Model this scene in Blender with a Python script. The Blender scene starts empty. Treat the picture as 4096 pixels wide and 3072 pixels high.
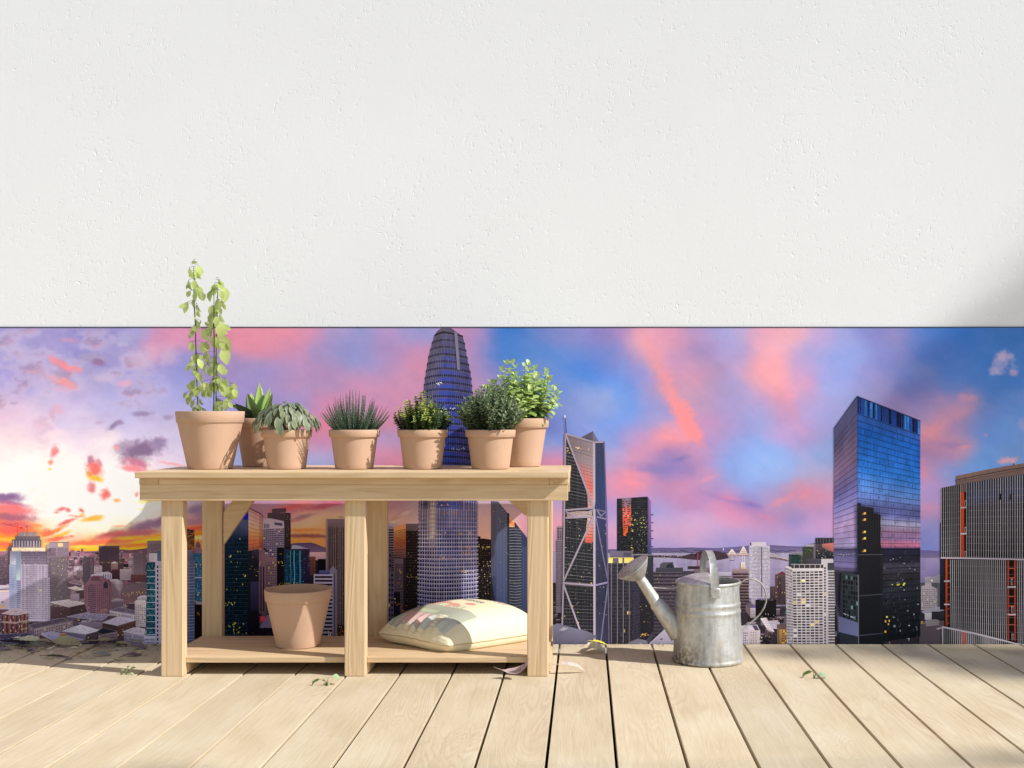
import bpy, math, random
import numpy as np
from mathutils import Vector, Matrix
random.seed(7)
R = math.radians
SC = bpy.context.scene
COL = SC.collection
F, H0, U0, V0, DW = 1152.0, 0.7156, 585.0, 419.0, 3.672   # lens in pixels, eye height, axis, distance of the wall
def at(px, py, D):                       # a place on the photograph (4096 wide) at distance D -> X, Z
    return (px / 4 - U0) * D / F, H0 - (py / 4 - V0) * D / F
def dep(py, z=0.0):                      # distance at which height z shows at py
    return (H0 - z) * F / (py / 4 - V0)
def lin(c):
    return tuple((v / 255 / 12.92) if v <= 10.3 else ((v / 255 + .055) / 1.055) ** 2.4 for v in c)

# ------------------------------------------------------------------ objects
def link(o, parent=None, **kw):
    COL.objects.link(o)
    if parent: o.parent = parent
    for k, v in kw.items():
        if v: o[k] = v
    return o
def thing(name, label, cat, loc=(0, 0, 0), rz=0, group=None):
    o = bpy.data.objects.new(name, None); o.location = loc; o.rotation_euler = (0, 0, rz); o.empty_display_size = .05
    return link(o, None, label=label, category=cat, group=group)
def mesh(name, vs, fs, mat, parent=None, smooth=False, cols=None, off=(0, 0, 0), **kw):
    me = bpy.data.meshes.new(name)
    if any(off): vs = [(x - off[0], y - off[1], z - off[2]) for x, y, z in vs]
    me.from_pydata(vs, [], fs)
    if cols is not None:                 # one colour per face
        a = me.color_attributes.new('Col', 'FLOAT_COLOR', 'CORNER')
        buf = np.ones((len(me.loops), 4), dtype=np.float32)
        n = np.array([len(f) for f in fs]); buf[:, :3] = np.repeat(np.array(cols, dtype=np.float32), n, axis=0)
        a.data.foreach_set('color', buf.ravel())
    me.materials.append(mat)
    if smooth: me.polygons.foreach_set('use_smooth', [True] * len(me.polygons))
    me.update()
    return link(bpy.data.objects.new(name, me), parent, **kw)
class MB:
    def __init__(s): s.v, s.f, s.c = [], [], []
    def add(s, vs, fs, col=None):
        b = len(s.v); s.v += [tuple(v) for v in vs]; s.f += [tuple(i + b for i in f) for f in fs]
        s.c += [col] * len(fs); return s
    def box(s, x0, x1, y0, y1, z0, z1, b=.0025, ch='xyz'):
        # box with chamfered edges
        def pts(ix, iy, iz):
            return [(x0 + ix if sx < 0 else x1 - ix, y0 + iy if sy < 0 else y1 - iy, z0 + iz if sz < 0 else z1 - iz)
                    for sx in (-1, 1) for sy in (-1, 1) for sz in (-1, 1)]
        X, Y, Z = pts(0, b, b), pts(b, 0, b), pts(b, b, 0)
        o = len(s.v); s.v += X + Y + Z
        i = lambda sx, sy, sz: sx * 4 + sy * 2 + sz
        fs = []
        fs += [[o + i(0, 0, 0), o + i(0, 0, 1), o + i(0, 1, 1), o + i(0, 1, 0)], [o + i(1, 0, 0), o + i(1, 1, 0), o + i(1, 1, 1), o + i(1, 0, 1)]]
        fs += [[o + 8 + i(0, 0, 0), o + 8 + i(1, 0, 0), o + 8 + i(1, 0, 1), o + 8 + i(0, 0, 1)], [o + 8 + i(0, 1, 0), o + 8 + i(0, 1, 1), o + 8 + i(1, 1, 1), o + 8 + i(1, 1, 0)]]
        fs += [[o + 16 + i(0, 0, 0), o + 16 + i(0, 1, 0), o + 16 + i(1, 1, 0), o + 16 + i(1, 0, 0)], [o + 16 + i(0, 0, 1), o + 16 + i(1, 0, 1), o + 16 + i(1, 1, 1), o + 16 + i(0, 1, 1)]]
        for a in (0, 1):
            for c in (0, 1):
                fs.append([o + i(a, c, 0), o + i(a, c, 1), o + 8 + i(a, c, 1), o + 8 + i(a, c, 0)])
                fs.append([o + i(a, 0, c), o + i(a, 1, c), o + 16 + i(a, 1, c), o + 16 + i(a, 0, c)])
                fs.append([o + 8 + i(0, a, c), o + 8 + i(1, a, c), o + 16 + i(1, a, c), o + 16 + i(0, a, c)])
                for e in (0, 1): fs.append([o + i(a, c, e), o + 8 + i(a, c, e), o + 16 + i(a, c, e)])
        s.f += [tuple(f) for f in fs]; s.c += [None] * len(fs); return s
    def tube(s, pts, r, n=8, cap=True, flat=1.0, col=None):
        pts = [Vector(p) for p in pts]; rs = r if isinstance(r, (list, tuple)) else [r] * len(pts)
        up = None; rings = []
        for k, p in enumerate(pts):
            d = (pts[min(k + 1, len(pts) - 1)] - pts[max(k - 1, 0)]).normalized()
            if up is None:
                up = d.orthogonal().normalized()
            up = (up - d * up.dot(d)).normalized(); w = d.cross(up)
            rings.append([p + (up * math.cos(2 * math.pi * j / n) + w * math.sin(2 * math.pi * j / n) * flat) * rs[k] for j in range(n)])
        vs = [v for g in rings for v in g]; fs = []
        for k in range(len(pts) - 1):
            for j in range(n): fs.append((k * n + j, k * n + (j + 1) % n, (k + 1) * n + (j + 1) % n, (k + 1) * n + j))
        if cap: fs += [tuple(range(n))[::-1], tuple((len(pts) - 1) * n + j for j in range(n))]
        return s.add(vs, fs, col)
    def lathe(s, prof, n=48, M=None, col=None):
        vs = []; M = M or Matrix()
        for r, z in prof:
            for j in range(n): vs.append(M @ Vector((r * math.cos(2 * math.pi * j / n), r * math.sin(2 * math.pi * j / n), z)))
        fs = [(k * n + j, k * n + (j + 1) % n, (k + 1) * n + (j + 1) % n, (k + 1) * n + j) for k in range(len(prof) - 1) for j in range(n)]
        return s.add(vs, fs, col)
    def build(s, name, mat, parent=None, smooth=False, off=(0, 0, 0), fix=True, **kw):
        o = mesh(name, s.v, s.f, mat, parent, smooth, s.c if s.c and s.c[0] is not None else None, off, **kw)
        if fix:
            import bmesh
            b = bmesh.new(); b.from_mesh(o.data); bmesh.ops.recalc_face_normals(b, faces=b.faces[:]); b.to_mesh(o.data); b.free()
        return o
def autosmooth(o, ang=35):
    me = o.data; me.polygons.foreach_set('use_smooth', [True] * len(me.polygons))
    me.set_sharp_from_angle(angle=R(ang)); return o

# ------------------------------------------------------------------ materials
class NT:
    def __init__(s, name, rough=.6, spec=.5, metal=0):
        s.m = bpy.data.materials.new(name); s.m.use_nodes = True; s.n = s.m.node_tree.nodes; s.l = s.m.node_tree.links
        s.b = s.n['Principled BSDF']; s.set('Roughness', rough); s.set('Specular IOR Level', spec); s.set('Metallic', metal)
    def set(s, k, v):
        if hasattr(v, 'node'): s.l.new(v, s.b.inputs[k])
        else: s.b.inputs[k].default_value = v
    def node(s, t, out=0, ins={}, **kw):
        n = s.n.new(t)
        for k, v in kw.items(): setattr(n, k, v)
        for k, v in ins.items():
            if hasattr(v, 'node'): s.l.new(v, n.inputs[k])
            else: n.inputs[k].default_value = v
        return n.outputs[out]
    def co(s, scale=(1, 1, 1), rot=(0, 0, 0), loc=(0, 0, 0), src=None, kind='Object'):
        c = src or s.node('ShaderNodeTexCoord', kind)
        return s.node('ShaderNodeMapping', 0, {'Vector': c, 'Scale': scale, 'Rotation': rot, 'Location': loc})
    def noise(s, co, sc=1, det=4, dist=0, rough=.5, out=0):
        return s.node('ShaderNodeTexNoise', out, {'Vector': co, 'Scale': sc, 'Detail': det, 'Distortion': dist, 'Roughness': rough})
    def ramp(s, f, stops, interp='LINEAR'):
        n = s.n.new('ShaderNodeValToRGB'); s.l.new(f, n.inputs[0]); e = n.color_ramp.elements; n.color_ramp.interpolation = interp
        while len(e) < len(stops): e.new(.5)
        for k, (p, c) in enumerate(stops):
            e[k].position = p; e[k].color = (*(c if hasattr(c, '__len__') else (c, c, c)), 1)
        return n.outputs[0]
    def math(s, op, a, b=0.0, c=0.0, clamp=False):
        n = s.n.new('ShaderNodeMath'); n.operation = op; n.use_clamp = clamp
        for k, v in enumerate((a, b, c)):
            if hasattr(v, 'node'): s.l.new(v, n.inputs[k])
            else: n.inputs[k].default_value = v
        return n.outputs[0]
    def mix(s, f, a, b, mode='MIX'):
        n = s.n.new('ShaderNodeMix'); n.data_type = 'RGBA'; n.blend_type = mode
        for k, v in ((0, f), (6, a), (7, b)):
            if hasattr(v, 'node'): s.l.new(v, n.inputs[k])
            else: n.inputs[k].default_value = (*v, 1) if hasattr(v, '__len__') else v
        return n.outputs[2]
    def bump(s, h, st=.3, d=.002, normal=None):
        ins = {'Height': h, 'Strength': st, 'Distance': d}
        if normal is not None: ins['Normal'] = normal
        return s.node('ShaderNodeBump', 0, ins)
    def attr(s, name='Col'): return s.node('ShaderNodeAttribute', 0, attribute_name=name)

def mk_print():
    t = NT('printed_film', .85, .06); t.set('Base Color', t.attr()); return t.m
def mk_wood(axis, light=1.0):
    t = NT('pine_' + axis, .62, .3)
    k = {'x': (1.2, 14, 14), 'y': (14, 1.2, 14), 'z': (14, 14, 1.2)}[axis]
    rnd = t.node('ShaderNodeNewGeometry', 'Random Per Island')
    off = t.node('ShaderNodeCombineXYZ', 0, {0: t.math('MULTIPLY', rnd, 7.3), 1: t.math('MULTIPLY', rnd, 13.1), 2: t.math('MULTIPLY', rnd, 5.7)})
    base = t.node('ShaderNodeVectorMath', 0, {0: t.node('ShaderNodeTexCoord', 'Object'), 1: off}, operation='ADD')
    c = t.co(k, src=base)
    big = t.noise(c, .9, 2, .6)
    rings = t.math('SINE', t.math('MULTIPLY', big, 62))
    fine = t.noise(t.co(tuple(v * 9 if v > 5 else v * 3 for v in k), src=base), 1, 5, .2, .65)
    f = t.math('ADD', t.math('MULTIPLY', rings, .055), t.math('ADD', t.math('MULTIPLY', fine, .55), t.math('MULTIPLY', big, .38)))
    col = t.ramp(f, [(.25, (.475 * light, .318 * light, .172 * light)), (.52, (.615 * light, .447 * light, .268 * light)), (.78, (.69 * light, .53 * light, .345 * light))])
    kn = t.node('ShaderNodeTexVoronoi', 0, {'Vector': t.co(tuple(v * .55 for v in ((3, 8, 8) if axis == 'x' else (8, 3, 8) if axis == 'y' else (8, 8, 3))), src=base), 'Scale': 1.0})
    km = t.ramp(kn, [(0.03, 1), (.085, 0)])
    col = t.mix(km, col, (.27, .15, .07))
    tone = t.math('ADD', .9, t.math('MULTIPLY', rnd, .18))
    hs = t.node('ShaderNodeHueSaturation', 0, {'Color': col, 'Value': tone}); t.set('Base Color', hs)
    t.set('Normal', t.bump(t.math('ADD', rings, t.math('MULTIPLY', fine, 3)), .25, .0012))
    return t.m
def mk_deck():
    t = NT('deck_larch', .7, .25)
    rnd = t.node('ShaderNodeNewGeometry', 'Random Per Island')
    off = t.node('ShaderNodeCombineXYZ', 0, {0: t.math('MULTIPLY', rnd, 37.3), 1: t.math('MULTIPLY', rnd, 53.1), 2: 0.0})
    base = t.node('ShaderNodeVectorMath', 0, {0: t.node('ShaderNodeTexCoord', 'Object'), 1: off}, operation='ADD')
    big = t.noise(t.co((6.5, .9, 6), src=base), 1, 2.5, 1.2)
    rings = t.math('SINE', t.math('MULTIPLY', big, 85))
    rings = t.math('POWER', t.math('ABSOLUTE', rings), 3.0)
    fine = t.noise(t.co((120, 6, 40), src=base), 1, 5, .3, .65)
    blot = t.noise(t.co((9, 3, 6), src=base), 1, 3, .4)
    f = t.math('ADD', t.math('MULTIPLY', fine, .45), t.math('MULTIPLY', blot, .65))
    col = t.ramp(f, [(.32, (.490, .392, .250)), (.55, (.574, .476, .325)), (.75, (.628, .545, .40))])
    patch = t.ramp(t.noise(t.co((3.2, 1.3, 3), src=base), 1, 2), [(.45, 0), (.62, 1)])
    col = t.mix(t.math('MULTIPLY', t.math('MULTIPLY', rings, patch), .36), col, (.43, .30, .20))
    fl = t.ramp(t.noise(t.co((34, 130, 30), src=base), 1, 2, .5), [(.69, 0), (.76, 1)])
    col = t.mix(t.math('MULTIPLY', fl, .5), col, (.40, .24, .17))
    st = t.ramp(t.noise(t.co((60, 3.2, 30), src=base), 1, 3, 1.0), [(.62, 0), (.72, 1)])
    col = t.mix(t.math('MULTIPLY', st, .30), col, (.42, .31, .22))
    hs = t.node('ShaderNodeHueSaturation', 0, {'Color': col, 'Value': t.math('ADD', .92, t.math('MULTIPLY', rnd, .13)), 'Saturation': 1.0}); t.set('Base Color', hs)
    t.set('Normal', t.bump(t.math('ADD', fine, t.math('MULTIPLY', rings, .4)), .22, .001))
    return t.m
def mk_stucco():
    t = NT('rough_white_plaster', .9, .15)
    c = t.co((1, 1, 1), rot=(0, R(-24), 0))
    warp = t.noise(t.co((4, 4, 4)), 1, 2, 0, .5, 'Color')
    cw = t.node('ShaderNodeVectorMath', 0, {0: c, 1: t.node('ShaderNodeVectorMath', 0, {0: warp, 1: (.05, .05, .05)}, operation='MULTIPLY')}, operation='ADD')
    n1 = t.noise(t.co((88, 88, 40), src=cw), 1, 2.5, .9, .55)        # trowel nicks, longer than wide
    n2 = t.noise(t.co((170, 170, 110), src=cw), 1, 2, .6, .5)
    patch = t.ramp(t.noise(t.co((5, 5, 4)), 1, 3), [(.36, .25), (.62, 1)])
    nick = t.math('MULTIPLY', t.ramp(n1, [(.60, 0), (.70, 1)]), patch)
    nick2 = t.math('MULTIPLY', t.ramp(n2, [(.61, 0), (.74, 1)]), patch)
    fine = t.noise(t.co((260, 260, 260)), 1, 4, 0, .6)
    soft = t.noise(t.co((7, 7, 3.2)), 1, 3, .5)
    h = t.math('ADD', t.math('ADD', t.math('MULTIPLY', nick, -1.0), t.math('MULTIPLY', nick2, -.55)), t.math('ADD', t.math('MULTIPLY', fine, .30), t.math('MULTIPLY', soft, .35)))
    t.set('Normal', t.bump(h, .34, .0018))
    t.set('Base Color', t.ramp(t.noise(t.co((2, 2, 2)), 1, 4), [(.3, (.830, .838, .848)), (.7, (.853, .862, .872))]))
    return t.m
def mk_terracotta():
    t = NT('terracotta', .85, .2)
    oi = t.node('ShaderNodeObjectInfo', 'Random')
    n = t.noise(t.co((30, 30, 18)), 1, 5, .3, .6); n2 = t.noise(t.co((7, 7, 4)), 1, 3)
    col = t.ramp(t.math('ADD', t.math('MULTIPLY', n, .4), t.math('MULTIPLY', n2, .6)), [(.3, (.49, .315, .212)), (.7, (.55, .365, .252))])
    t.set('Base Color', col)
    t.set('Normal', t.bump(t.noise(t.co((220, 220, 220)), 1, 4), .12, .0006)); return t.m
def mk_zinc():
    t = NT('galvanised_zinc', .5, .5, .62)
    obj = t.node('ShaderNodeTexCoord', 'Object')
    a = t.noise(t.co((16, 16, 9)), 1, 6, .5, .65); b = t.noise(t.co((70, 70, 60)), 1, 5, .3, .6); st = t.noise(t.co((60, 60, 5)), 1, 4, .3)
    f = t.math('ADD', t.math('MULTIPLY', a, .5), t.math('ADD', t.math('MULTIPLY', b, .25), t.math('MULTIPLY', st, .3)))
    col = t.ramp(f, [(.34, (.19, .187, .17)), (.46, (.37, .368, .35)), (.60, (.55, .556, .545)), (.74, (.72, .73, .73))])
    warm = t.ramp(t.noise(t.co((9, 9, 14)), 1, 4, .6), [(.52, 0), (.68, 1)])
    col = t.mix(t.math('MULTIPLY', warm, .3), col, (.50, .38, .24))
    sep = t.node('ShaderNodeSeparateXYZ', 0, {0: obj}); sx = t.l.new; sepn = sep.node
    low = t.math('MULTIPLY', t.math('SUBTRACT', .085, sepn.outputs[2], 0, True), 12.0, 0, True)
    left = t.math('MULTIPLY', t.math('SUBTRACT', -.005, sepn.outputs[0], 0, True), 17.0, 0, True)
    rust = t.math('MULTIPLY', t.math('MULTIPLY', low, left), t.ramp(t.noise(t.co((95, 95, 95)), 1, 6, .4, .7), [(.42, 0), (.55, 1)]))
    col = t.mix(rust, col, (.10, .065, .04))
    sp = t.ramp(t.noise(t.co((60, 60, 60), loc=(3, 1, 2)), 1, 3, .8), [(.70, 0), (.74, 1)])
    col = t.mix(t.math('MULTIPLY', sp, .75), col, (.09, .075, .06))
    t.set('Base Color', col); t.set('Roughness', t.ramp(a, [(.3, .62), (.7, .42)]))
    t.set('Normal', t.bump(t.math('ADD', a, t.math('MULTIPLY', b, .4)), .25, .003)); return t.m
def mk_leaf(name='leaf', trans=.35, rough=.45):
    t = NT(name, rough, .4); c = t.attr()
    n = t.noise(t.co((140, 140, 140)), 1, 3); col = t.mix(t.math('MULTIPLY', n, .3), c, (.05, .08, .02), 'MULTIPLY')
    t.set('Base Color', c)
    tr = t.node('ShaderNodeBsdfTranslucent', 0, {'Color': c})
    ms = t.n.new('ShaderNodeMixShader'); ms.inputs[0].default_value = trans
    t.l.new(t.b.outputs[0], ms.inputs[1]); t.l.new(tr, ms.inputs[2]); t.l.new(ms.outputs[0], t.n['Material Output'].inputs[0]); return t.m
def mk_simple(name, col, rough=.8, var=.25, sc=40, bump=.2):
    t = NT(name, rough, .2); n = t.noise(t.co((sc, sc, sc)), 1, 5)
    t.set('Base Color', t.ramp(n, [(.3, tuple(v * (1 - var) for v in col)), (.7, tuple(v * (1 + var) for v in col))]))
    if bump: t.set('Normal', t.bump(n, bump, .004))
    return t.m
def mk_cloth():
    t = NT('woven_sack', .62, .35); t.set('Base Color', t.attr())
    t.set('Normal', t.bump(t.math('ADD', t.noise(t.co((50, 50, 50)), 1, 4, .5), t.math('MULTIPLY', t.noise(t.co((400, 400, 400)), 1, 2), .25)), .25, .003)); return t.m
PRINT = mk_print(); WX, WY, WZ = mk_wood('x'), mk_wood('y'), mk_wood('z'); DECK = mk_deck(); STUCCO = mk_stucco(); TERRA = mk_terracotta()
ZINC = mk_zinc(); LEAF = mk_leaf(); THINLEAF = mk_leaf('thin_leaf', .5, .35); DRYLEAF = mk_leaf('dry_leaf', .12, .7); SOIL = mk_simple('potting_soil', (.035, .024, .016), .95, .5, 150, .8)
CLOTH = mk_cloth(); DARKTRIM = mk_simple('dark_trim', (.075, .078, .085), .5, .1, 20, 0); BARK = mk_simple('bark', (.12, .085, .06), .9, .4, 18, .8)
GROUND = mk_simple('bare_earth', (.055, .05, .035), .95, .4, 6, .5); INK = mk_simple('grey_ink', (.17, .16, .15), .7, .05, 20, 0); PALEINK = mk_simple('pale_pink_ink', (.50, .38, .34), .7, .05, 20, 0)

# ------------------------------------------------------------------ camera, sun, sky
cam = bpy.data.cameras.new('camera'); cam.sensor_width = 36; cam.lens = 36 * F / 1024; cam.clip_start = .05; cam.clip_end = 900
cam.shift_x = -(U0 - 512) / 1024; cam.shift_y = (V0 - 384) / 1024
co = bpy.data.objects.new('camera', cam); co.location = (0, 0, H0); co.rotation_euler = (R(90), 0, 0); COL.objects.link(co); SC.camera = co
EL = R(39.6); SUN = Vector((math.cos(EL) * .945, -math.cos(EL) * .328, math.sin(EL))).normalized()
sl = bpy.data.lights.new('sun', 'SUN'); sl.energy = 4.8; sl.angle = R(.55); sl.color = (1, .975, .94)
so = bpy.data.objects.new('sun', sl); so.rotation_euler = (-SUN).to_track_quat('-Z', 'Y').to_euler(); so.location = SUN * 30; COL.objects.link(so)
W = bpy.data.worlds.new('World'); SC.world = W; W.use_nodes = True; wn = W.node_tree
sk = wn.nodes.new('ShaderNodeTexSky'); sk.sky_type = 'NISHITA'; sk.sun_disc = False; sk.sun_elevation = EL; sk.sun_rotation = math.atan2(SUN.x, SUN.y)
sk.dust_density = 0.2; sk.air_density = 1.0; sk.ozone_density = 1.0
hs = wn.nodes.new('ShaderNodeHueSaturation'); hs.inputs['Saturation'].default_value = .5
wn.links.new(sk.outputs[0], hs.inputs['Color']); wn.links.new(hs.outputs[0], wn.nodes['Background'].inputs[0]); wn.nodes['Background'].inputs[1].default_value = .126
SC.view_settings.view_transform = 'Standard'; SC.view_settings.look = 'None'; SC.view_settings.exposure = .19; SC.view_settings.gamma = 1
SC.render.engine = 'CYCLES'; SC.cycles.max_bounces = 8; SC.cycles.diffuse_bounces = 5; SC.cycles.use_denoising = True
# ------------------------------------------------------------------ ground, deck, wall
g = MB(); g.add([(-300, -300, -.24), (300, -300, -.24), (300, 300, -.24), (-300, 300, -.24)], [(0, 1, 2, 3)])
g.build('ground', GROUND, kind='structure')
d = MB(); P, GAP = .1462, .0068
for k in range(-32, 30):
    x0 = .0735 - .008 + k * P + GAP / 2
    dz = random.uniform(-.0004, .0004)
    d.box(x0, x0 + P - GAP, -.9, DW - .012, -.026, dz, .0009)
d.build('deck', DECK, kind='structure')
j = MB()
for y in (-.6, .1, .8, 1.5, 2.2, 2.9, 3.55): j.box(-4.7, 4.7, y, y + .06, -.22, -.0265, .002)
j.build('deck_joists', mk_simple('dark_timber', (.05, .035, .025), .9, .3, 20, .3), kind='structure')
w = MB(); w.box(-5.2, 5.2, DW, DW + .2, -.24, 3.4, .004)
w.build('wall', STUCCO, label='white rough plastered wall behind the potting bench', category='wall')

# ------------------------------------------------------------------ potting bench
bench = thing('potting_bench', 'pale pine potting bench with a lower shelf standing against the mural', 'bench', (-.64, 3.4, 0))
BO = (-.64, 3.4, 0)
def part(name, mat, boxes, b=.0022, **kw):
    m = MB()
    for q in boxes: m.box(*q, b=b)
    return m.build(name, mat, bench, off=BO, **kw)
ZT = .5703; ZB = .5532
part('tabletop', WX, [(-1.2344, -.0440, 3.158, 3.619, ZB + .0002, ZT)], .0015)
AX0, AX1 = -1.2303, -.0470
part('apron', WX, [(AX0, AX1, 3.182, 3.2, .4899, .5340), (-1.1774, -.0985, 3.182, 3.2, .5342, ZB - .0003)], .001)
part('apron', WX, [(AX0, AX1, 3.5665, 3.584, .4899, .5340), (-1.1774, -.0985, 3.5665, 3.584, .5342, ZB - .0003)], .001)
for x0, x1 in ((-1.2312, -1.1778), (-.0981, -.0455)):
    part('batten', WY, [(x0, x1, 3.1805, 3.586, .5344, ZB)], .0012)
LX = [(-1.1783, -1.1167), (-.6686, -.6100), (-.1606, -.1017)]
for x0, x1 in LX:
    part('leg', WZ, [(x0, x1, 3.2003, 3.2345, 0, .5342)], .0025)
    part('leg', WZ, [(x0 + .002, x1 + .002, 3.536, 3.566, 0, .5342)], .0025)
part('shelf', WX, [(-1.1765, -.1030, 3.2348, 3.5357, .034, .050)], .0012)
part('shelf_lip', WX, [(LX[0][1] + .0004, LX[1][0] - .0004, 3.2215, 3.2345, .0342, .0498), (LX[1][1] + .0004, LX[2][0] - .0004, 3.2215, 3.2345, .0342, .0498)], .0012)
for x0, x1 in LX:
    part('stretcher', WY, [(x0 + .003, x1 + .004, 3.2348, 3.5357, .004, .0338)], .0015)
def brace(pts, y0, y1):
    m = MB(); n = len(pts)
    m.add([(x, y0, z) for x, z in pts] + [(x, y1, z) for x, z in pts], [tuple(range(n)), tuple(range(2 * n - 1, n - 1, -1))] + [(i, i + n, (i + 1) % n + n, (i + 1) % n) for i in range(n)])
    return m.build('brace', WX, bench, off=BO)
def bp(px, py, D=3.55): return at(px, py, D)
brace([bp(897, 2178), bp(897, 2050), (bp(958, 1985)[0], .4897), (bp(1040, 1985)[0], .4897)], 3.541, 3.561)
rb = [(-.158, .395), (-.158, .467), (-.183, .4897), (-.262, .4897)]
brace(rb, 3.541, 3.561)

# ------------------------------------------------------------------ pots
def pot_mesh(name, rt, rb, h, rim, parent, lip=.004):
    rbody = rt * .885 if rim < .03 else rt * .93
    k = rt * .965
    prof = [(.0, .0), (rb - .006, 0), (rb - .0015, .0015), (rb, .005)]
    for i in range(1, 9): prof.append((rb + (rbody - rb) * i / 8, .005 + (h - rim - .005) * i / 8))
    prof += [(k - .001, h - rim + .0008), (k, h - rim + .002), (rt - .001, h - .002), (rt - .0016, h - .0006), (rt - .003, h), (rt - .006, h), (rt - .0075, h - .001)]
    for i in range(1, 6): prof.append((rt - .0075 + (rb - .006 - rt + .0075) * i / 5, h - .001 + (.008 - h) * i / 5))
    prof.append((0, .008))
    m = MB(); m.lathe(prof, 72); return autosmooth(m.build(name, TERRA, parent), 40)
def soil(parent, r, z):
    m = MB(); n, q = 28, 6; vs = [(0, 0, z + .004)]; fs = []
    for a in range(1, q + 1):
        for b in range(n):
            t = 2 * math.pi * b / n; vs.append((r * a / q * math.cos(t), r * a / q * math.sin(t), z + random.uniform(-.003, .005)))
    for b in range(n): fs.append((0, 1 + b, 1 + (b + 1) % n))
    for a in range(1, q):
        for b in range(n): fs.append((1 + (a - 1) * n + b, 1 + a * n + b, 1 + a * n + (b + 1) % n, 1 + (a - 1) * n + (b + 1) % n))
    m.add(vs, fs); return m.build('soil', SOIL, parent, smooth=True)
ZTP = ZT + .0004
def potted(name, label, px, D, dims, grp):
    x = (px / 4 - U0) * D / F
    t = thing(name, label, 'potted plant', (x, D, ZTP), 0, grp)
    return t
SMALL = (.0746, .0550, .114, .0223); BIG = (.098, .0635, .1675, .034); MID = (.085, .0575, .147, .029)
GP = 'potted plants on the bench top'
t_vine = potted('potted_plant', 'tall trailing vine with yellow-green leaves in the large clay pot', 841, 3.361, BIG, GP)
t_agave = potted('potted_plant', 'bright green broad-leaved succulent in a clay pot behind the drooping sage', 1047.8, 3.528, MID, GP)
t_sage = potted('potted_plant', 'drooping grey-green sage with pale edged leaves in a small clay pot', 1146.6, 3.353, SMALL, GP)
t_lav = potted('potted_plant', 'spiky grey heather fanning out of a small clay pot', 1417.3, 3.353, SMALL, GP)
t_thyme = potted('potted_plant', 'dark thyme bush with lime yellow tips in a small clay pot', 1690.8, 3.353, SMALL, GP)
t_oreg = potted('potted_plant', 'dense dark green leafy shrub in a small clay pot before the pale mint', 1962, 3.353, SMALL, GP)
t_mint = potted('potted_plant', 'tall pale green mint in a clay pot behind the dark leafy shrub', 2087, 3.528, MID, GP)
small = pot_mesh('pot', *SMALL, t_sage); mid = pot_mesh('pot', *MID, t_agave); big = pot_mesh('pot', *BIG, t_vine)
def dup(o, parent):
    c = o.copy(); COL.objects.link(c); c.parent = parent; c.location = (0, 0, 0); return c
for q in (t_lav, t_thyme, t_oreg): dup(small, q).rotation_euler = (0, 0, random.uniform(0, 6))
dup(mid, t_mint)
for q, dm in ((t_vine, BIG), (t_agave, MID), (t_mint, MID), (t_sage, SMALL), (t_lav, SMALL), (t_thyme, SMALL), (t_oreg, SMALL)): soil(q, dm[0] - .0078, dm[2] - .012)
ep = dup(big, None); ep.name = 'flower_pot'; ep.location = (at(1193, 2601, 3.385)[0], 3.385, .0503); ep['label'] = 'large empty clay pot standing on the lower shelf of the bench'; ep['category'] = 'pot'
# ------------------------------------------------------------------ leaves and plants
OV = ((0, .12), (.15, .62), (.38, 1), (.62, .86), (.84, .45), (1, .02))
LANCE = ((0, .15), (.2, .7), (.45, 1), (.7, .75), (.9, .3), (1, .02))
ROUND = ((0, .2), (.15, .75), (.45, 1), (.75, .85), (.93, .4), (1, .08))
class LS(MB):
    def leaf(s, p, d, n, L, Wd, bend=.2, fold=.2, col=(.2, .3, .05), prof=OV, edge=None, jit=.0, wav=0):
        p, d, n = Vector(p), Vector(d).normalized(), Vector(n)
        n = (n - d * n.dot(d)); n = n.normalized() if n.length > 1e-6 else d.orthogonal().normalized()
        w = d.cross(n); vs = []
        for k, (t, q) in enumerate(prof):
            # bend as a circular arc about w
            a = bend * t
            c = p + d * (L * t * (1 - a * a * .35)) - n * (L * t * a * .55)
            nn = (n + d * a * .9).normalized(); h = Wd * .5 * q
            o = wav * L * math.sin(k * 2.3) if wav else 0
            if edge is None: vs += [c + w * h + nn * (h * fold + o), c, c - w * h + nn * (h * fold - o)]
            else: vs += [c + w * h + nn * h * fold, c + w * h * .8 + nn * h * fold * .75, c, c - w * h * .8 + nn * h * fold * .75, c - w * h + nn * h * fold]
        m = 3 if edge is None else 5; fs, cs = [], []
        for k in range(len(prof) - 1):
            for i in range(m - 1):
                fs.append((k * m + i, k * m + i + 1, (k + 1) * m + i + 1, (k + 1) * m + i))
                cs.append(edge if edge is not None and i in (0, m - 2) else col)
        b = len(s.v); s.v += [tuple(v) for v in vs]; s.f += [tuple(i + b for i in f) for f in fs]; s.c += cs
def vary(c, a=.2): 
    k = 1 + random.uniform(-a, a); h = random.uniform(-a, a) * .4
    return (c[0] * k * (1 + h), c[1] * k, c[2] * k * (1 - h))
def sph(th, ph): return Vector((math.sin(th) * math.cos(ph), math.sin(th) * math.sin(ph), math.cos(th)))
UP = Vector((0, 0, 1))

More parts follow.
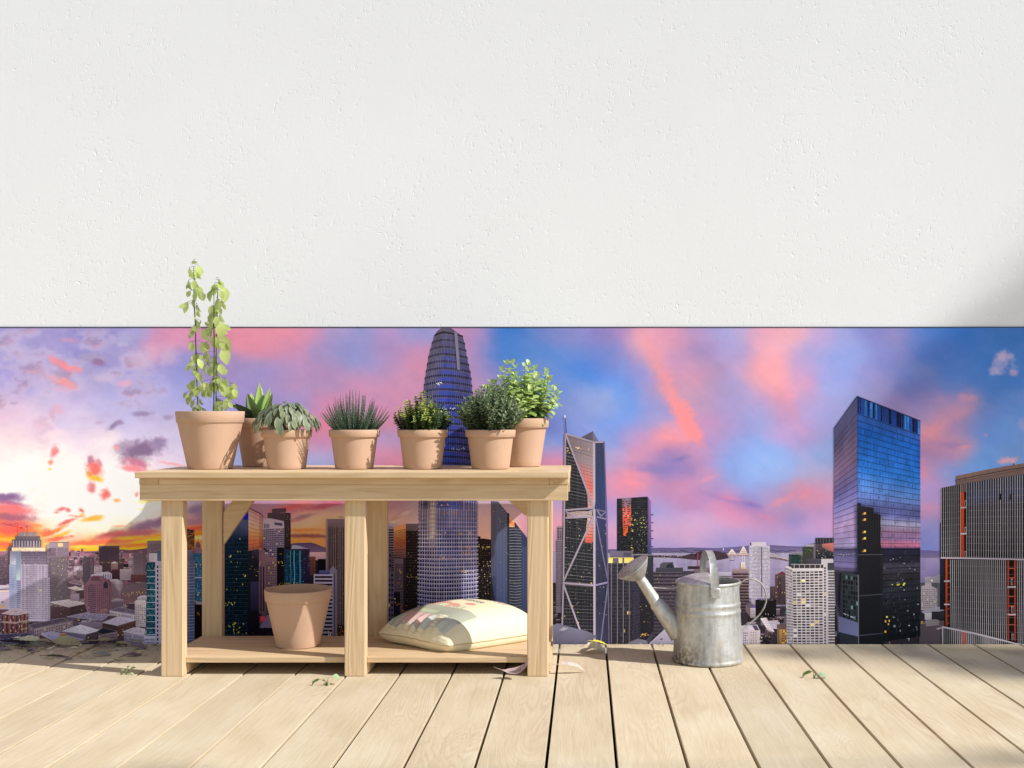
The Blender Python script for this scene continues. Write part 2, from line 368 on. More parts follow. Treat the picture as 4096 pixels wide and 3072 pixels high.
# trailing vine
def loc_v(cx, cy, dy=0):                 # crop pixels (680,1020 at 2.5135) -> local
    x, z = at(680 + cx / 2.5135, 1020 + cy / 2.5135, 3.361 + dy)
    return Vector((x - t_vine.location.x, dy, z - ZTP))
stems = [([(283, 1590), (280, 1520), (272, 1300), (265, 1100), (258, 850), (256, 700), (245, 520), (240, 330), (243, 220), (238, 110)], .006),
         ([(440, 1590), (441, 1450), (443, 1250), (445, 1000), (442, 760), (443, 560), (442, 400)], -.008),
         ([(462, 1590), (463, 1450), (466, 1150), (466, 900), (474, 700), (476, 480), (483, 310)], .004)]
L = LS()
VG = (.60, .70, .24)
for pts, dy in stems:
    q = [loc_v(x, y, dy + .002 * math.sin(y * .013)) for x, y in pts]
    m = MB(); m.tube(q, [.0017] * (len(q) - 1) + [.0009], 7, col=(.10, .15, .03)); m.build('stem', LEAF, t_vine, smooth=True)
# leaves read off the photograph: centre, length, lean (degrees from straight down, + = to the right), shade
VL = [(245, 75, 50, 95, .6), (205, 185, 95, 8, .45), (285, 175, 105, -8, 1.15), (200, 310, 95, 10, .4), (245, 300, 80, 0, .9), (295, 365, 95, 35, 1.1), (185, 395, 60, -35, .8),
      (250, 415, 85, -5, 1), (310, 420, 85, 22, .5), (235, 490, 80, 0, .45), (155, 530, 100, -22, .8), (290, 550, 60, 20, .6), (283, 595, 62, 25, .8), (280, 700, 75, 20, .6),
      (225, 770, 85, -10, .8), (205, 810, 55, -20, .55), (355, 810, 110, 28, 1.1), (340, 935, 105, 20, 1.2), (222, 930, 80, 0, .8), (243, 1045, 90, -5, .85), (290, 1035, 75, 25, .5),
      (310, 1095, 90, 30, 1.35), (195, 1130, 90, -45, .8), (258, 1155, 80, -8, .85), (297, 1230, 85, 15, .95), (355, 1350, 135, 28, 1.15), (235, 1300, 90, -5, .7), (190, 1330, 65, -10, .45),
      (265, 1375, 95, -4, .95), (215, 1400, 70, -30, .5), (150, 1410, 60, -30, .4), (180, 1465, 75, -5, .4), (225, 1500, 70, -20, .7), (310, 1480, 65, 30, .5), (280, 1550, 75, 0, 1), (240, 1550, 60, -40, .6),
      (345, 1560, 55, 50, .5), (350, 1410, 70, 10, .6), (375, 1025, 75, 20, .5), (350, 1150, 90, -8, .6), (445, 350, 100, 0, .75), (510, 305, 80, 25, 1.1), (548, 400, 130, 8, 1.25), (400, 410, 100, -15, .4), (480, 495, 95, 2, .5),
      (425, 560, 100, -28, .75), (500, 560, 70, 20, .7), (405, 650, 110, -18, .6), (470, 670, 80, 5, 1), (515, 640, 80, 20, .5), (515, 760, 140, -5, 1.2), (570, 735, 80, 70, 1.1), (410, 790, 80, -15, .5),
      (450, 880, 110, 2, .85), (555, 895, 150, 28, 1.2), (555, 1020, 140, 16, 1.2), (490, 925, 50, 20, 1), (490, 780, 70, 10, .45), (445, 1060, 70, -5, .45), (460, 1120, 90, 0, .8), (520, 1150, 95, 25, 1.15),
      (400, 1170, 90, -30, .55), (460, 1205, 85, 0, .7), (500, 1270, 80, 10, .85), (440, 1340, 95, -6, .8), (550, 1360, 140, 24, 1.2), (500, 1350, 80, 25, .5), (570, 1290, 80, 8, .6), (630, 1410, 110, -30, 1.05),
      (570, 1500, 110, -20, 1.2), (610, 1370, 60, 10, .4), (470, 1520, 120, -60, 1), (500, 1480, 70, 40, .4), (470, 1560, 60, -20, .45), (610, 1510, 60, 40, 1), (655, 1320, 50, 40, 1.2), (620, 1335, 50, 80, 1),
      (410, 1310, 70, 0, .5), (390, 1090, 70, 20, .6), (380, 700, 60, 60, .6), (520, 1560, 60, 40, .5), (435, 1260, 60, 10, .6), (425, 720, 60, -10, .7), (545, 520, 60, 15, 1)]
random.seed(5)
VL += [(q[0] + random.uniform(-34, 34), q[1] + random.uniform(-40, 40), q[2] * random.uniform(.45, .8), q[3] + random.uniform(-50, 50), random.uniform(.45, 1.1)) for q in VL if q[1] > 130 and random.random() < .8]
for cx, cy, ln, lean, sh in VL:
    dy = random.uniform(-.022, .016) - .008 * (sh > .9); a = R(lean)
    dirv = Vector((math.sin(a), random.uniform(-.35, .1), -math.cos(a))); l = ln * 1.27 / 2.5135 / 4 * 3.361 / F
    p = loc_v(cx, cy, dy) - dirv.normalized() * l * .5
    face = Vector((random.uniform(-.5, .7), -1, random.uniform(.0, .7)))
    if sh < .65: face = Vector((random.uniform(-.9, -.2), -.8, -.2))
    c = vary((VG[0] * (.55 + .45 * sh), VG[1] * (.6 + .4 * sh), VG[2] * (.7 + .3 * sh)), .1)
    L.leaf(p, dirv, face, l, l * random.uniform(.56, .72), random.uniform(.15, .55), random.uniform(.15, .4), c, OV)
    # petiole
    sx = 262 if cx < 350 else 462
    a0 = loc_v(sx, cy - ln * .7, 0); L.tube([a0, (a0 + p) / 2 + Vector((0, 0, .003)), p], .0006, 4, False, col=(.16, .22, .04))
L.build('foliage', THINLEAF, t_vine, smooth=True, fix=False)

# broad-leaved succulent
def loc_a(cx, cy, dy):
    x, z = at(920 + cx / 4.1475, 1500 + cy / 4.1475, 3.528); return Vector((x - t_agave.location.x, dy, z - ZTP))
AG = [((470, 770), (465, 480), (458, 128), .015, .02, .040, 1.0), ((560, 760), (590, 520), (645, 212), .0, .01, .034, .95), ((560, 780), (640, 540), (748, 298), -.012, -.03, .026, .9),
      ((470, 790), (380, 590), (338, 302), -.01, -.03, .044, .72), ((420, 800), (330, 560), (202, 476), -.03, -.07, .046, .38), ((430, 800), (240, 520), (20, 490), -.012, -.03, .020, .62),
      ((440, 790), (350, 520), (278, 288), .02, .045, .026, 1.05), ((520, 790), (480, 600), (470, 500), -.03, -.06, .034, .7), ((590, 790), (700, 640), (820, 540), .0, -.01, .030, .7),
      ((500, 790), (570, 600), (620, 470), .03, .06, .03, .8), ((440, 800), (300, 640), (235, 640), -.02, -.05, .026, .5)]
for b0, m0, t0, dm, dt, wd, sh in AG:
    A, B, C = loc_a(*b0, 0), loc_a(*m0, dm), loc_a(*t0, dt); A.z = .135
    vs, fs, cs = [], [], []; N = 14
    side = Vector((1, 0, 0)) if abs(C.x - A.x) < .05 or True else None
    for k in range(N + 1):
        t = k / N; p = A * (1 - t) ** 2 + B * 2 * t * (1 - t) + C * t * t; d = (A * (-2 * (1 - t)) + B * (2 - 4 * t) + C * 2 * t).normalized()
        s_ = Vector((1, .25, 0)); s_ = (s_ - d * s_.dot(d)).normalized(); n = s_.cross(d).normalized()
        if n.y > 0: n = -n
        w = wd * 1.22 * (.55 + .9 * t - 1.45 * t ** 2.2) if t < .999 else .0004
        w = max(w, .0004); th = .004 * (1 - t) + .0006
        for u in (-1, -.55, 0, .55, 1): vs.append(p + s_ * (w / 2 * u) + n * (w * .22 * u * u))
        for u in (.55, 0, -.55): vs.append(p + s_ * (w / 2 * u) + n * (w * .22 * u * u) - n * th)
    for k in range(N):
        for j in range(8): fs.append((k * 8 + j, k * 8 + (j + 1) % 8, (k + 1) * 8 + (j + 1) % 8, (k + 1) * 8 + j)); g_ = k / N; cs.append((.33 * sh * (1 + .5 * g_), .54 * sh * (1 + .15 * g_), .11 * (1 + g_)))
    mesh('leaf', vs, fs, LEAF, t_agave, True, cs)

# drooping sage
L = LS(); SM = MB()
for k in range(190):
    ph = random.uniform(0, 2 * math.pi); lay = random.random() ** .75
    r = .018 + .072 * lay + random.uniform(-.006, .006); z = .114 + .078 * (1 - (r / .108) ** 2.0) + random.uniform(-.010, .008)
    out = Vector((math.cos(ph), math.sin(ph), 0)); down = -.25 - 1.15 * (r / .09) ** 1.5 + random.uniform(-.3, .3)
    if k < 20: r *= .45; down = random.uniform(-.2, .5); z = .19 + random.uniform(-.02, .0)
    d = out + UP * down; l = random.uniform(.030, .043); p = Vector((out.x * r, out.y * r, z))
    nrm = UP + out * .8 + Vector((random.uniform(-.3, .3), random.uniform(-.3, .3), 0))
    c = vary((.225, .265, .165), .28); e_ = (.45, .50, .33)
    L.leaf(p, d, nrm, l, l * random.uniform(.38, .5), random.uniform(.35, .75), random.uniform(.05, .25), c, LANCE, e_)
    if k % 2 == 0: SM.tube([(out.x * .012, out.y * .012, .104), (out.x * r * .55, out.y * r * .55, z - .012), p], .0008, 5, False, col=(.16, .20, .07))
L.build('foliage', LEAF, t_sage, smooth=True, fix=False); SM.build('stem', LEAF, t_sage, smooth=True, fix=False, kind='stuff')

# spiky heather
L = LS(); SM = MB()
for k in range(125):
    ph = random.uniform(0, 2 * math.pi); q = math.sqrt(random.random()); bx, by = .05 * q * math.cos(ph), .05 * q * math.sin(ph)
    spread = .105 * q * random.uniform(.85, 1.08); top = .114 + .112 * (1 - .62 * q ** 1.8) * random.uniform(.82, 1.06)
    b = Vector((bx, by, .103)); t = Vector((spread * math.cos(ph), spread * math.sin(ph), top)); mid_ = (b + t) / 2 + Vector((math.cos(ph), math.sin(ph), 0)) * .006
    qf = lambda u: b * (1 - u) ** 2 + mid_ * 2 * u * (1 - u) + t * u * u
    SM.tube([qf(u) for u in (0, .35, .7, 1)], [.0011, .0009, .0006, .0004], 4, False, col=(.07, .06, .045))
    tone = random.uniform(.75, 1.15); nn = int(95 * (t - b).length / .11)
    for i in range(nn):
        u = i / nn; p = qf(u); d = (qf(min(1, u + .02)) - qf(max(0, u - .02))).normalized(); a = i * 2.4
        o1 = d.orthogonal().normalized(); o2 = d.cross(o1); o = o1 * math.cos(a) + o2 * math.sin(a)
        l = .0105 * (1 - .78 * u ** 1.2); g_ = u ** 1.3
        c = vary(((.155 + .08 * g_) * tone, (.235 + .08 * g_) * tone, (.145 + .08 * g_) * tone), .3)
        L.leaf(p, o + d * .9, d, l, l * .34, -.3, 0, c, ((0, .5), (.5, 1), (1, .1)))
    for i in range(3): L.leaf(t + d * .0015 * i, o1 * (i - 1) + UP, UP, .0016, .0016, 0, 0, (.04, .025, .03), ((0, .4), (.5, 1), (1, .4)))
L.build('foliage', LEAF, t_lav, fix=False); SM.build('stem', LEAF, t_lav, fix=False, kind='stuff')

# bushes
def bush(t, zr, nst, rad, hgt, base, shoot, ll, lw, cfun, prof, whorl, lift, up_bias=.6, power=1.8, gap=.009, start=.0):
    L, SM = LS(), MB()
    for k in range(nst):
        ph = k * 2.399 + random.uniform(-.4, .4); q = math.sqrt((k + .5) / nst) * random.uniform(.9, 1.06)
        b = Vector((base * q * math.cos(ph), base * q * math.sin(ph), zr)); hh = hgt * (1 - .62 * q ** power) * random.uniform(*shoot)
        tp = Vector((rad * q * math.cos(ph), rad * q * math.sin(ph), zr + .012 + hh)); md = (b + tp) / 2 + Vector((math.cos(ph), math.sin(ph), -.2)) * rad * .10 * q
        qf = lambda u: b * (1 - u) ** 2 + md * 2 * u * (1 - u) + tp * u * u
        SM.tube([qf(u) for u in (0, .3, .65, 1)], [.0013, .0011, .0009, .0005], 5, False, col=(.12, .13, .05))
        ln = (tp - b).length; n = max(3, int(ln / gap))
        for i in range(n + 1):
            u = start + (1 - start) * i / n
            p = qf(u); d = (qf(min(1, u + .03)) - qf(max(0, u - .03))).normalized(); o1 = d.orthogonal().normalized(); o2 = d.cross(o1)
            for w in range(whorl):
                a = i * 1.57 + w * 2 * math.pi / whorl + random.uniform(-.4, .4); o = o1 * math.cos(a) + o2 * math.sin(a)
                s = random.uniform(.75, 1.2) * (1 if u < .85 else .7)
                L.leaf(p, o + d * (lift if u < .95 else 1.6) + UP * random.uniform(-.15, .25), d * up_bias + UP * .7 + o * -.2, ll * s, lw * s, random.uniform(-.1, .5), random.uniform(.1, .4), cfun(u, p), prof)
    L.build('foliage', LEAF, t, smooth=True, fix=False); SM.build('stem', LEAF, t, fix=False, kind='stuff')
lime = (.49, .57, .14)
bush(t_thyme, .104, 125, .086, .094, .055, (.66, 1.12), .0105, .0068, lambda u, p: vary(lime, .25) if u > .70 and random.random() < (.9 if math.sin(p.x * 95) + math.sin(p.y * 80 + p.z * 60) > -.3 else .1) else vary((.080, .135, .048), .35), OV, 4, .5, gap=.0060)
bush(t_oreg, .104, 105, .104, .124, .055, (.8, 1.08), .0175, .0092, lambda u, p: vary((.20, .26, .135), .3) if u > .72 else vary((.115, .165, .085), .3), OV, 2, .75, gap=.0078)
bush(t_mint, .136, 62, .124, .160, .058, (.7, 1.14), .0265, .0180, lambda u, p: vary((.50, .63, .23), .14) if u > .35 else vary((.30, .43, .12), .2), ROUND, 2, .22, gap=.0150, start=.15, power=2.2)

# ------------------------------------------------------------------ watering can
CX, CY = (2831.5 / 4 - U0) * 3.415 / F, 3.415
can = thing('watering_can', 'old galvanised metal watering can standing on the deck by the mural', 'watering can', (CX, CY, 0))
can.rotation_euler = (0, 0, 0)
def wc(x, y, dy=0):
    X, Z = at(2450 + x / 3.19, 2180 + y / 3.19, CY); return Vector((X - CX, dy, Z))
RB, RT, ZR = .1035, .0925, .2345
prof = [(0, .004), (RB - .004, .004), (RB, .001), (RB + .002, .004), (RB + .0025, .008), (RB + .0005, .0115)]
ribs = (wc(0, 735).z - .0003, wc(0, 828).z - .0003)
for i in range(1, 60):
    z = .0115 + (ZR - .0115) * i / 60; r = RB - (RB - RT + .001) * (i / 60) ** .9
    for q in ribs: r += .0022 * math.exp(-((z - q) / .0042) ** 2)
    prof.append((r, z))
prof += [(RT - .0002, ZR - .004), (RT + .0035, ZR - .0035), (RT + .0045, ZR), (RT + .003, ZR + .0028), (RT, ZR + .003), (RT - .0022, ZR), (RT - .003, ZR - .02), (RB - .006, .02), (0, .018)]
m = MB(); m.lathe(prof, 96); autosmooth(m.build('body', ZINC, can), 50)
# half lid: domed sheet over the spout side of the mouth
m = MB(); vs, fs = [], []; N, K = 40, 14; XE = wc(1235, 0).x
for a in range(N + 1):
    for b in range(K + 1):
        yy = -1 + 2 * a / N; xr = -math.sqrt(max(0, 1 - yy * yy)) * (RT - .001); y = yy * (RT - .001)
        xe = min(XE, -xr); xe = max(xe, xr); x = xr + (xe - xr) * b / K
        rr = min(1, math.hypot(x, y) / (RT - .001)); z = ZR + .002 + .021 * (1 - rr ** 2.6)
        vs.append((x, y, z))
for a in range(N):
    for b in range(K): i = a * (K + 1) + b; fs.append((i, i + 1, i + K + 2, i + K + 1))
n0 = len(vs); vs += [(x, y, z - .0012) for x, y, z in vs]; fs += [tuple(i + n0 for i in f[::-1]) for f in fs]
ed = [a * (K + 1) + K for a in range(N + 1)]; fs += [(ed[a], ed[a + 1], ed[a + 1] + n0, ed[a] + n0) for a in range(N)]
m.add(vs, fs); m.build('lid', ZINC, can, smooth=True)
# strap handle over the top, front rivet plate to back
def strap(pts, wds, th, name, parent, across):
    vs, fs = [], []
    for k, p in enumerate(pts):
        p = Vector(p); d = (Vector(pts[min(k + 1, len(pts) - 1)]) - Vector(pts[max(k - 1, 0)])).normalized()
        w = Vector(across); w = (w - d * w.dot(d)).normalized(); n = d.cross(w); h = wds[k] / 2
        vs += [p - w * h - n * th * 1.6, p - w * (h - .002) + n * th, p + w * (h - .002) + n * th, p + w * h - n * th * 1.6, p + w * (h - .003) - n * th, p - w * (h - .003) - n * th]
    for k in range(len(pts) - 1):
        for j in range(6): fs.append((k * 6 + j, k * 6 + (j + 1) % 6, (k + 1) * 6 + (j + 1) % 6, (k + 1) * 6 + j))
    fs += [tuple(range(6))[::-1], tuple((len(pts) - 1) * 6 + j for j in range(6))]
    mm = MB(); mm.add(vs, fs); return autosmooth(mm.build(name, ZINC, parent), 50)
hx0, hx1 = wc(1262, 0).x, wc(1188, 0).x; zt = wc(0, 62).z - .004
hp = []
for k in range(25):
    t = k / 24; y = -(RT + .004) * math.cos(math.pi * t); hp.append((hx0 + (hx1 - hx0) * t, y * (1.0 if t < .5 else .92), ZR - .012 + (zt - ZR + .012) * math.sin(math.pi * min(1, t * 1.0)) ** .62))
hp = [(hx0, -(RT + .0055), ZR - .026)] + hp
strap(hp, [.024] * 5 + [.021] * 17 + [.021] * 4, .0016, 'handle', can, (1, 0, 0))
m = MB(); 
m.box(hx0 - .0150, hx0 + .0150, -(RT + .0090), -(RT + .003), wc(0, 616).z, ZR - .006, .0022)
for dx in (-.0095, .0095): m.lathe([(.0021, 0), (.0019, .0014), (.001, .002), (0, .0021)], 10, Matrix.Translation((hx0 + dx, -(RT + .0088), wc(0, 580).z)) @ Matrix.Rotation(R(90), 4, 'X'))
autosmooth(m.build('rivet_plate', ZINC, can), 40)
# spout
S0, S1, S2 = wc(830, 1085), wc(566, 750), wc(352, 425)
d1, d2 = (S1 - S0).normalized(), (S2 - S1).normalized()
m = MB(); m.tube([S0 + (S0 - S1) * .12, S0, S0.lerp(S1, .5), S1, S1 + d2 * .002], [.0345, .0325, .0265, .0215, .0212], 28, True)
m.tube([S1 - d2 * .004, S1 + d2 * .0], [.0226, .0226], 28); m.tube([S1 - d2 * .001, S1 + d2 * .003, S1.lerp(S2, .5), S2 + d2 * .004], [.0195, .0190, .0172, .0150], 28)
m.tube([S1.lerp(S2, .04) - d2 * .002, S1.lerp(S2, .04) + d2 * .002], [.0205, .0205], 28); m.tube([S1.lerp(S2, .82) - d2 * .003, S1.lerp(S2, .82) + d2 * .001], [.0168, .0166], 28)
autosmooth(m.build('spout', ZINC, can), 40)
ax = Vector((-.57, -.17, .80)).normalized(); fc = wc(258, 282) + Vector((0, -.006, 0))
MM = Matrix.Translation(fc) @ ax.to_track_quat('Z', 'Y').to_matrix().to_4x4(); RR = .0535
m = MB(); m.lathe([(.0150, -.043), (.0165, -.040), (.026, -.032), (.040, -.018), (RR - .002, -.003), (RR, -.001), (RR + .0008, .001), (RR - .001, .0028), (RR - .003, .0025), (RR - .006, .0035), (.03, .0065), (0, .008)], 56, MM)
autosmooth(m.build('rose', ZINC, can), 45)
m = MB()
for k in range(7):
    for i in range(max(1, k * 6)):
        a = 2 * math.pi * i / max(1, k * 6) + k * .3; r = k * .0079
        m.lathe([(.00105, 0), (.0009, .0006), (0, .0006)], 6, MM @ Matrix.Translation((r * math.cos(a), r * math.sin(a), .0078 - .0045 * (r / .0555) ** 2)))
m.build('rose_holes', mk_simple('dark_hole', (.03, .026, .022), .9, .1, 20, 0), can, kind='stuff')
m = MB(); m.tube([wc(497, 530, -.004), wc(520, 545, -.004), wc(640, 549, -.004), wc(795, 549, -.004), wc(822, 535, -.004), wc(833, 495, -.004), wc(822, 487, -.004)], .0017, 8); m.build('stay_rod', ZINC, can, smooth=True)
hw = [(1612, 535), (1640, 480), (1690, 446), (1760, 432), (1830, 446), (1895, 490), (1940, 560), (1962, 640), (1962, 720), (1935, 800), (1885, 880), (1815, 950), (1740, 1010), (1680, 1062), (1645, 1110), (1636, 1150)]
m = MB(); m.tube([wc(1606, 580)] + [wc(*q) for q in hw], [.0026] * 4 + [.0028] * 6 + [.0031] * 4 + [.0029] * 3, 10, True, .6); m.build('back_handle', ZINC, can, smooth=True)
# ------------------------------------------------------------------ sack of compost on the shelf
BG = Vector((-.3886, 3.256, .0503)); BA, BB = Vector((-.80, .60, 0)) * .305, Vector((.77, .64, 0)) * .36
sack = thing('compost_bag', 'plump cream sack with red poppies lying on the lower shelf of the bench', 'bag', (-.383, 3.443, .0503))
SO = Vector((-.383, 3.443, .0503)); SEAM, HM = .026, .086
def sack_p(u, v, top=True, k=1.0):
    # rounded corners
    c = 1 - .055 * (u * u * v * v) ** 1.5
    bul = 1 + .03 * (1 - v * v) * abs(u) ** 3
    uu, vv = u * c * k, v * c * bul * k
    p = BG + BA * ((uu + 1) / 2) + BB * ((vv + 1) / 2)
    au, av = min(1, abs(u)), min(1, abs(v))
    if top:
        e = (max(0, 1 - au ** 3.4) ** .56) * (max(0, 1 - av ** 3.0) ** .56)
        z = SEAM + HM * e * (1 + .10 * v)
        pl = math.exp(-((v + .84) / .13) ** 2) * (1 - u * u); z += .0045 * pl * math.sin(u * 19 + 2.2 * math.sin(u * 5)) + .0035 * pl * math.sin(u * 33 + 1)
        pl = math.exp(-((u + .88) / .1) ** 2) * (1 - v * v); z += .0016 * pl * math.sin(v * 17 + 1)
        z += .0025 * math.sin(u * 4.1 + v * 3) * e
    else:
        e = (max(0, 1 - au ** 4) ** .5) * (max(0, 1 - av ** 4) ** .5); z = SEAM * (1 - min(1, e * 1.9))
    z += .004 * math.sin(u * 2.5 + 1) * (1 if not top or abs(v) > .97 or abs(u) > .97 else max(0, abs(u) ** 8))
    return Vector((p.x, p.y, BG.z + max(0, z)))
def sack_col(u, v):
    c = sack_ink(u, v); b = (.74, .67, .455); return tuple(q * .86 + w * .14 for q, w in zip(c, b))
def sack_ink(u, v):
    v = v + .25
    c = (.74, .67, .455)
    wob = .02 * math.sin(u * 9)
    if -.66 + wob < v < -.02 and u > -.80:
        c = (.30, .33, .27) if v > -.40 else (.36, .40, .36)
        if u > .72: c = (.33, .45, .30)
        if v < -.40 and u < -.15: c = (.47, .50, .47)
        if -.62 < v < -.36 and -.15 < u < .52: c = (.56, .34, .34) if (int(v * 60) % 3) else (.60, .42, .40)
        if -.62 < v < -.36 and -.50 < u < -.28: c = (.74, .71, .55) if (int(v * 70) % 4) else (.45, .44, .36)
        if -.34 < v < -.24 and -.1 < u < .35 : c = (.42, .48, .32)
    for pu, pv, ru, rv in ((.30, .16, .15, .07), (.02, .13, .13, .075), (-.18, .30, .12, .065), (.45, .04, .14, .08), (.60, .10, .09, .06), (.02, .0, .06, .04), (-.12, .06, .05, .05)):
        if ((u - pu) / ru) ** 2 + ((v - pv) / rv) ** 2 < 1 + .25 * math.sin(11 * math.atan2(v - pv, u - pu)): return (.60, .235, .20)
    if -.04 < v < .14 and -.35 < u < .75:
        s = math.sin((u * 1.0 + (v + .3) * u * 1.6) * 46 + 3 * math.sin(u * 9))
        if s > .15: c = (.36, .47, .33) if v > 0 else (.42, .46, .30)
    return c
m = MB(); NU, NV = 190, 210; vs, fs, cs = [], [], []
for i in range(NU + 1):
    for j_ in range(NV + 1): 
        # denser near the edges
        u = math.sin((i / NU * 2 - 1) * math.pi / 2); v = math.sin((j_ / NV * 2 - 1) * math.pi / 2); vs.append(sack_p(u, v))
for i in range(NU):
    for j_ in range(NV):
        a = i * (NV + 1) + j_; fs.append((a, a + 1, a + NV + 2, a + NV + 1))
        cs.append(sack_col(math.sin(((i + .5) / NU * 2 - 1) * math.pi / 2), math.sin(((j_ + .5) / NV * 2 - 1) * math.pi / 2)))
b0 = len(vs); NB = 40
for i in range(NB + 1):
    for j_ in range(NB + 1):
        u = math.sin((i / NB * 2 - 1) * math.pi / 2); v = math.sin((j_ / NB * 2 - 1) * math.pi / 2); vs.append(sack_p(u, v, False, .995))
for i in range(NB):
    for j_ in range(NB): a = b0 + i * (NB + 1) + j_; fs.append((a, a + NB + 1, a + NB + 2, a + 1)); cs.append((.74, .67, .455))
mesh('sack', vs, fs, CLOTH, sack, True, cs, SO)
ring = [sack_p(math.sin(a), -1) for a in np.linspace(-1.57, 1.57, 40)] + [sack_p(1, math.sin(a)) for a in np.linspace(-1.57, 1.57, 40)][1:] + [sack_p(math.sin(a), 1) for a in np.linspace(1.57, -1.57, 40)][1:] + [sack_p(-1, math.sin(a)) for a in np.linspace(1.57, -1.57, 40)][1:]
m = MB(); m.tube([tuple(p) for p in ring], .0016, 6, False, col=(.52, .40, .24)); m.build('seam', CLOTH, sack, True, off=SO)
def sack_text(body, u0, v0, ku, kv, mat, name):
    cu = bpy.data.curves.new(name, 'FONT'); cu.body = body; cu.resolution_u = 6
    o = bpy.data.objects.new('tmp', cu); COL.objects.link(o); bpy.context.view_layer.update()
    me = bpy.data.meshes.new_from_object(o.evaluated_get(bpy.context.evaluated_depsgraph_get())); bpy.data.objects.remove(o)
    import bmesh
    b = bmesh.new(); b.from_mesh(me)
    bmesh.ops.triangulate(b, faces=b.faces[:]); bmesh.ops.subdivide_edges(b, edges=b.edges[:], cuts=3, use_grid_fill=True)
    for q in b.verts:
        u, v = u0 - q.co.x * ku, v0 + q.co.y * kv
        p = sack_p(u, v); n = (sack_p(u - .01, v) - sack_p(u + .01, v)).cross(sack_p(u, v + .01) - sack_p(u, v - .01)).normalized()
        if n.z < 0: n = -n
        q.co = p + n * .0009 - SO
    b.to_mesh(me); b.free(); me.name = name; me.materials.clear(); me.materials.append(mat); link(bpy.data.objects.new(name, me), sack)
sack_text('Purpose', .34, .20, .19, .16, INK, 'lettering'); sack_text('multi', .30, .46, .40, .26, PALEINK, 'lettering')

# ------------------------------------------------------------------ fallen leaves on the deck
OL, DK, PU, PA, GY, WH, YE, PK = (.36, .30, .17), (.06, .05, .04), (.20, .15, .18), (.62, .55, .38), (.29, .27, .22), (.70, .64, .55), (.72, .62, .05), (.55, .43, .42)
def fallen(label, px, py, ln, ang, col, bend=.5, lift=.0, tilt=0, wd=.45, fold=.3, roll=0, cat='leaf', prof=OV, wav=.010, group='dry leaves on the deck', name='fallen_leaf', stalk=True):
    D = min(dep(py), DW - .035) if py > 2576 else DW - .05
    X, Z = at(px, py, D); Z = max(.0035, Z) if py <= 2576 else .0035
    z0 = Z + lift; l = ln / 4 * D / F
    a = R(ang); d = Vector((math.cos(a), math.sin(a) * .9, math.sin(R(tilt)))).normalized(); n = UP + Vector((math.sin(R(roll)) * -math.sin(a), -.35 + math.sin(R(roll)) * math.cos(a) * -.6, 0))
    s = LS(); p = -d * l * .5 + UP * (z0 + .002)
    pr = []
    for k in range(15): 
        u = k / 14; w = [w0 + (w1 - w0) * (u - t0) / (t1 - t0) for (t0, w0), (t1, w1) in zip(prof, prof[1:]) if t0 <= u <= t1][0]; pr.append((u, w * (1 + random.uniform(-.09, .09))))
    s.leaf(p, d, n, l, l * wd, bend, fold, col, pr, wav=wav)
    lo = min(v[2] for v in s.v)
    if lo < .0012 or (lo > .0012 and py > 2576 and lift == 0): s.v = [(x, y, z - lo + .0012) for x, y, z in s.v]
    s.c = [vary(c, .13) for c in s.c]
    if stalk:
        a0 = Vector(s.v[1]); s.tube([a0 + d * l * .05, a0 - d * l * .12 + UP * .001, a0 - d * l * .24 + UP * .002], [.0009, .0007, .0005], 5, col=vary(col, .1))
        s.v = [(x, y, max(z, .0006)) for x, y, z in s.v]
    o = s.build(name, DRYLEAF, None, smooth=True, fix=False, label=label, category=cat, group=group); o.location = (X, D, 0); return o
c7 = lambda x, y: (x / 3.253, 2540 + y / 3.253)
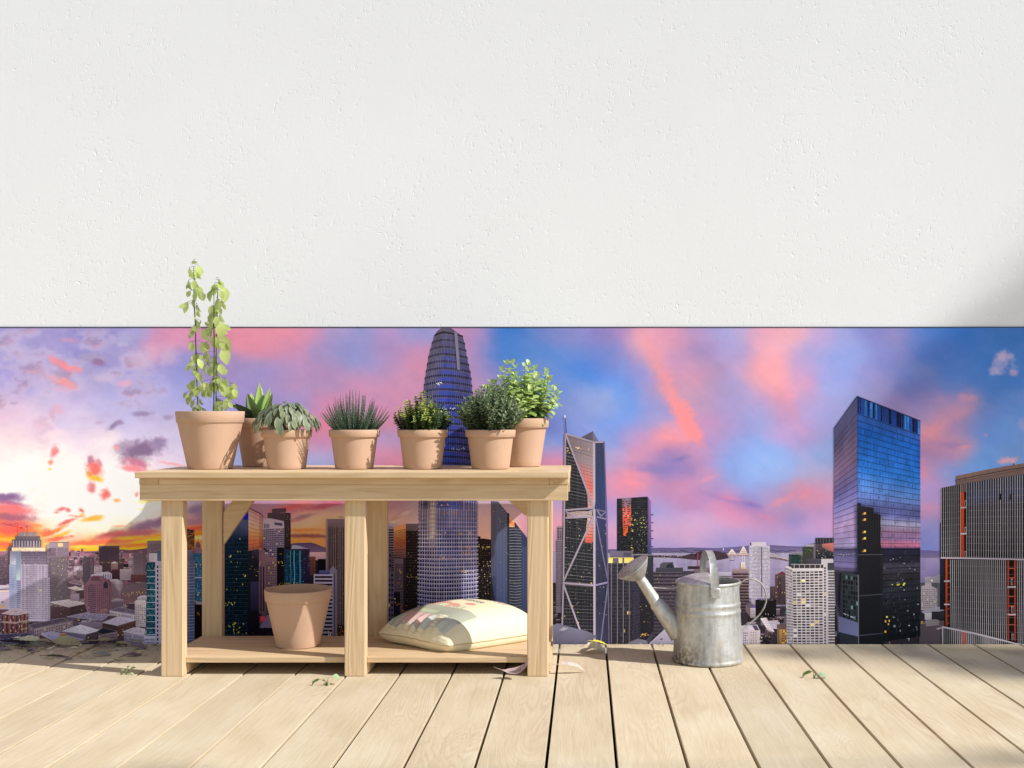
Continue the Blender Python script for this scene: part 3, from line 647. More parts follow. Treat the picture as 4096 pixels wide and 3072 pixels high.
FL = [('long pale curled leaf propped against the mural foot at the far left', 400, 48, 92, 8, PA, .9, 8, .4), ('small pale leaf touching the mural left of the long pale one', 235, 42, 40, -10, WH, .5, 4, .4),
      ('grey crumpled leaf in front of the long pale curled leaf', 480, 108, 62, 5, GY, .8, 3, .45), ('largest olive leaf of the drift lying under the white flat roof of the mural', 890, 102, 118, 12, (.40, .35, .20), 1.0, 4, .5),
      ('dark brown curled leaf in the middle of the drift at left', 285, 178, 66, 4, DK, .7, 0, .35), ('purple leaf cut by the left edge of the photo', 30, 205, 44, -12, PU, .5, 0, .6),
      ('tiny dark leaf beside the purple leaf at the photo edge', 128, 203, 22, 25, DK, .5, 0, .5), ('purple lobed leaf over the second deck gap', 405, 208, 36, -20, PU, .4, 0, .7),
      ('pale thin leaf standing between two deck gaps', 668, 190, 40, 65, WH, .6, 30, .25), ('dark twiggy leaf lying across the deck gap at the shade edge', 745, 300, 92, 6, DK, .4, 0, .16),
      ('small purple leaf beside the dark twiggy leaf', 895, 322, 34, -14, PU, .4, 0, .6), ('olive leaf at the edge of the shade by the dark twiggy leaf', 635, 325, 40, 18, OL, .6, 0, .4),
      ('broad grey leaf before the near black folded leaf', 1345, 272, 66, 10, (.25, .24, .22), .6, 0, .5), ('thin grey leaf beside the broad grey leaf', 1165, 308, 64, 4, GY, .3, 0, .15),
      ('near black folded leaf near the bench leg', 1530, 152, 84, 8, DK, .9, 0, .45), ('olive rolled leaf leaning on the near black folded leaf', 1620, 112, 78, 14, OL, .9, 5, .4),
      ('large purple arched leaf closest to the front bench leg', 1800, 186, 66, -10, PU, 1.0, 0, .6), ('flat brown purple oval leaf below the large purple arched leaf', 1740, 276, 66, 2, (.15, .11, .12), .3, 0, .5),
      ('thin pale leaf rib under the large purple arched leaf', 1835, 222, 52, 32, PA, .3, 0, .16), ('pale green leaf on the shade edge near the bench leg', 1560, 332, 46, 4, (.42, .44, .26), .4, 0, .4),
      ('whitish curled leaf tip next to the pale green leaf', 1448, 345, 30, 30, WH, .6, 0, .4), ('olive dry leaf standing up against the mural near the bench', 1400, 62, 92, 12, OL, .8, 6, .35),
      ('narrow brown leaf lying along the mural foot in the drift middle', 1230, 80, 76, 3, (.27, .20, .12), .3, 2, .2), ('faint grey leaf beside the front left bench leg', 2025, 132, 40, 5, GY, .3, 0, .3),
      ('small tan leaf in the open middle of the drift', 975, 184, 38, -5, PA, .5, 0, .45), ('tiny olive leaf below the small tan leaf', 1012, 240, 26, -12, OL, .5, 0, .45),
      ('long straight brown leaf stalk lying level in the drift', 1320, 186, 98, -1, (.30, .22, .14), .1, 0, .07), ('short dark stalk leaf crossing the third deck gap', 1440, 215, 44, 30, (.20, .15, .09), .2, 0, .14),
      ('grey leaf wedged behind the olive rolled leaf', 1790, 78, 56, 15, GY, .6, 5, .4), ('brown leaf end under the orange roof box of the mural', 575, 72, 52, -6, (.32, .25, .15), .6, 5, .4),
      ('purple grey leaf touching the largest olive leaf', 735, 102, 48, 6, (.27, .23, .24), .5, 0, .4), ('grey scrap of leaf near the photo edge by the mural', 35, 132, 26, 15, GY, .5, 0, .5)]
for lb, x, y, ln, an, cl, bd, tl, wd in FL: fallen(lb, *c7(x, y), ln, an, cl, bd * .45, 0, tl * .7, wd, roll=random.uniform(-25, 25))
fallen('bright yellow narrow leaf lying against the mural right of the bench', 2400, 2584, 72, -3, YE, .5, .0, 0, .2, cat='leaf', group=None)
fallen('large cream curled leaf right of the bench near the mural', 2385, 2612, 92, 4, (.62, .54, .37), .55, .0, 0, .5, .55, 20, group=None, wav=.015)
fallen('pinkish arched leaf lying in front of the right bench leg', 2085, 2714, 160, 9, (.44, .31, .30), -1.25, .001, -20, .30, .25, 10, prof=LANCE, group=None, wav=.008)
fallen('pale crinkled leaf pointing right beside the right bench leg', 2300, 2696, 128, 10, (.52, .45, .38), .7, .0, 3, .20, .35, 15, group=None, wav=.012)
litter = MB()
for k in range(460):
    px = random.uniform(-60, 640) if k % 4 else random.uniform(2230, 3000); py = 2578 + abs(random.gauss(0, 26 if k % 4 else 6)); D = min(dep(py), DW - .016); X = at(px, py, D)[0]; a = random.uniform(0, 6.28); s_ = random.uniform(.002, .013) * (1 if k % 4 else .5); z = random.uniform(.0012, .004)
    c_ = vary(random.choice([OL, DK, GY, PA, (.22, .16, .09)]), .3); u_ = Vector((math.cos(a), math.sin(a), random.uniform(-.05, .25))) * s_; w_ = Vector((-math.sin(a), math.cos(a), random.uniform(-.2, .3))) * s_ * random.uniform(.15, .5); q = Vector((X, D, z + abs(u_.z) + abs(w_.z)))
    litter.add([q - u_, q + w_, q + u_, q - w_], [(0, 1, 2, 3)], c_)
litter.build('leaf_litter', DRYLEAF, fix=False, kind='stuff')
def seedling(label, px, py, leaves):
    D = dep(py); X = at(px, py, D)[0]; t = thing('seedling', label, 'seedling', (X, D, 0), 0, 'seedlings in the deck gaps'); s = LS(); q = MB()
    for dx, dy, dz, ln, wd, tilt, cl in leaves:
        e_ = Vector((dx, dy, dz)); q.tube([(0, 0, -.012), (dx * .3, dy * .3, dz * .8 + .004), e_], [.0011, .0009, .0006], 5, col=(.28, .30, .12))
        d = Vector((dx, dy, 0)); d = d.normalized() if d.length > 0 else Vector((1, 0, 0)); s.leaf(e_, d + UP * tilt, UP + Vector((0, -.7, 0)), ln, ln * wd, .8, .3, cl, ROUND, wav=.03)
    s.build('leaves', LEAF, t, smooth=True, fix=False); q.build('stem', LEAF, t, smooth=True, fix=False)
G1, G2 = (.16, .24, .06), (.33, .43, .19)
seedling('little star shaped seedling growing in the deck gap left of the bench', 509, 2698, [(.008, .002, .014, .016, .5, .8, G1), (-.008, 0, .012, .016, .5, .2, G2), (.010, -.003, .006, .013, .5, -.2, G2), (-.009, -.004, .005, .012, .5, -.3, G1), (0, .003, .017, .012, .5, 1.6, G1), (.003, -.006, .004, .010, .5, -.4, G2)])
seedling('two leaved seedling growing in the deck gap beside the middle bench leg', 1306, 2742, [(-.018, -.002, .017, .031, .36, -.25, G1), (.014, .004, .021, .026, .75, .1, (.40, .52, .30)), (.004, -.003, .008, .010, .6, -.3, G2), (-.004, 0, .012, .009, .5, .5, G1)])
seedling('two leaved seedling growing in the deck gap right of the watering can', 3256, 2714, [(-.006, .002, .018, .038, .38, -.2, G1), (.012, 0, .010, .030, .62, .15, (.36, .47, .29)), (.003, 0, .008, .008, .6, 0, G2)])

# ------------------------------------------------------------------ tree beyond the terrace that throws the soft shade
TX, TY = 14.6, -.9
tree = thing('shade_tree', 'leafy tree outside the frame that shades the end of the terrace', 'tree', (TX, TY, -.24))
m = MB(); m.tube([(0, 0, 0), (.1, 0, 3), (-.05, .1, 6), (0, .3, 9.2), (.1, .5, 11.2)], [.22, .18, .15, .10, .04], 12)
T0 = Vector((TX, TY, -.24)); LV = LS()
def target(px, py, t, wall):
    D = DW if wall else dep(py); X, Z = at(px, py, D); return Vector((X, D, Z if wall else 0)) + SUN * t
cl = [(target(4180, 1140, 16.5, 1), .17, 26), (target(3900, 1250, 16.5, 1), .07, 4), (target(4130, 1270, 16.5, 1), .10, 8), (target(4000, 2640, 16, 0), .30, 36), (target(3560, 2600, 16, 0), .12, 9), (target(3330, 2620, 16.2, 0), .07, 4),
      (target(4300, 2640, 16, 0), .26, 32), (target(5300, 1500, 16.5, 1), .9, 420), (target(3900, 3060, 16, 0), .10, 4), (target(4300, 3060, 16, 0), .2, 5),
      (target(2950, 3190, 16, 0), .12, 8), (target(430, 3130, 16, 0), .09, 5),
      (Vector((15.6, -.4, 11.4)), 1.2, 600), (Vector((15.9, -1.6, 9.8)), 1.1, 500), (Vector((15.3, .6, 12.4)), 1.0, 420)]
for c, r, n in cl:
    q = c - T0; a0 = Vector((0, .2, max(4, q.z - 2.2))); m.tube([a0, (a0 + q) / 2 + Vector((0, 0, .25)), q], [.03, .016, .006], 6)
    for k in range(n):
        v = sph(math.acos(random.uniform(-1, 1)), random.uniform(0, 6.283)) * r * random.random() ** .4
        LV.leaf(q + v, sph(random.uniform(.6, 2.6), random.uniform(0, 6.283)), sph(random.uniform(0, 1.2), random.uniform(0, 6.283)), .15, .085, .3, .2, vary((.07, .115, .035), .3))
m.build('trunk', BARK, tree, smooth=True, fix=False); LV.build('crown', LEAF, tree, smooth=True, fix=False)
# ------------------------------------------------------------------ the printed mural: a flat film on a thin board over the lower wall
mural = thing('city_mural', 'wide printed mural of a city skyline at sunset covering the lower part of the wall', 'mural', (0, DW, 0))
MTOP, MBOT, X0P, X1P = 1311.0, 2575.0, -700.0, 4900.0
m = MB(); xa, zt_ = at(X0P, 1307, DW); xb = at(X1P, 0, DW)[0]
m.box(xa, xb, DW - .004, DW - .0002, .001, zt_ - .0035, .0003); m.build('board', DARKTRIM, mural, off=(0, DW, 0))
m = MB(); m.box(xa, xb, DW - .0056, DW - .0002, zt_ - .0034, zt_ - .0002, .0004); m.build('edge_strip', DARKTRIM, mural, off=(0, DW, 0))
rng = random.Random(11); GAIN = 1.03
CR = {'A': (0, 2070, 3.253), 'B': (700, 2000, 2.86), 'C': (1500, 2000, 3.456), 'D': (2180, 1640, 3.95), 'E': (2200, 1980, 2.765), 'F': (2900, 2130, 3.686), 'G': (3300, 1560, 1.626), 'H': (3640, 1840, 2.241), 'W': (2450, 2180, 3.19), 'T': (1024, 1200, 2.16), 'P': (0, 0, 1)}
def lerp(a, b, t): return tuple(x + (y - x) * t for x, y in zip(a, b))
def jit(c, a): k = 1 + rng.uniform(-a, a); return tuple(min(255, v * k) for v in c)
def pick(pal): return rng.choices([p[0] for p in pal], [p[1] for p in pal])[0]
ALLP = []
class PR:                                # one printed part: groups of flat polygons, later ones lie on top
    def __init__(s, crop='P'): s.crop = CR[crop]; s.calls = []; s.lv = 0; s.g = GAIN; s.hold = 0
    def T(s, p): x0, y0, k = s.crop; return (x0 + p[0] / k, min(MBOT, max(MTOP, y0 + p[1] / k)))
    def new(s):
        if not s.hold: s.calls.append((s.lv, len(s.calls), []))
    def keep(s): s.calls.append((s.lv, len(s.calls), [])); s.hold += 1; return s
    def free(s): s.hold -= 1; return s
    def raw(s, pts, col, T=True):
        q = [s.T(p) for p in pts] if T else pts
        a = sum(q[i][0] * q[(i + 1) % len(q)][1] - q[(i + 1) % len(q)][0] * q[i][1] for i in range(len(q)))
        if abs(a) < .02: return
        if a > 0: q = q[::-1]; col = col[::-1] if isinstance(col, list) else col
        s.new(); s.calls[-1][2].append((q, [tuple(v * s.g for v in c) for c in (col if isinstance(col, list) else [col] * len(q))]))
    def poly(s, pts, col): s.raw(pts, col); return s
    @staticmethod
    def bil(q, u, v):
        a, b, c, d = q; return ((a[0] * (1 - u) + b[0] * u) * (1 - v) + (d[0] * (1 - u) + c[0] * u) * v, (a[1] * (1 - u) + b[1] * u) * (1 - v) + (d[1] * (1 - u) + c[1] * u) * v)
    def cell(s, q, u0, u1, v0, v1, col): s.raw([s.bil(q, u0, v0), s.bil(q, u1, v0), s.bil(q, u1, v1), s.bil(q, u0, v1)], col)
    def grad(s, q, stops, mot=0, n=1):
        st = [(t, c) for t, c in stops]; s.keep()
        for (t0, c0), (t1, c1) in zip(st, st[1:]):
            for i in range(n):
                u0, u1 = i / n, (i + 1) / n; a, b = jit(c0, mot), jit(c1, mot)
                s.raw([s.bil(q, u0, t0), s.bil(q, u1, t0), s.bil(q, u1, t1), s.bil(q, u0, t1)], [a, a, b, b])
        return s.free()
    def rect(s, x0, y0, x1, y1, col, col2=None, mot=0): 
        return s.grad(((x0, y0), (x1, y0), (x1, y1), (x0, y1)), [(0, col), (1, col2 or col)], mot)
    def win(s, q, nx, ny, fx, fy, pal, skip=0, mot=.2, u0=0, u1=1, v0=0, v1=1):
        s.lv += 1; s.keep()
        for i in range(nx):
            for j in range(ny):
                if rng.random() < skip + .04: continue
                a, b = u0 + (u1 - u0) * (i + .5 - fx / 2) / nx, u0 + (u1 - u0) * (i + .5 + fx / 2) / nx
                c, d = v0 + (v1 - v0) * (j + .5 - fy / 2) / ny, v0 + (v1 - v0) * (j + .5 + fy / 2) / ny
                s.cell(q, a, b, c, d, jit(pick(pal), mot))
        s.lv -= 1; return s.free()
    def vl(s, q, n, w, col, u0=0, u1=1, v0=0, v1=1, up=2, mot=.1):
        s.lv += up; s.keep()
        for i in range(n):
            u = u0 + (u1 - u0) * (i + .5) / n; h = (u1 - u0) / n * w / 2; s.cell(q, u - h, u + h, v0, v1, jit(col, mot))
        s.lv -= up; return s.free()
    def hl(s, q, n, w, col, u0=0, u1=1, v0=0, v1=1, up=2, mot=.1):
        s.lv += up; s.keep()
        for i in range(n):
            v = v0 + (v1 - v0) * (i + .5) / n; h = (v1 - v0) / n * w / 2; s.cell(q, u0, u1, v - h, v + h, jit(col, mot))
        s.lv -= up; return s.free()
    def ln(s, pts, w, col, up=3):
        s.lv += up
        for (x0, y0), (x1, y1) in zip(pts, pts[1:]):
            L = math.hypot(x1 - x0, y1 - y0) or 1; nx, ny = -(y1 - y0) / L * w / 2, (x1 - x0) / L * w / 2
            s.raw([(x0 + nx, y0 + ny), (x1 + nx, y1 + ny), (x1 - nx, y1 - ny), (x0 - nx, y0 - ny)], col)
        s.lv -= up; return s
    def dots(s, q, n, sx, sy, pal, up=3):
        s.lv += up
        sx, sy = sx * .60, sy * .60; n = max(1, int(n * .65))
        for _ in range(n):
            x, y = s.bil(q, rng.random(), rng.random()); a, b = sx * rng.uniform(.5, 1.3) / 2, sy * rng.uniform(.5, 1.3) / 2
            s.raw([(x - a, y - b), (x + a, y - b), (x + a, y + b), (x - a, y + b)], jit(pick(pal), .15))
        s.lv -= up; return s
    def build(s, name, layer, label=None, kind=None): ALLP.append((layer, len(ALLP), s, name, label, kind))
def lay_out():
    BX, LV = np.zeros((40000, 4)), np.zeros(40000, dtype=int); n = 0; top = 0
    for layer, k, s, name, label, kind in sorted(ALLP, key=lambda t: (t[0], t[1])):
        vs, fs, cs = [], [], []
        for lv, order, faces in sorted(s.calls, key=lambda c: (c[0], c[1])):
            if not faces: continue
            P_ = [p for q, c in faces for p in q]; x0, x1, y0, y1 = min(p[0] for p in P_), max(p[0] for p in P_), min(p[1] for p in P_), max(p[1] for p in P_)
            hit = (BX[:n, 0] < x1 - .01) & (BX[:n, 1] > x0 + .01) & (BX[:n, 2] < y1 - .01) & (BX[:n, 3] > y0 + .01)
            L_ = 1 + (LV[:n][hit].max() if hit.any() else 0); BX[n] = (x0, x1, y0, y1); LV[n] = L_; n += 1; top = max(top, L_)
            for q, c in faces:
                b = len(vs); fs.append(tuple(range(b, b + len(q)))); cs += c
                for x, y in q: X, Z = at(x, y, DW); vs.append((X, -.0046 - L_ * .00006, Z))
        me = bpy.data.meshes.new(name); me.from_pydata(vs, [], fs)
        a = me.color_attributes.new('Col', 'FLOAT_COLOR', 'CORNER'); buf = np.ones((len(me.loops), 4), dtype=np.float32)
        vp = np.array([p for lv, o_, faces in sorted(s.calls, key=lambda c: (c[0], c[1])) for q, c in faces for p in q]).reshape(-1, 2); nz = 1 + .26 * fbm(vp[:, 0] / 70, vp[:, 1] / 90, 301, 3) + .16 * fbm(vp[:, 0] / 12, vp[:, 1] / 12, 311, 2)
        c = np.clip(np.array(cs, dtype=np.float64) * nz[:, None] / 255, 0, 1); c = np.clip(1.06 * c ** 1.16, 0, 1); ds = (.34 * np.clip((vp[:, 0] - 1000) / 500, 0, 1))[:, None]; lm = (c @ np.array([.35, .5, .15]))[:, None]; sat = (c.max(1) - c.min(1))[:, None]; ds = ds * np.clip(1.6 - 4 * sat, 0, 1); c = c * (1 - ds) + lm * ds; wl = np.clip((700 - vp[:, 0]) / 60, 0, 1)[:, None]; c = c * (1 - wl) + wl * np.clip(c ** .90 * np.array([1.06, 1.05, 1.02]), 0, 1); buf[:, :3] = np.where(c <= .04045, c / 12.92, ((c + .055) / 1.055) ** 2.4); a.data.foreach_set('color', buf.ravel())
        me.materials.append(PRINT); link(bpy.data.objects.new(name, me), mural, label=label, kind=kind)
    print('print levels', top, 'calls', n)
def R4(x0, y0, x1, y1): return ((x0, y0), (x1, y0), (x1, y1), (x0, y1))

# ---- sky
def vnoise(x, y, seed):
    r = np.random.RandomState(seed).rand(257, 257); xi, yi = np.floor(x).astype(int), np.floor(y).astype(int); fx, fy = x - xi, y - yi
    fx, fy = fx * fx * (3 - 2 * fx), fy * fy * (3 - 2 * fy); g = lambda i, j: r[(xi + i) % 257, (yi + j) % 257]
    return (g(0, 0) * (1 - fx) + g(1, 0) * fx) * (1 - fy) + (g(0, 1) * (1 - fx) + g(1, 1) * fx) * fy
def fbm(x, y, seed, o=5, k=.5):
    t, a, n = 0, 1, 0
    for i in range(o): t = t + a * vnoise(x * 2 ** i, y * 2 ** i, seed + i); n += a; a *= k
    return t / n - .5
SKYP = '''50 1320 160 150 205;0 1310 158 150 205;170 1315 160 150 205;440 1320 150 140 200;520 1330 165 160 210;650 1320 205 140 180;700 1340 225 150 180;850 1330 205 140 185;950 1350 225 140 165;1000 1360 230 145 170;
60 1400 176 166 215;200 1400 165 155 208;380 1400 150 145 205;450 1450 150 145 205;550 1430 185 168 213;650 1400 212 160 192;720 1450 150 150 215;870 1450 165 145 200;50 1500 165 155 215;200 1500 180 165 212;400 1500 175 165 210;550 1500 160 155 215;700 1500 158 155 218;
30 1560 175 165 220;300 1560 190 175 220;500 1560 175 170 222;700 1560 170 170 228;0 1620 225 190 215;200 1620 205 190 225;450 1620 190 185 230;650 1600 185 180 230;100 1680 225 200 225;300 1680 215 200 232;600 1680 195 185 228;50 1740 240 215 225;300 1740 235 215 235;600 1740 218 208 238;
50 1800 250 235 235;250 1800 252 240 240;400 1800 245 232 240;700 1800 215 205 240;950 1750 170 180 235;100 1880 255 250 245;300 1880 255 252 248;450 1880 255 250 250;680 1850 240 220 238;540 1900 255 252 252;950 1850 175 190 240;800 1880 215 205 240;
100 1960 255 252 250;250 2000 255 254 250;400 2000 255 255 252;600 2030 255 253 252;640 1990 255 254 254;250 2060 255 254 240;400 2090 255 254 250;550 2060 255 252 248;650 2080 240 215 220;150 2010 255 245 240;
250 2130 255 252 238;60 2140 255 140 70;30 2190 255 160 60;300 2180 255 130 80;400 2190 255 190 60;600 2180 255 190 55;500 2180 250 140 80;150 2160 255 190 80;330 2120 255 250 225;450 2120 255 235 205;
780 2030 225 205 225;770 2060 205 175 205;780 2110 240 120 95;790 2150 255 190 60;860 2180 230 120 60;1030 2030 205 155 195;1100 2015 205 170 215;1180 2020 232 130 150;1300 2020 220 115 145;1230 2060 255 215 200;1320 2062 255 228 205;1350 2010 190 150 195;1200 2085 255 238 222;1300 2100 255 225 190;1200 2122 255 170 95;1300 2125 255 180 110;1220 2165 255 165 75;1300 2165 250 150 90;1050 2100 230 160 160;1400 2060 255 215 190;1450 2120 255 190 140;
1570 2010 215 150 185;1620 2040 200 180 210;1600 2070 235 180 170;1560 2080 250 205 195;1640 2095 240 210 230;1580 2120 250 200 185;1940 2010 205 185 220;1940 2060 240 195 205;1940 2105 232 188 192;1940 2140 245 190 170;
1060 1340 225 145 165;1150 1340 235 145 165;1230 1330 215 150 185;1350 1330 170 155 205;1450 1330 150 155 210;1550 1330 185 150 200;1650 1330 160 155 210;1060 1400 225 145 170;1150 1400 205 145 185;1300 1400 170 150 200;1400 1400 150 150 208;1550 1400 175 145 195;1650 1420 200 145 185;1060 1480 165 150 205;1150 1480 185 150 200;1300 1480 185 145 190;1450 1470 150 155 215;1550 1480 185 150 200;1650 1470 225 150 180;
1050 1550 170 150 210;1150 1540 190 150 195;1300 1540 175 148 195;1450 1510 215 150 185;1580 1530 215 155 190;1650 1540 210 150 185;1050 1620 165 150 215;1200 1620 165 155 215;1300 1610 215 145 180;1450 1620 205 150 190;1600 1620 215 150 185;1280 1700 225 140 170;1560 1700 215 145 175;1270 1780 200 150 195;1250 1840 180 185 235;1540 1760 175 165 220;1530 1820 235 145 170;1560 1850 225 150 180;1240 1860 175 190 240;1510 1800 200 165 215;1400 1700 215 145 180;1400 1850 175 175 230;
1880 1330 205 145 185;1930 1330 150 140 200;2000 1320 60 120 205;1900 1400 205 150 190;1960 1400 140 140 205;2030 1380 75 130 210;1920 1480 195 150 195;2000 1480 110 140 215;1900 1560 210 155 195;1960 1540 160 155 215;2060 1320 50 115 200;2060 1400 75 130 208;2120 1340 95 130 205;2150 1400 95 135 210;2200 1330 130 135 200;2300 1330 140 140 205;2400 1330 145 130 195;2460 1340 150 130 195;2250 1450 100 140 215;2350 1400 115 135 205;2450 1420 100 130 208;
2150 1500 115 140 210;2350 1480 85 135 222;2490 1430 110 132 210;2530 1340 225 165 185;2600 1340 225 160 185;2700 1340 215 150 180;2800 1320 175 150 200;2950 1320 165 165 220;3040 1340 225 165 190;2520 1430 175 150 200;2570 1400 235 165 180;2700 1420 195 150 190;2800 1400 165 140 190;2900 1400 170 160 215;2500 1500 105 145 230;2560 1500 165 150 205;2750 1500 205 150 180;2850 1480 175 145 190;2950 1450 180 160 210;3040 1470 240 165 180;
2250 1560 115 145 220;2450 1560 110 158 236;2400 1600 150 165 222;2500 1580 105 153 232;2600 1560 185 150 190;2750 1560 205 155 185;2850 1560 175 150 195;2950 1550 165 160 215;3040 1530 245 165 170;2200 1620 125 145 215;2300 1620 130 150 215;2420 1620 145 165 225;2550 1620 115 158 236;2640 1620 165 150 205;2800 1620 190 150 185;2900 1620 165 155 210;3020 1600 180 160 210;
2200 1700 115 130 210;2350 1680 135 155 225;2500 1690 120 158 236;2620 1690 155 155 215;2850 1690 195 145 190;2950 1700 160 155 215;3050 1680 150 170 230;2180 1780 130 160 230;2300 1780 135 150 218;2450 1760 130 160 230;2550 1750 190 150 200;2680 1760 245 155 170;2850 1770 175 150 205;2950 1780 145 165 230;3040 1800 144 178 242;2190 1840 225 145 180;2450 1850 175 160 210;2600 1830 215 150 185;2700 1840 130 120 185;2780 1820 200 145 185;2900 1830 140 165 232;3050 1860 146 182 244;
2450 1920 200 150 190;2550 1920 240 150 170;2650 1880 135 125 190;2750 1900 160 135 195;2820 1920 225 150 180;2950 1910 140 165 228;3050 1900 152 182 240;2450 1970 215 150 190;2520 1930 240 145 165;2600 1960 195 145 190;2750 1960 205 140 175;2850 1950 140 150 218;3000 1930 150 175 238;3060 1980 145 165 228;2450 2030 165 150 215;2600 2030 160 155 215;2750 2000 190 140 190;2900 1990 215 140 180;3000 2020 140 120 190;3060 2060 205 140 180;
2450 2090 190 160 210;2650 2080 195 165 215;2800 2080 205 165 210;2950 2060 225 150 185;2460 2130 225 165 200;2650 2130 225 170 200;2800 2130 220 170 205;3000 2120 200 160 205;2650 2170 170 155 210;2850 2165 165 155 210;3000 2160 165 155 210;2450 2170 195 155 200;2230 2010 185 165 215;2230 2080 235 165 185;2220 2150 200 150 190;
3090 1330 235 170 190;3180 1330 235 175 190;3300 1330 190 165 215;3400 1340 155 165 225;3500 1330 130 135 200;3600 1330 150 140 195;3690 1330 100 130 205;3730 1330 66 125 212;3850 1320 70 125 212;4000 1320 80 132 210;4090 1320 70 125 205;3130 1420 240 175 190;3250 1420 175 165 220;3400 1430 150 165 230;3550 1430 135 140 205;3700 1420 90 125 205;3800 1420 82 130 214;3950 1420 82 135 216;4080 1420 82 135 212;
3100 1480 250 170 175;3200 1480 195 160 210;3350 1490 150 165 232;3500 1500 150 150 215;3650 1500 125 140 208;3800 1500 92 135 216;3920 1500 82 135 216;4090 1500 80 135 216;3090 1540 245 165 175;3210 1530 215 160 195;3350 1560 160 170 232;3500 1560 165 160 215;3650 1570 115 130 205;3800 1560 98 140 220;3950 1580 92 140 220;4080 1600 108 145 216;
3120 1600 225 155 180;3250 1600 185 160 210;3380 1620 160 165 220;3620 1620 170 145 200;3750 1600 190 150 195;3870 1590 210 155 190;3950 1640 115 145 216;4080 1650 105 150 222;3100 1660 200 150 190;3200 1680 190 155 205;3300 1660 165 165 225;3700 1650 165 150 205;3850 1640 205 155 190;3800 1680 215 150 180;3920 1700 118 150 222;4080 1700 122 160 228;
3120 1740 190 160 215;3230 1760 175 155 210;3300 1800 150 180 240;3680 1740 235 155 170;3750 1760 230 150 170;3830 1740 165 150 205;4000 1740 112 155 228;3100 1830 152 180 242;3250 1830 170 180 235;3690 1800 165 130 185;3780 1800 180 140 188;3850 1790 225 155 175;3950 1820 112 160 232;4090 1800 128 165 228;3100 1900 165 185 240;3250 1900 185 185 230;3700 1870 215 145 180;3780 1860 140 160 225;3900 1860 122 165 232;
3100 1980 170 165 220;3120 2000 235 150 170;3220 1980 235 150 175;3280 1940 205 160 200;3150 2060 140 145 210;3250 2050 190 150 200;3090 2090 195 150 200;3250 2120 215 160 205;3100 2160 175 160 210;3250 2165 150 150 210;3700 1960 195 160 215;3700 2040 215 150 185;3720 2090 145 150 215;3700 2160 135 140 205;3740 1990 175 155 215;4300 1500 110 145 215;4600 1700 130 160 225;-200 1500 170 160 215;-400 1800 245 225 235'''
K = np.array([[float(v) for v in q.split()] for q in SKYP.replace('\n', '').split(';') if q.strip()])
ST = 4.0; gx = np.arange(X0P, X1P + ST, ST); gy = np.arange(MTOP, 2240, ST); XX, YY = np.meshgrid(gx, gy); x, y = XX.ravel(), YY.ravel()
wx = x + 80 * fbm(x / 190, y / 130, 3, 4, .42) + 12 * fbm(x / 45, y / 38, 21); wy = y + 52 * fbm(x / 190, y / 130, 9, 4, .42) + 10 * fbm(x / 45, y / 38, 27)
num = np.zeros((len(x), 3)); den = np.zeros(len(x))
for px, py, r, g_, b in K:
    q = ((wx - px) / 50) ** 2 + ((wy - py) / 34) ** 2; wgt = np.exp(-.5 * np.minimum(q, 60)) + 1e-7 / (1 + q) ** 2
    num += wgt[:, None] * np.array([r, g_, b]); den += wgt
C = num / den[:, None]
# fine wisps follow the drift of the cloud
a_ = R(38); sx_, sy_ = x * math.cos(a_) + y * math.sin(a_), -x * math.sin(a_) + y * math.cos(a_)
wisp = fbm(sx_ / 160, sy_ / 34, 41, 5, .55); fl = fbm(x / 60, y / 42, 55, 5, .55)
calm = np.clip((x - 700) / 500, 0, 1)
C = C + (wisp * 14 * calm)[:, None] * np.array([1.0, .25, .1]) + (fl * (10 + 14 * (1 - calm)))[:, None] * np.array([.9, .8, .7])
N1, N2 = fbm(x / 46, y / 34, 71, 5, .6), fbm(x / 20, y / 16, 83, 4, .6)
WA, WB, N3 = fbm(x / 26, y / 22, 101, 4, .6), fbm(x / 26, y / 22, 131, 4, .6), fbm(x / 11, y / 9, 151, 3, .6)
def puffs(x0, x1, y0, y1, sc, thr, seed, cols, al=.9):
    # small cumulus: pale tops, mauve bodies, coral edges towards the low sun
    global C
    w = np.clip((x - x0) / 120, 0, 1) * np.clip((x1 - x) / 160, 0, 1) * np.clip((y - y0) / 40, 0, 1) * np.clip((y1 - y) / 90, 0, 1)
    f = lambda dx, dy: fbm((x + dx + 18 * WA) / sc, (y + dy + 14 * WB) / (sc * .62), seed, 6, .56)
    n = f(0, 0); d = np.clip((n - thr + .05) / .24, 0, 1) * w; g = np.clip((f(-10, -12) - n) * 7 + .1, 0, 1); h = np.clip((n - thr - .10) / .14, 0, 1)
    c = np.array(cols[0])[None] * (1 - h)[:, None] + np.array(cols[1])[None] * h[:, None]; k2 = (g * h)[:, None] * .9; c = c * (1 - k2) + np.array(cols[2])[None] * k2
    k = (d * d * (3 - 2 * d) * al)[:, None]; C = C * (1 - k) + c * k
puffs(-760, 760, 1290, 1700, 130, .0, 211, ((205, 190, 222), (165, 142, 178), (255, 150, 150)), .72)
puffs(-760, 520, 1540, 1840, 170, .05, 251, ((238, 212, 228), (212, 172, 200), (250, 170, 185)), .5)
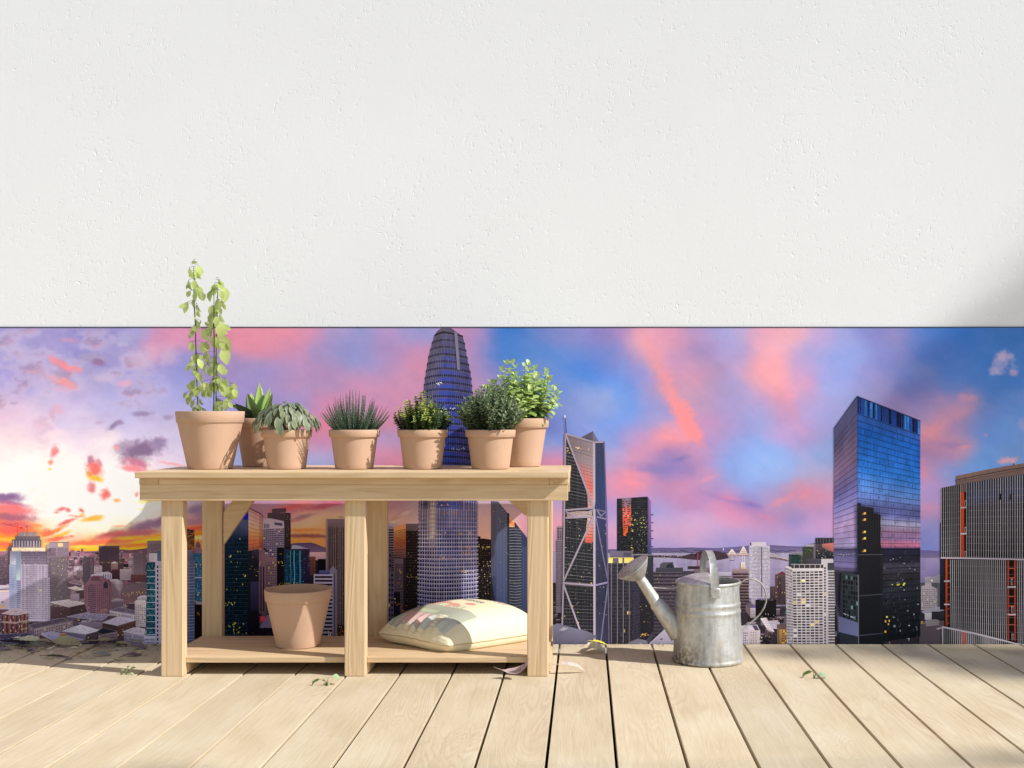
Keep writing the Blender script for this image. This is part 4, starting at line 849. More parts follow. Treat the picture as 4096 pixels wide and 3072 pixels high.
def blob(px, py, rx, ry, ang, col, al=.9, nz=1.0, soft=1.0):
    global C
    if soft < 1: soft *= 1.5; al *= .82
    if soft == 1.1: soft = 1.6; al *= .85
    a = R(ang); k0 = (.85 * min(ry, 40) + 2) * (1 if soft == 1.0 else .3); dx, dy = x - px + k0 * WA, y - py + k0 * WB; u, v = (dx * math.cos(a) + dy * math.sin(a)) / rx, (-dx * math.sin(a) + dy * math.cos(a)) / ry
    d = (1.3 if soft == 1.0 else 1.08) - np.sqrt(u * u + v * v) + nz * (.45 * N1 + .40 * N2 + .38 * N3)
    k = np.clip(d / soft, 0, 1); k = k * k * (3 - 2 * k) * al; C = C * (1 - k)[:, None] + k[:, None] * np.array(col)
for q in [(70, 1400, 60, 26, 20, (190, 178, 218), .6), (120, 1440, 50, 24, 0, (195, 182, 220), .6), (510, 1350, 42, 30, 0, (178, 172, 214), .7), (495, 1380, 26, 14, 0, (190, 180, 216), .7), (560, 1440, 52, 32, 0, (205, 180, 212), .75), (610, 1410, 30, 40, 0, (218, 170, 195), .6), (680, 1430, 40, 40, 0, (205, 175, 208), .6),
          (285, 1363, 40, 10, 8, (222, 150, 182), .6), (380, 1432, 66, 26, 0, (170, 155, 190), .8), (395, 1450, 30, 16, 10, (148, 115, 155), .9), (240, 1460, 34, 22, 30, (172, 145, 180), .8), (215, 1442, 30, 20, 30, (240, 150, 165), .7), (255, 1462, 52, 17, 28, (250, 140, 148), .75), (305, 1474, 36, 12, 12, (252, 145, 148), .7),
          (245, 1500, 50, 18, 20, (170, 150, 185), .7), (255, 1530, 66, 19, 22, (250, 158, 158), .75), (420, 1512, 60, 18, -6, (203, 185, 215), .8), (250, 1555, 40, 16, 10, (215, 180, 210), .7), (505, 1534, 34, 16, -4, (240, 172, 198), .7), (230, 1635, 30, 20, 20, (228, 175, 200), .6), (210, 1660, 16, 26, -5, (215, 165, 190), .6),
          (215, 1740, 70, 22, -10, (248, 225, 235), .7), (460, 1702, 42, 13, -32, (150, 128, 168), .95), (480, 1690, 22, 10, 0, (165, 142, 180), .8), (575, 1655, 46, 13, 0, (152, 135, 175), .85), (400, 1690, 24, 8, -10, (185, 165, 200), .7), (672, 1668, 24, 15, 0, (165, 145, 185), .8),
          (560, 1802, 92, 46, -14, (138, 112, 148), .97), (500, 1780, 40, 24, -10, (165, 140, 175), .8), (640, 1775, 34, 30, -30, (150, 128, 168), .8), (545, 1850, 66, 22, 14, (205, 120, 150), .9), (535, 1876, 70, 15, 10, (248, 140, 152), .9), (690, 1855, 64, 6, 10, (250, 175, 178), .85), (470, 1790, 14, 12, 0, (245, 165, 160), .8),
          (222, 1806, 14, 30, 16, (238, 140, 142), .95, .6), (206, 1850, 12, 14, 20, (250, 150, 120), .9, .6), (202, 1876, 10, 7, 0, (255, 215, 80), .9, .6), (380, 1872, 38, 36, 0, (250, 118, 108), .97, .8), (366, 1842, 14, 22, 10, (190, 130, 158), .9, .8), (398, 1848, 14, 22, -30, (215, 150, 170), .8, .8), (385, 1915, 34, 15, 16, (255, 190, 60), .95, .7), (360, 1895, 20, 12, 20, (255, 150, 80), .9),
          (370, 1950, 22, 24, 0, (228, 130, 138), .95, .8), (425, 1978, 24, 26, 10, (240, 118, 112), .95, .8), (470, 2001, 20, 9, 0, (255, 170, 105), .9), (550, 1975, 10, 12, 0, (250, 150, 150), .9), (140, 1957, 20, 6, 0, (255, 238, 230), .6), (590, 2005, 60, 7, -6, (255, 225, 90), .6), (570, 2035, 24, 4, 0, (255, 232, 120), .6),
          (20, 1990, 84, 22, 0, (140, 105, 152), .98, .7), (40, 2012, 80, 12, 8, (180, 110, 145), .9, .7), (50, 2038, 108, 24, 6, (240, 125, 130), .97, .8), (40, 2068, 118, 18, 4, (180, 105, 132), .97, .8), (60, 2098, 100, 18, 4, (225, 110, 120), .97, .8), (30, 2122, 150, 18, 2, (255, 105, 95), .97, .8), (40, 2158, 160, 10, 3, (255, 195, 70), .9), (20, 2178, 120, 12, 0, (255, 120, 90), .9), (150, 2100, 30, 5, 10, (255, 150, 80), .9),
          (248, 2036, 26, 9, -6, (230, 125, 135), .95), (275, 2040, 12, 10, 0, (235, 120, 125), .9), (228, 2050, 10, 4, 0, (235, 130, 110), .9), (326, 2042, 13, 10, 20, (240, 120, 110), .95), (330, 2060, 12, 7, 0, (255, 190, 80), .9), (372, 2076, 48, 11, -8, (255, 178, 60), .9), (385, 2066, 34, 6, -8, (255, 190, 90), .85), (270, 2088, 44, 9, -20, (235, 105, 100), .95), (225, 2122, 66, 10, -24, (255, 140, 70), .92), (245, 2140, 50, 9, -24, (255, 190, 60), .9), (190, 2130, 30, 14, 0, (250, 120, 90), .9), (230, 2155, 60, 10, -8, (250, 115, 95), .92), (290, 2144, 12, 5, 0, (240, 120, 110), .9), (310, 2065, 40, 4, 6, (250, 130, 100), .7),
          (480, 2104, 34, 4, -4, (255, 165, 120), .9), (575, 2108, 84, 24, -14, (162, 120, 152), .97, .7), (650, 2085, 50, 22, -16, (158, 120, 155), .97, .7), (455, 2140, 100, 18, -10, (232, 118, 118), .97, .8), (560, 2135, 100, 16, -8, (205, 112, 125), .95, .8), (400, 2168, 170, 13, -4, (252, 122, 88), .97, .8), (520, 2150, 70, 8, -4, (255, 205, 60), .95), (600, 2160, 90, 9, -8, (255, 215, 55), .95), (640, 2140, 50, 7, -10, (255, 160, 60), .9), (560, 2178, 90, 7, -4, (255, 130, 60), .9), (480, 2194, 260, 6, 0, (255, 210, 50), .9), (330, 2186, 90, 6, 0, (255, 225, 90), .9), (80, 2206, 120, 8, 0, (255, 215, 60), .9), (350, 2206, 300, 7, 0, (255, 190, 45), .85),
          (790, 2038, 50, 22, -10, (160, 135, 170), .97, .7), (820, 2056, 60, 18, -8, (180, 140, 175), .9), (790, 2085, 60, 16, -4, (185, 135, 170), .9), (790, 2112, 60, 10, -6, (245, 100, 85), .95), (800, 2132, 70, 10, -4, (255, 150, 45), .95), (800, 2150, 50, 12, 0, (255, 235, 170), .9),
          (1160, 2030, 90, 14, -8, (245, 120, 140), .9), (1300, 2022, 110, 13, -10, (215, 110, 145), .9), (1210, 2068, 60, 10, -14, (185, 140, 165), .9), (1190, 2080, 36, 6, -10, (230, 150, 150), .9), (1210, 2142, 100, 9, 0, (150, 95, 100), .95, .6), (1270, 2146, 60, 6, 0, (165, 100, 100), .9, .6), (1230, 2120, 110, 7, 0, (240, 150, 80), .8),
          (1590, 2066, 40, 9, -30, (225, 165, 155), .9), (1560, 2030, 50, 9, -20, (215, 160, 185), .8), (1620, 2052, 40, 6, -24, (250, 225, 225), .8), (1570, 2090, 40, 7, -24, (255, 225, 215), .8),
          (2625, 1450, 200, 60, 62, (253, 154, 152), .95, .55, 1.1), (2690, 1585, 200, 56, 60, (254, 150, 148), .95, .55, 1.1), (2745, 1680, 120, 44, 58, (255, 148, 152), .95, .6, 1.0), (2778, 1745, 60, 30, 50, (255, 146, 150), .9, .6, .9), (2570, 1370, 80, 34, 55, (232, 166, 180), .7, .6, .9), (2640, 1430, 110, 44, 60, (215, 155, 178), .5, .6, 1.1), (2420, 1590, 54, 46, -40, (158, 172, 224), .75, .9, .8), (2490, 1480, 20, 70, 10, (125, 155, 228), .6, .8, .8),
          (2640, 1872, 210, 26, 6, (140, 126, 188), .8, .7, .9), (2920, 2000, 170, 20, 15, (150, 124, 190), .8, .7, .9), (2690, 1752, 90, 20, 6, (246, 155, 168), .85, .8, .7), (2720, 1835, 60, 14, -14, (128, 118, 182), .8, .8, .7), (2600, 1880, 120, 18, 4, (140, 128, 190), .7, .8, .8), (2530, 1930, 70, 16, 14, (243, 150, 168), .85, .8, .7), (2830, 1915, 60, 14, -22, (232, 150, 178), .85, .8, .7), (2920, 1992, 90, 12, 10, (220, 140, 178), .8, .8, .7), (3010, 2018, 60, 16, 14, (136, 118, 190), .85, .8, .7), (3060, 2066, 60, 12, 14, (215, 140, 178), .8, .8, .7),
          (3110, 1480, 60, 90, 20, (246, 168, 178), .6, .9, .9), (3160, 1580, 40, 26, 40, (232, 160, 182), .7, 1, .7), (3170, 1640, 60, 30, 60, (205, 152, 188), .6, 1, .7), (3200, 1720, 60, 24, 60, (205, 158, 200), .6, 1, .7), (3130, 2000, 90, 20, -24, (240, 150, 172), .85, .8, .7), (3220, 1975, 50, 14, -40, (238, 150, 174), .8, .8, .7),
          (4000, 1450, 34, 50, 32, (196, 180, 226), .7), (4008, 1424, 20, 20, 20, (220, 192, 220), .7), (4040, 1426, 14, 12, 0, (212, 190, 224), .6), (3974, 1482, 26, 22, -20, (204, 186, 230), .7), (4050, 1490, 18, 14, 40, (226, 186, 216), .7), (4050, 1460, 16, 34, -20, (178, 170, 226), .5),
          (3830, 1660, 130, 26, -28, (212, 155, 188), .85, .8, .7), (3740, 1720, 70, 34, -30, (235, 155, 172), .85, .8, .7), (3800, 1780, 90, 22, 4, (165, 135, 190), .8, .8, .7), (3860, 1788, 40, 12, -4, (240, 160, 176), .85, .8, .7), (3760, 1600, 80, 18, -10, (190, 150, 198), .6, .9, .8), (3870, 1590, 50, 18, 8, (215, 158, 188), .7), (4030, 1842, 50, 14, -6, (238, 175, 190), .9), (3940, 1740, 12, 6, 0, (180, 160, 205), .7), (3690, 1880, 34, 60, -20, (222, 148, 176), .7, .8, .7), (3720, 2030, 50, 30, -10, (218, 150, 186), .7, .8, .7), (4090, 1700, 20, 26, 0, (170, 165, 220), .6)]: blob(*q)
C = np.clip(C + (N2 * 5)[:, None], 0, 255) / 255
C = np.where(C <= .04045, C / 12.92, ((C + .055) / 1.055) ** 2.4)
nx_, ny_ = len(gx), len(gy); vs = np.stack([(x / 4 - U0) * DW / F, np.full_like(x, -.0044), H0 - (y / 4 - V0) * DW / F], 1)
ii = (np.arange(ny_ - 1)[:, None] * nx_ + np.arange(nx_ - 1)[None, :]).ravel(); fs = np.stack([ii, ii + nx_, ii + nx_ + 1, ii + 1], 1)
me = bpy.data.meshes.new('printed_sky'); me.from_pydata(vs.tolist(), [], fs.tolist())
at_ = me.color_attributes.new('Col', 'FLOAT_COLOR', 'POINT'); buf = np.ones((len(x), 4), dtype=np.float32); buf[:, :3] = np.minimum(C * 1.06, .97); at_.data.foreach_set('color', buf.ravel())
me.materials.append(PRINT); link(bpy.data.objects.new('printed_sky', me), mural)
# ---- printed land, water, hills
YL = [((215, 180, 85), 3), ((240, 215, 135), 1), ((170, 125, 60), 2)]
p = PR(); p.poly([(X0P, 2205), (330, 2204), (500, 2203), (640, 2195), (1000, 2200), (1160, 2203), (1160, 2575), (X0P, 2575)], [(150, 105, 125)] * 6 + [(80, 66, 84)] * 2)
p.poly([(1160, 2215), (2450, 2215), (2450, 2575), (1160, 2575)], (52, 44, 58)); p.poly([(2450, 2420), (X1P, 2420), (X1P, 2575), (2450, 2575)], (66, 54, 66)); p.build('printed_city_ground', 1)
p = PR(); p.poly([(340, 2206), (420, 2202), (490, 2197), (520, 2200), (560, 2196), (600, 2190), (660, 2192), (660, 2212), (340, 2212)], (110, 82, 100))
p.build('printed_hills', 2); p = PR()
p.g = 1.15; p.poly([(1150, 2190), (1165, 2174), (1196, 2171), (1245, 2170), (1262, 2174), (1290, 2186), (1330, 2198), (1330, 2215), (1150, 2215)], [(92, 76, 118)] * 7 + [(128, 98, 130)] * 2); p.g = 1
p.build('printed_hills', 2); p = PR()
p.poly([(2225, 2200), (2470, 2196), (2600, 2192), (2640, 2190), (2700, 2191), (2760, 2189), (2860, 2192), (2940, 2187), (3000, 2181), (3090, 2180), (3160, 2184), (3300, 2188), (3340, 2190), (3340, 2216), (2225, 2216)], [(112, 100, 152)] * 13 + [(140, 122, 165)] * 2)
FAR = p; p = PR()
p.poly([(3660, 2200), (3720, 2201), (3770, 2204), (X1P, 2204), (X1P, 2232), (3660, 2232)], [(105, 96, 150)] * 4 + [(135, 115, 155)] * 2)
p.build('printed_hills', 2); p = FAR
for k in range(26): p.ln([(2640 + k * 27, 2203 + rng.uniform(-4, 6)), (2670 + k * 27, 2203 + rng.uniform(-4, 6))], rng.uniform(2, 5), jit((98, 88, 140), .12))
p.build('printed_hills', 2)
p = PR(); p.g = 1.1; p.rect(1225, 2208, 1330, 2240, (212, 168, 178), (190, 150, 165)); p.build('printed_bay_water', 2); p = PR()
p.rect(2200, 2205, 2270, 2330, (168, 150, 190), (140, 120, 170)); p.build('printed_bay_water', 2); p = PR(); p.grad(R4(2420, 2212, 3345, 2425), [(0, (172, 160, 196)), (.2, (166, 152, 192)), (.5, (154, 138, 180)), (1, (138, 120, 162))], .03, 60)
Q_ = p; p = PR(); p.grad(R4(3660, 2231, X1P, 2330), [(0, (158, 140, 185)), (.5, (142, 126, 178)), (1, (132, 116, 165))], .03, 30); p.build('printed_bay_water', 2); p = Q_
for k in range(70): x0 = rng.uniform(2450, 3340); y0 = rng.uniform(2230, 2420); p.ln([(x0, y0), (x0 + rng.uniform(20, 70), y0)], 1.6, jit((138, 118, 172), .1))
p.build('printed_bay_water', 2)
p = PR('W'); p.poly([(510, 132), (600, 126), (700, 134), (760, 128), (880, 140), (960, 120), (1000, 108), (1050, 112), (1090, 82), (1150, 72), (1240, 76), (1330, 74), (1400, 95), (1470, 110), (1480, 165), (1380, 185), (1290, 196), (1080, 188), (960, 178), (860, 165), (700, 158), (510, 154)], (84, 62, 78))
p.dots(R4(1000, 90, 1450, 150), 90, 26, 14, [((60, 52, 62), 3), ((74, 64, 70), 2), ((105, 70, 78), 1)], 1); p.dots(R4(520, 130, 880, 155), 46, 14, 7, [((240, 215, 190), 3), ((215, 190, 205), 2), ((70, 55, 70), 2)]); p.dots(R4(560, 80, 1040, 100), 50, 7, 4, [((235, 205, 190), 1)])
p.poly([(1405, 62), (1412, 34), (1420, 62)], (225, 225, 235)); p.build('printed_island', 3)
p = PR('W')
for cx, ht, hb in ((1522, 48, 188), (1668, 14, 236)):
    p.poly([(cx, ht), (cx + 10, ht + 6), (cx + 62, 124), (cx - 62, 124), (cx - 10, ht + 6)], [(235, 215, 205), (235, 215, 205), (205, 175, 160), (205, 175, 160), (235, 215, 205)]); p.lv = 1
    for k in range(5): y0 = ht + 14 + k * 22; p.ln([(cx - 8 - k * 11, y0 + 10), (cx + 8 + k * 11, y0 + 10)], 5, (150, 120, 130))
    p.lv = 2; p.poly([(cx - 18, 124), (cx - 10, 124), (cx - 10, hb), (cx - 18, hb)], (225, 205, 200)).poly([(cx + 10, 124), (cx + 18, 124), (cx + 18, hb), (cx + 10, hb)], (225, 205, 200))
    for k in range(3): y0 = 128 + k * (hb - 128) / 3; y1 = y0 + (hb - 128) / 3; p.ln([(cx - 14, y0), (cx + 14, y1)], 4, (205, 185, 185)).ln([(cx + 14, y0), (cx - 14, y1)], 4, (205, 185, 185))
    p.poly([(cx - 28, hb), (cx + 28, hb), (cx + 30, hb + 8), (cx - 30, hb + 8)], (60, 50, 70)); p.lv = 0
p.lv = 2; p.poly([(1465, 124), (1750, 128), (1750, 140), (1465, 136)], (170, 135, 140)); p.lv = 0; p.dots(R4(1465, 122, 1750, 134), 40, 6, 4, [((250, 220, 180), 1)])
p.build('printed_bridge', 4, 'lit suspension bridge tower span printed across the bay'); p = PR('F'); p.lv = 2; p.poly([(650, 355), (780, 370), (935, 395), (935, 425), (780, 395), (650, 378)], (120, 92, 100)); p.lv = 0
for k in range(26): x0 = 655 + k * 10.5; t_ = (k / 26); p.ln([(x0, 360 + 34 * t_), (x0, 300 + 80 * t_ ** .6)], 3.5, (215, 185, 175), 1)
p.ln([(650, 290), (720, 320), (800, 360), (930, 400)], 5, (230, 205, 190)).dots(((650, 356), (935, 395), (935, 410), (650, 370)), 46, 9, 6, [((250, 225, 190), 2), ((240, 190, 150), 1)]).dots(R4(770, 300, 930, 330), 40, 8, 4, [((240, 200, 180), 1)])
p.build('printed_bridge', 4, 'lit bridge deck running down to the shore')
# ---- small background city clutter (too many and too small to count)
def clutter(name, rows, layer):
    p = PR()
    for x0, x1, y0, y1, n, w, h, pal in rows:
        for k in range(n):
            t = (k + rng.random()) / n; yb = y0 + (y1 - y0) * t; s = .55 + .9 * t; X = rng.uniform(x0, x1); ww, hh = w * s * rng.uniform(.5, 1.4), h * s * rng.uniform(.4, 1.5); c = jit(pick(pal), .15); p.lv = 0
            q = R4(X, yb - hh, X + ww, yb); p.rect(X, yb - hh, X + ww, yb, lerp(c, (170, 135, 150), .25 * (1 - t)), c)
            if rng.random() < .55: p.poly([(X, yb - hh), (X + ww * .2, yb - hh - 5 * s), (X + ww * 1.15, yb - hh - 5 * s), (X + ww, yb - hh)], lerp(c, (215, 200, 220), .45))
            if ww > 9: p.win(q, max(2, int(ww / 5)), max(2, int(hh / 6)), .5, .5, [(lerp(c, (40, 34, 46), .55), 8), ((235, 195, 120), .5)], .1)
    return p.build(name, layer, None, 'stuff')
HZ = [((138, 112, 130), 4), ((165, 145, 162), 3), ((105, 84, 100), 3), ((188, 172, 188), 2), ((90, 66, 76), 2)]
clutter('printed_far_buildings', [(X0P, 680, 2214, 2330, 700, 18, 20, HZ), (X0P, 680, 2330, 2450, 330, 32, 26, HZ)], 2)
DKC = [((58, 48, 62), 4), ((80, 68, 84), 3), ((110, 96, 112), 2), ((40, 34, 42), 3), ((150, 138, 156), 1)]
clutter('printed_street_blocks', [(X0P, 660, 2450, 2578, 230, 50, 26, [((120, 105, 125), 3), ((82, 66, 80), 3), ((165, 155, 182), 2)]), (1000, 1380, 2440, 2580, 60, 34, 22, DKC), (2950, 3330, 2380, 2580, 80, 26, 18, DKC + [((120, 95, 105), 3)]), (3660, 3760, 2370, 2580, 26, 26, 18, DKC), (4080, X1P, 2300, 2580, 120, 60, 60, DKC), (2200, 2260, 2420, 2580, 30, 20, 16, DKC)], 3)
B = [0]
def done(p, name, layer, label=None): p.build(name, layer, label)
# ---- left part
p = PR('A'); p.poly([(-60, 500), (115, 480), (115, 372), (168, 372), (168, 860), (-60, 860)], [(118, 98, 112)] * 4 + [(84, 70, 88)] * 2).win(R4(-60, 510, 112, 850), 12, 26, .5, .5, [((62, 52, 66), 5), ((150, 130, 140), 1)]).win(R4(118, 390, 166, 850), 4, 26, .5, .6, [((58, 50, 64), 1)]); done(p, 'printed_tower', 4)
p = PR('A'); p.grad(R4(-80, 875, 135, 1190), [(0, (205, 190, 212)), (1, (190, 172, 196))]).hl(R4(-80, 890, 135, 1170), 12, .18, (165, 148, 172)).ln([(-80, 968), (135, 952)], 9, (225, 200, 160)).ln([(-80, 935), (135, 925)], 16, (110, 96, 112)); p.lv = 3; p.poly([(32, 1140), (62, 1140), (62, 1172), (32, 1172)], (250, 170, 60)).poly([(28, 1080), (66, 1080), (66, 1108), (28, 1108)], (140, 122, 140)); p.lv = 0; done(p, 'printed_building', 5)
p = PR('A')   # white stepped tower with lit crown
p.grad(R4(135, 610, 285, 1300), [(0, (158, 165, 192)), (.4, (150, 158, 196)), (1, (186, 184, 220))]).grad(((285, 610), (632, 610), (640, 1345), (285, 1345)), [(0, (150, 136, 160)), (.4, (172, 158, 186)), (1, (202, 190, 216))]).rect(632, 782, 668, 1350, (172, 160, 188), (190, 180, 205))
p.grad(R4(145, 432, 290, 612), [(0, (120, 114, 140)), (1, (168, 172, 200))]).grad(R4(290, 432, 620, 612), [(0, (112, 100, 122)), (1, (150, 136, 158))])
p.lv = 1; p.grad(R4(170, 384, 605, 436), [(0, (190, 165, 150)), (.4, (235, 212, 180)), (1, (205, 180, 165))], .1, 26); p.grad(R4(172, 290, 552, 386), [(0, (92, 84, 100)), (1, (132, 118, 132))]).rect(217, 236, 536, 292, (122, 110, 118), (96, 88, 102)).rect(252, 190, 498, 238, (118, 104, 112), (128, 114, 122)); p.lv = 0
p.vl(R4(252, 190, 498, 238), 16, .4, (168, 150, 150)).vl(R4(217, 240, 536, 292), 18, .3, (82, 76, 90)).vl(R4(172, 300, 552, 384), 22, .4, (76, 70, 86)).vl(R4(172, 300, 552, 384), 10, .2, (190, 180, 190), up=3)
p.win(R4(292, 440, 618, 606), 22, 5, .45, .8, [((70, 62, 84), 1)]).win(R4(300, 625, 632, 1320), 19, 27, .5, .55, [((88, 78, 104), 5), ((118, 106, 132), 3), ((225, 190, 140), .12)]).win(R4(140, 640, 200, 1180), 5, 20, .4, .55, [((110, 112, 150), 1)]).win(R4(232, 820, 280, 1300), 3, 19, .5, .55, [((84, 80, 112), 1)]).win(R4(636, 800, 666, 1330), 2, 20, .5, .55, [((86, 78, 102), 1)])
p.vl(R4(285, 610, 640, 1340), 19, .22, (205, 194, 218)); p.lv = 2; p.grad(R4(228, 440, 285, 810), [(0, (118, 126, 150)), (.6, (140, 156, 178)), (1, (196, 216, 222))]); p.lv = 0
p.dots(R4(172, 540, 222, 615), 26, 8, 14, [((250, 235, 200), 1)]).dots(R4(290, 596, 630, 616), 26, 8, 10, [((240, 222, 195), 1)]).dots(R4(200, 395, 600, 425), 30, 12, 16, [((250, 232, 195), 2), ((205, 170, 150), 1)]).dots(R4(460, 1280, 640, 1340), 16, 10, 10, [((250, 220, 170), 1)]); p.lv = 3; p.poly([(528, 932), (558, 932), (558, 952), (528, 952)], (252, 228, 150)); p.lv = 0; p.ln([(372, 190), (370, 98)], 3, (70, 52, 58)); p.lv = 3; p.poly([(372, 98), (354, 122), (372, 122)], (56, 46, 52)); p.lv = 0
done(p, 'printed_tower', 8, 'white stepped tower with a lit crown')
p = PR('A'); p.ln([(238, 76), (238, 232)], 13, (235, 80, 60)).ln([(34, 68), (130, 96), (238, 122), (300, 134)], 8, (205, 78, 62)).ln([(238, 78), (120, 92)], 3, (150, 70, 60)); p.lv = 3; p.poly([(276, 126), (300, 126), (300, 142), (276, 142)], (130, 60, 56)); p.lv = 0; done(p, 'printed_crane', 7, 'red construction crane')
p = PR('A'); p.grad(R4(622, 345, 672, 780), [(0, (172, 150, 165)), (1, (150, 136, 160))]).rect(655, 322, 905, 505, (158, 138, 152), (150, 132, 150)).hl(R4(622, 400, 672, 770), 22, .5, (82, 72, 90)).hl(R4(655, 390, 745, 500), 7, .45, (96, 84, 100)).win(R4(750, 390, 900, 495), 10, 7, .7, .5, [((98, 86, 102), 1)])
p.lv = 1; p.poly([(765, 330), (832, 330), (832, 378), (765, 378)], (240, 200, 150)); p.grad(((672, 505), (895, 495), (892, 1070), (672, 1095)), [(0, (128, 114, 124)), (.5, (118, 106, 116)), (1, (122, 112, 124))]); p.lv = 2; p.win(((672, 512), (895, 502), (892, 1060), (672, 1085)), 18, 34, .72, .5, [((82, 74, 86), 8), ((100, 92, 104), 3), ((225, 195, 140), .15)]); p.lv = 0
p.ln([(655, 322), (910, 322)], 8, (120, 100, 112)); done(p, 'printed_tower', 6, 'grey tower with a rounded banded front')
p = PR('A'); p.rect(930, 420, 971, 520, (136, 100, 112), (150, 122, 136)); done(p, 'printed_building', 3)
p = PR('A'); p.rect(1064, 403, 1093, 452, (120, 84, 98)); done(p, 'printed_building', 3)
p = PR('A'); p.rect(1298, 365, 1561, 575, (96, 78, 92), (104, 86, 102)).vl(R4(1305, 385, 1555, 560), 22, .4, (72, 60, 76)).ln([(1298, 370), (1561, 370)], 10, (116, 88, 90)); p.lv = 1; p.rect(1310, 545, 1616, 720, (92, 70, 80), (78, 58, 68)); p.lv = 0; p.dots(R4(1320, 574, 1610, 586), 30, 7, 10, [((250, 220, 150), 1)]).win(R4(1315, 600, 1610, 690), 18, 5, .5, .5, [((60, 46, 58), 1)]); done(p, 'printed_building', 4, 'dark slab block with a lit base')
p = PR('A'); p.grad(R4(1455, 590, 1545, 690), [(0, (150, 120, 118)), (1, (120, 92, 98))]).poly([(1455, 592), (1500, 568), (1545, 592)], (205, 190, 205)); done(p, 'printed_building', 5)
p = PR('A'); p.rect(1085, 515, 1235, 850, (120, 104, 118), (100, 88, 104)).vl(R4(1090, 520, 1232, 845), 9, .45, (70, 62, 76)).win(R4(1180, 530, 1232, 830), 4, 16, .4, .5, [((160, 142, 150), 1)]); done(p, 'printed_tower', 5)
for q, c in ((R4(970, 632, 1086, 745), (192, 178, 196)), (R4(1235, 622, 1340, 735), (190, 172, 188)), (R4(1010, 690, 1082, 780), (146, 126, 132)), (R4(896, 700, 966, 800), (160, 138, 150))):
    p = PR('A'); p.rect(q[0][0], q[0][1], q[2][0], q[2][1], c, lerp(c, (130, 110, 130), .3)).win(q, 7, 5, .45, .5, [((110, 94, 112), 1)], .2); done(p, 'printed_building', 5)
p = PR('A'); p.poly([(1195, 742), (1330, 712), (1420, 700), (1466, 728), (1466, 800), (1195, 800)], (192, 182, 204)); p.lv = 1; p.vl(R4(1345, 735, 1460, 795), 4, .5, (110, 100, 125)); p.lv = 0; done(p, 'printed_building', 6)
p = PR('A'); p.rect(1470, 672, 1570, 810, (84, 54, 64), (62, 44, 54)).win(R4(1475, 680, 1566, 800), 8, 8, .4, .5, [((52, 36, 46), 1)]); done(p, 'printed_building', 5)
p = PR('A'); p.rect(1570, 668, 1712, 810, (176, 158, 170), (150, 134, 150)).win(R4(1575, 690, 1710, 790), 12, 6, .5, .5, [((120, 104, 120), 1)], .2).rect(1618, 604, 1680, 640, (40, 34, 42)).dots(R4(1630, 525, 1690, 556), 22, 12, 8, [((245, 215, 140), 1)]); done(p, 'printed_building', 4)
p = PR('A'); p.rect(1745, 462, 1906, 742, (118, 100, 114), (140, 120, 134)).win(R4(1748, 490, 1850, 735), 8, 15, .55, .5, [((84, 70, 86), 1)]).win(R4(1860, 470, 1904, 735), 4, 15, .5, .5, [((78, 62, 76), 1)]); p.lv = 1; p.rect(1712, 738, 1922, 836, (112, 72, 76), (92, 60, 68)); p.lv = 0; done(p, 'printed_tower', 5)
p = PR('A'); p.rect(1925, 300, 2150, 580, (128, 108, 118), (150, 132, 150)).win(R4(1935, 335, 2150, 480), 14, 8, .55, .6, [((78, 66, 80), 1)]); p.lv = 1; p.rect(1948, 462, 2056, 575, (196, 184, 202)); p.rect(2054, 432, 2150, 560, (72, 104, 124), (90, 110, 130)); p.lv = 0; done(p, 'printed_tower', 6)
p = PR('A'); p.grad(R4(1922, 580, 2036, 1640), [(0, (46, 78, 98)), (.4, (44, 88, 108)), (1, (40, 74, 98))]).win(R4(1924, 590, 2034, 1630), 7, 40, .72, .66, [((30, 68, 88), 4), ((58, 112, 132), 3), ((90, 138, 152), 1), ((24, 46, 62), 2)]).hl(R4(1922, 640, 2036, 1640), 12, .07, (190, 205, 220)).grad(R4(2036, 562, 2180, 1700), [(0, (182, 170, 194)), (1, (186, 178, 206))]).win(R4(2046, 610, 2086, 1660), 1, 19, .5, .6, [((48, 42, 60), 1)]).win(R4(2100, 610, 2170, 1660), 2, 19, .5, .6, [((48, 42, 60), 1)]); done(p, 'printed_tower', 8, 'teal glass tower with a white side')
p = PR('A'); p.poly([(1110, 880), (1150, 830), (1192, 762), (1240, 752), (1345, 756), (1385, 790), (1442, 832), (1462, 880), (1462, 1200), (1385, 1245), (1150, 1215), (1110, 1110)], [(128, 92, 108)] * 9 + [(148, 112, 128)] * 3).win(((1160, 860), (1262, 866), (1262, 1225), (1160, 1205)), 4, 13, .86, .55, [((84, 66, 84), 1)]).win(((1275, 862), (1450, 850), (1450, 1190), (1275, 1225)), 7, 13, .5, .5, [((88, 62, 78), 3), ((104, 80, 98), 1)]).win(((1116, 900), (1152, 880), (1152, 1190), (1116, 1090)), 2, 12, .5, .5, [((92, 66, 82), 1)])
p.lv = 3; p.poly([(1362, 915), (1362, 860), (1390, 818), (1418, 860), (1418, 915)], (62, 54, 70)); p.poly([(1190, 820), (1215, 765), (1300, 765), (1330, 820)], (104, 74, 90)); p.lv = 0; p.dots(R4(1325, 1188, 1410, 1205), 14, 14, 10, [((252, 225, 140), 1)]); done(p, 'printed_tower', 8, 'pink gabled office tower')
p = PR('A'); p.poly([(1440, 806), (1530, 796), (1622, 828), (1600, 1060), (1460, 1050), (1460, 850)], [(196, 182, 196)] * 2 + [(132, 108, 122)] * 4).win(R4(1470, 860, 1600, 1040), 9, 8, .4, .5, [((98, 78, 94), 1)], .2); done(p, 'printed_building', 6)
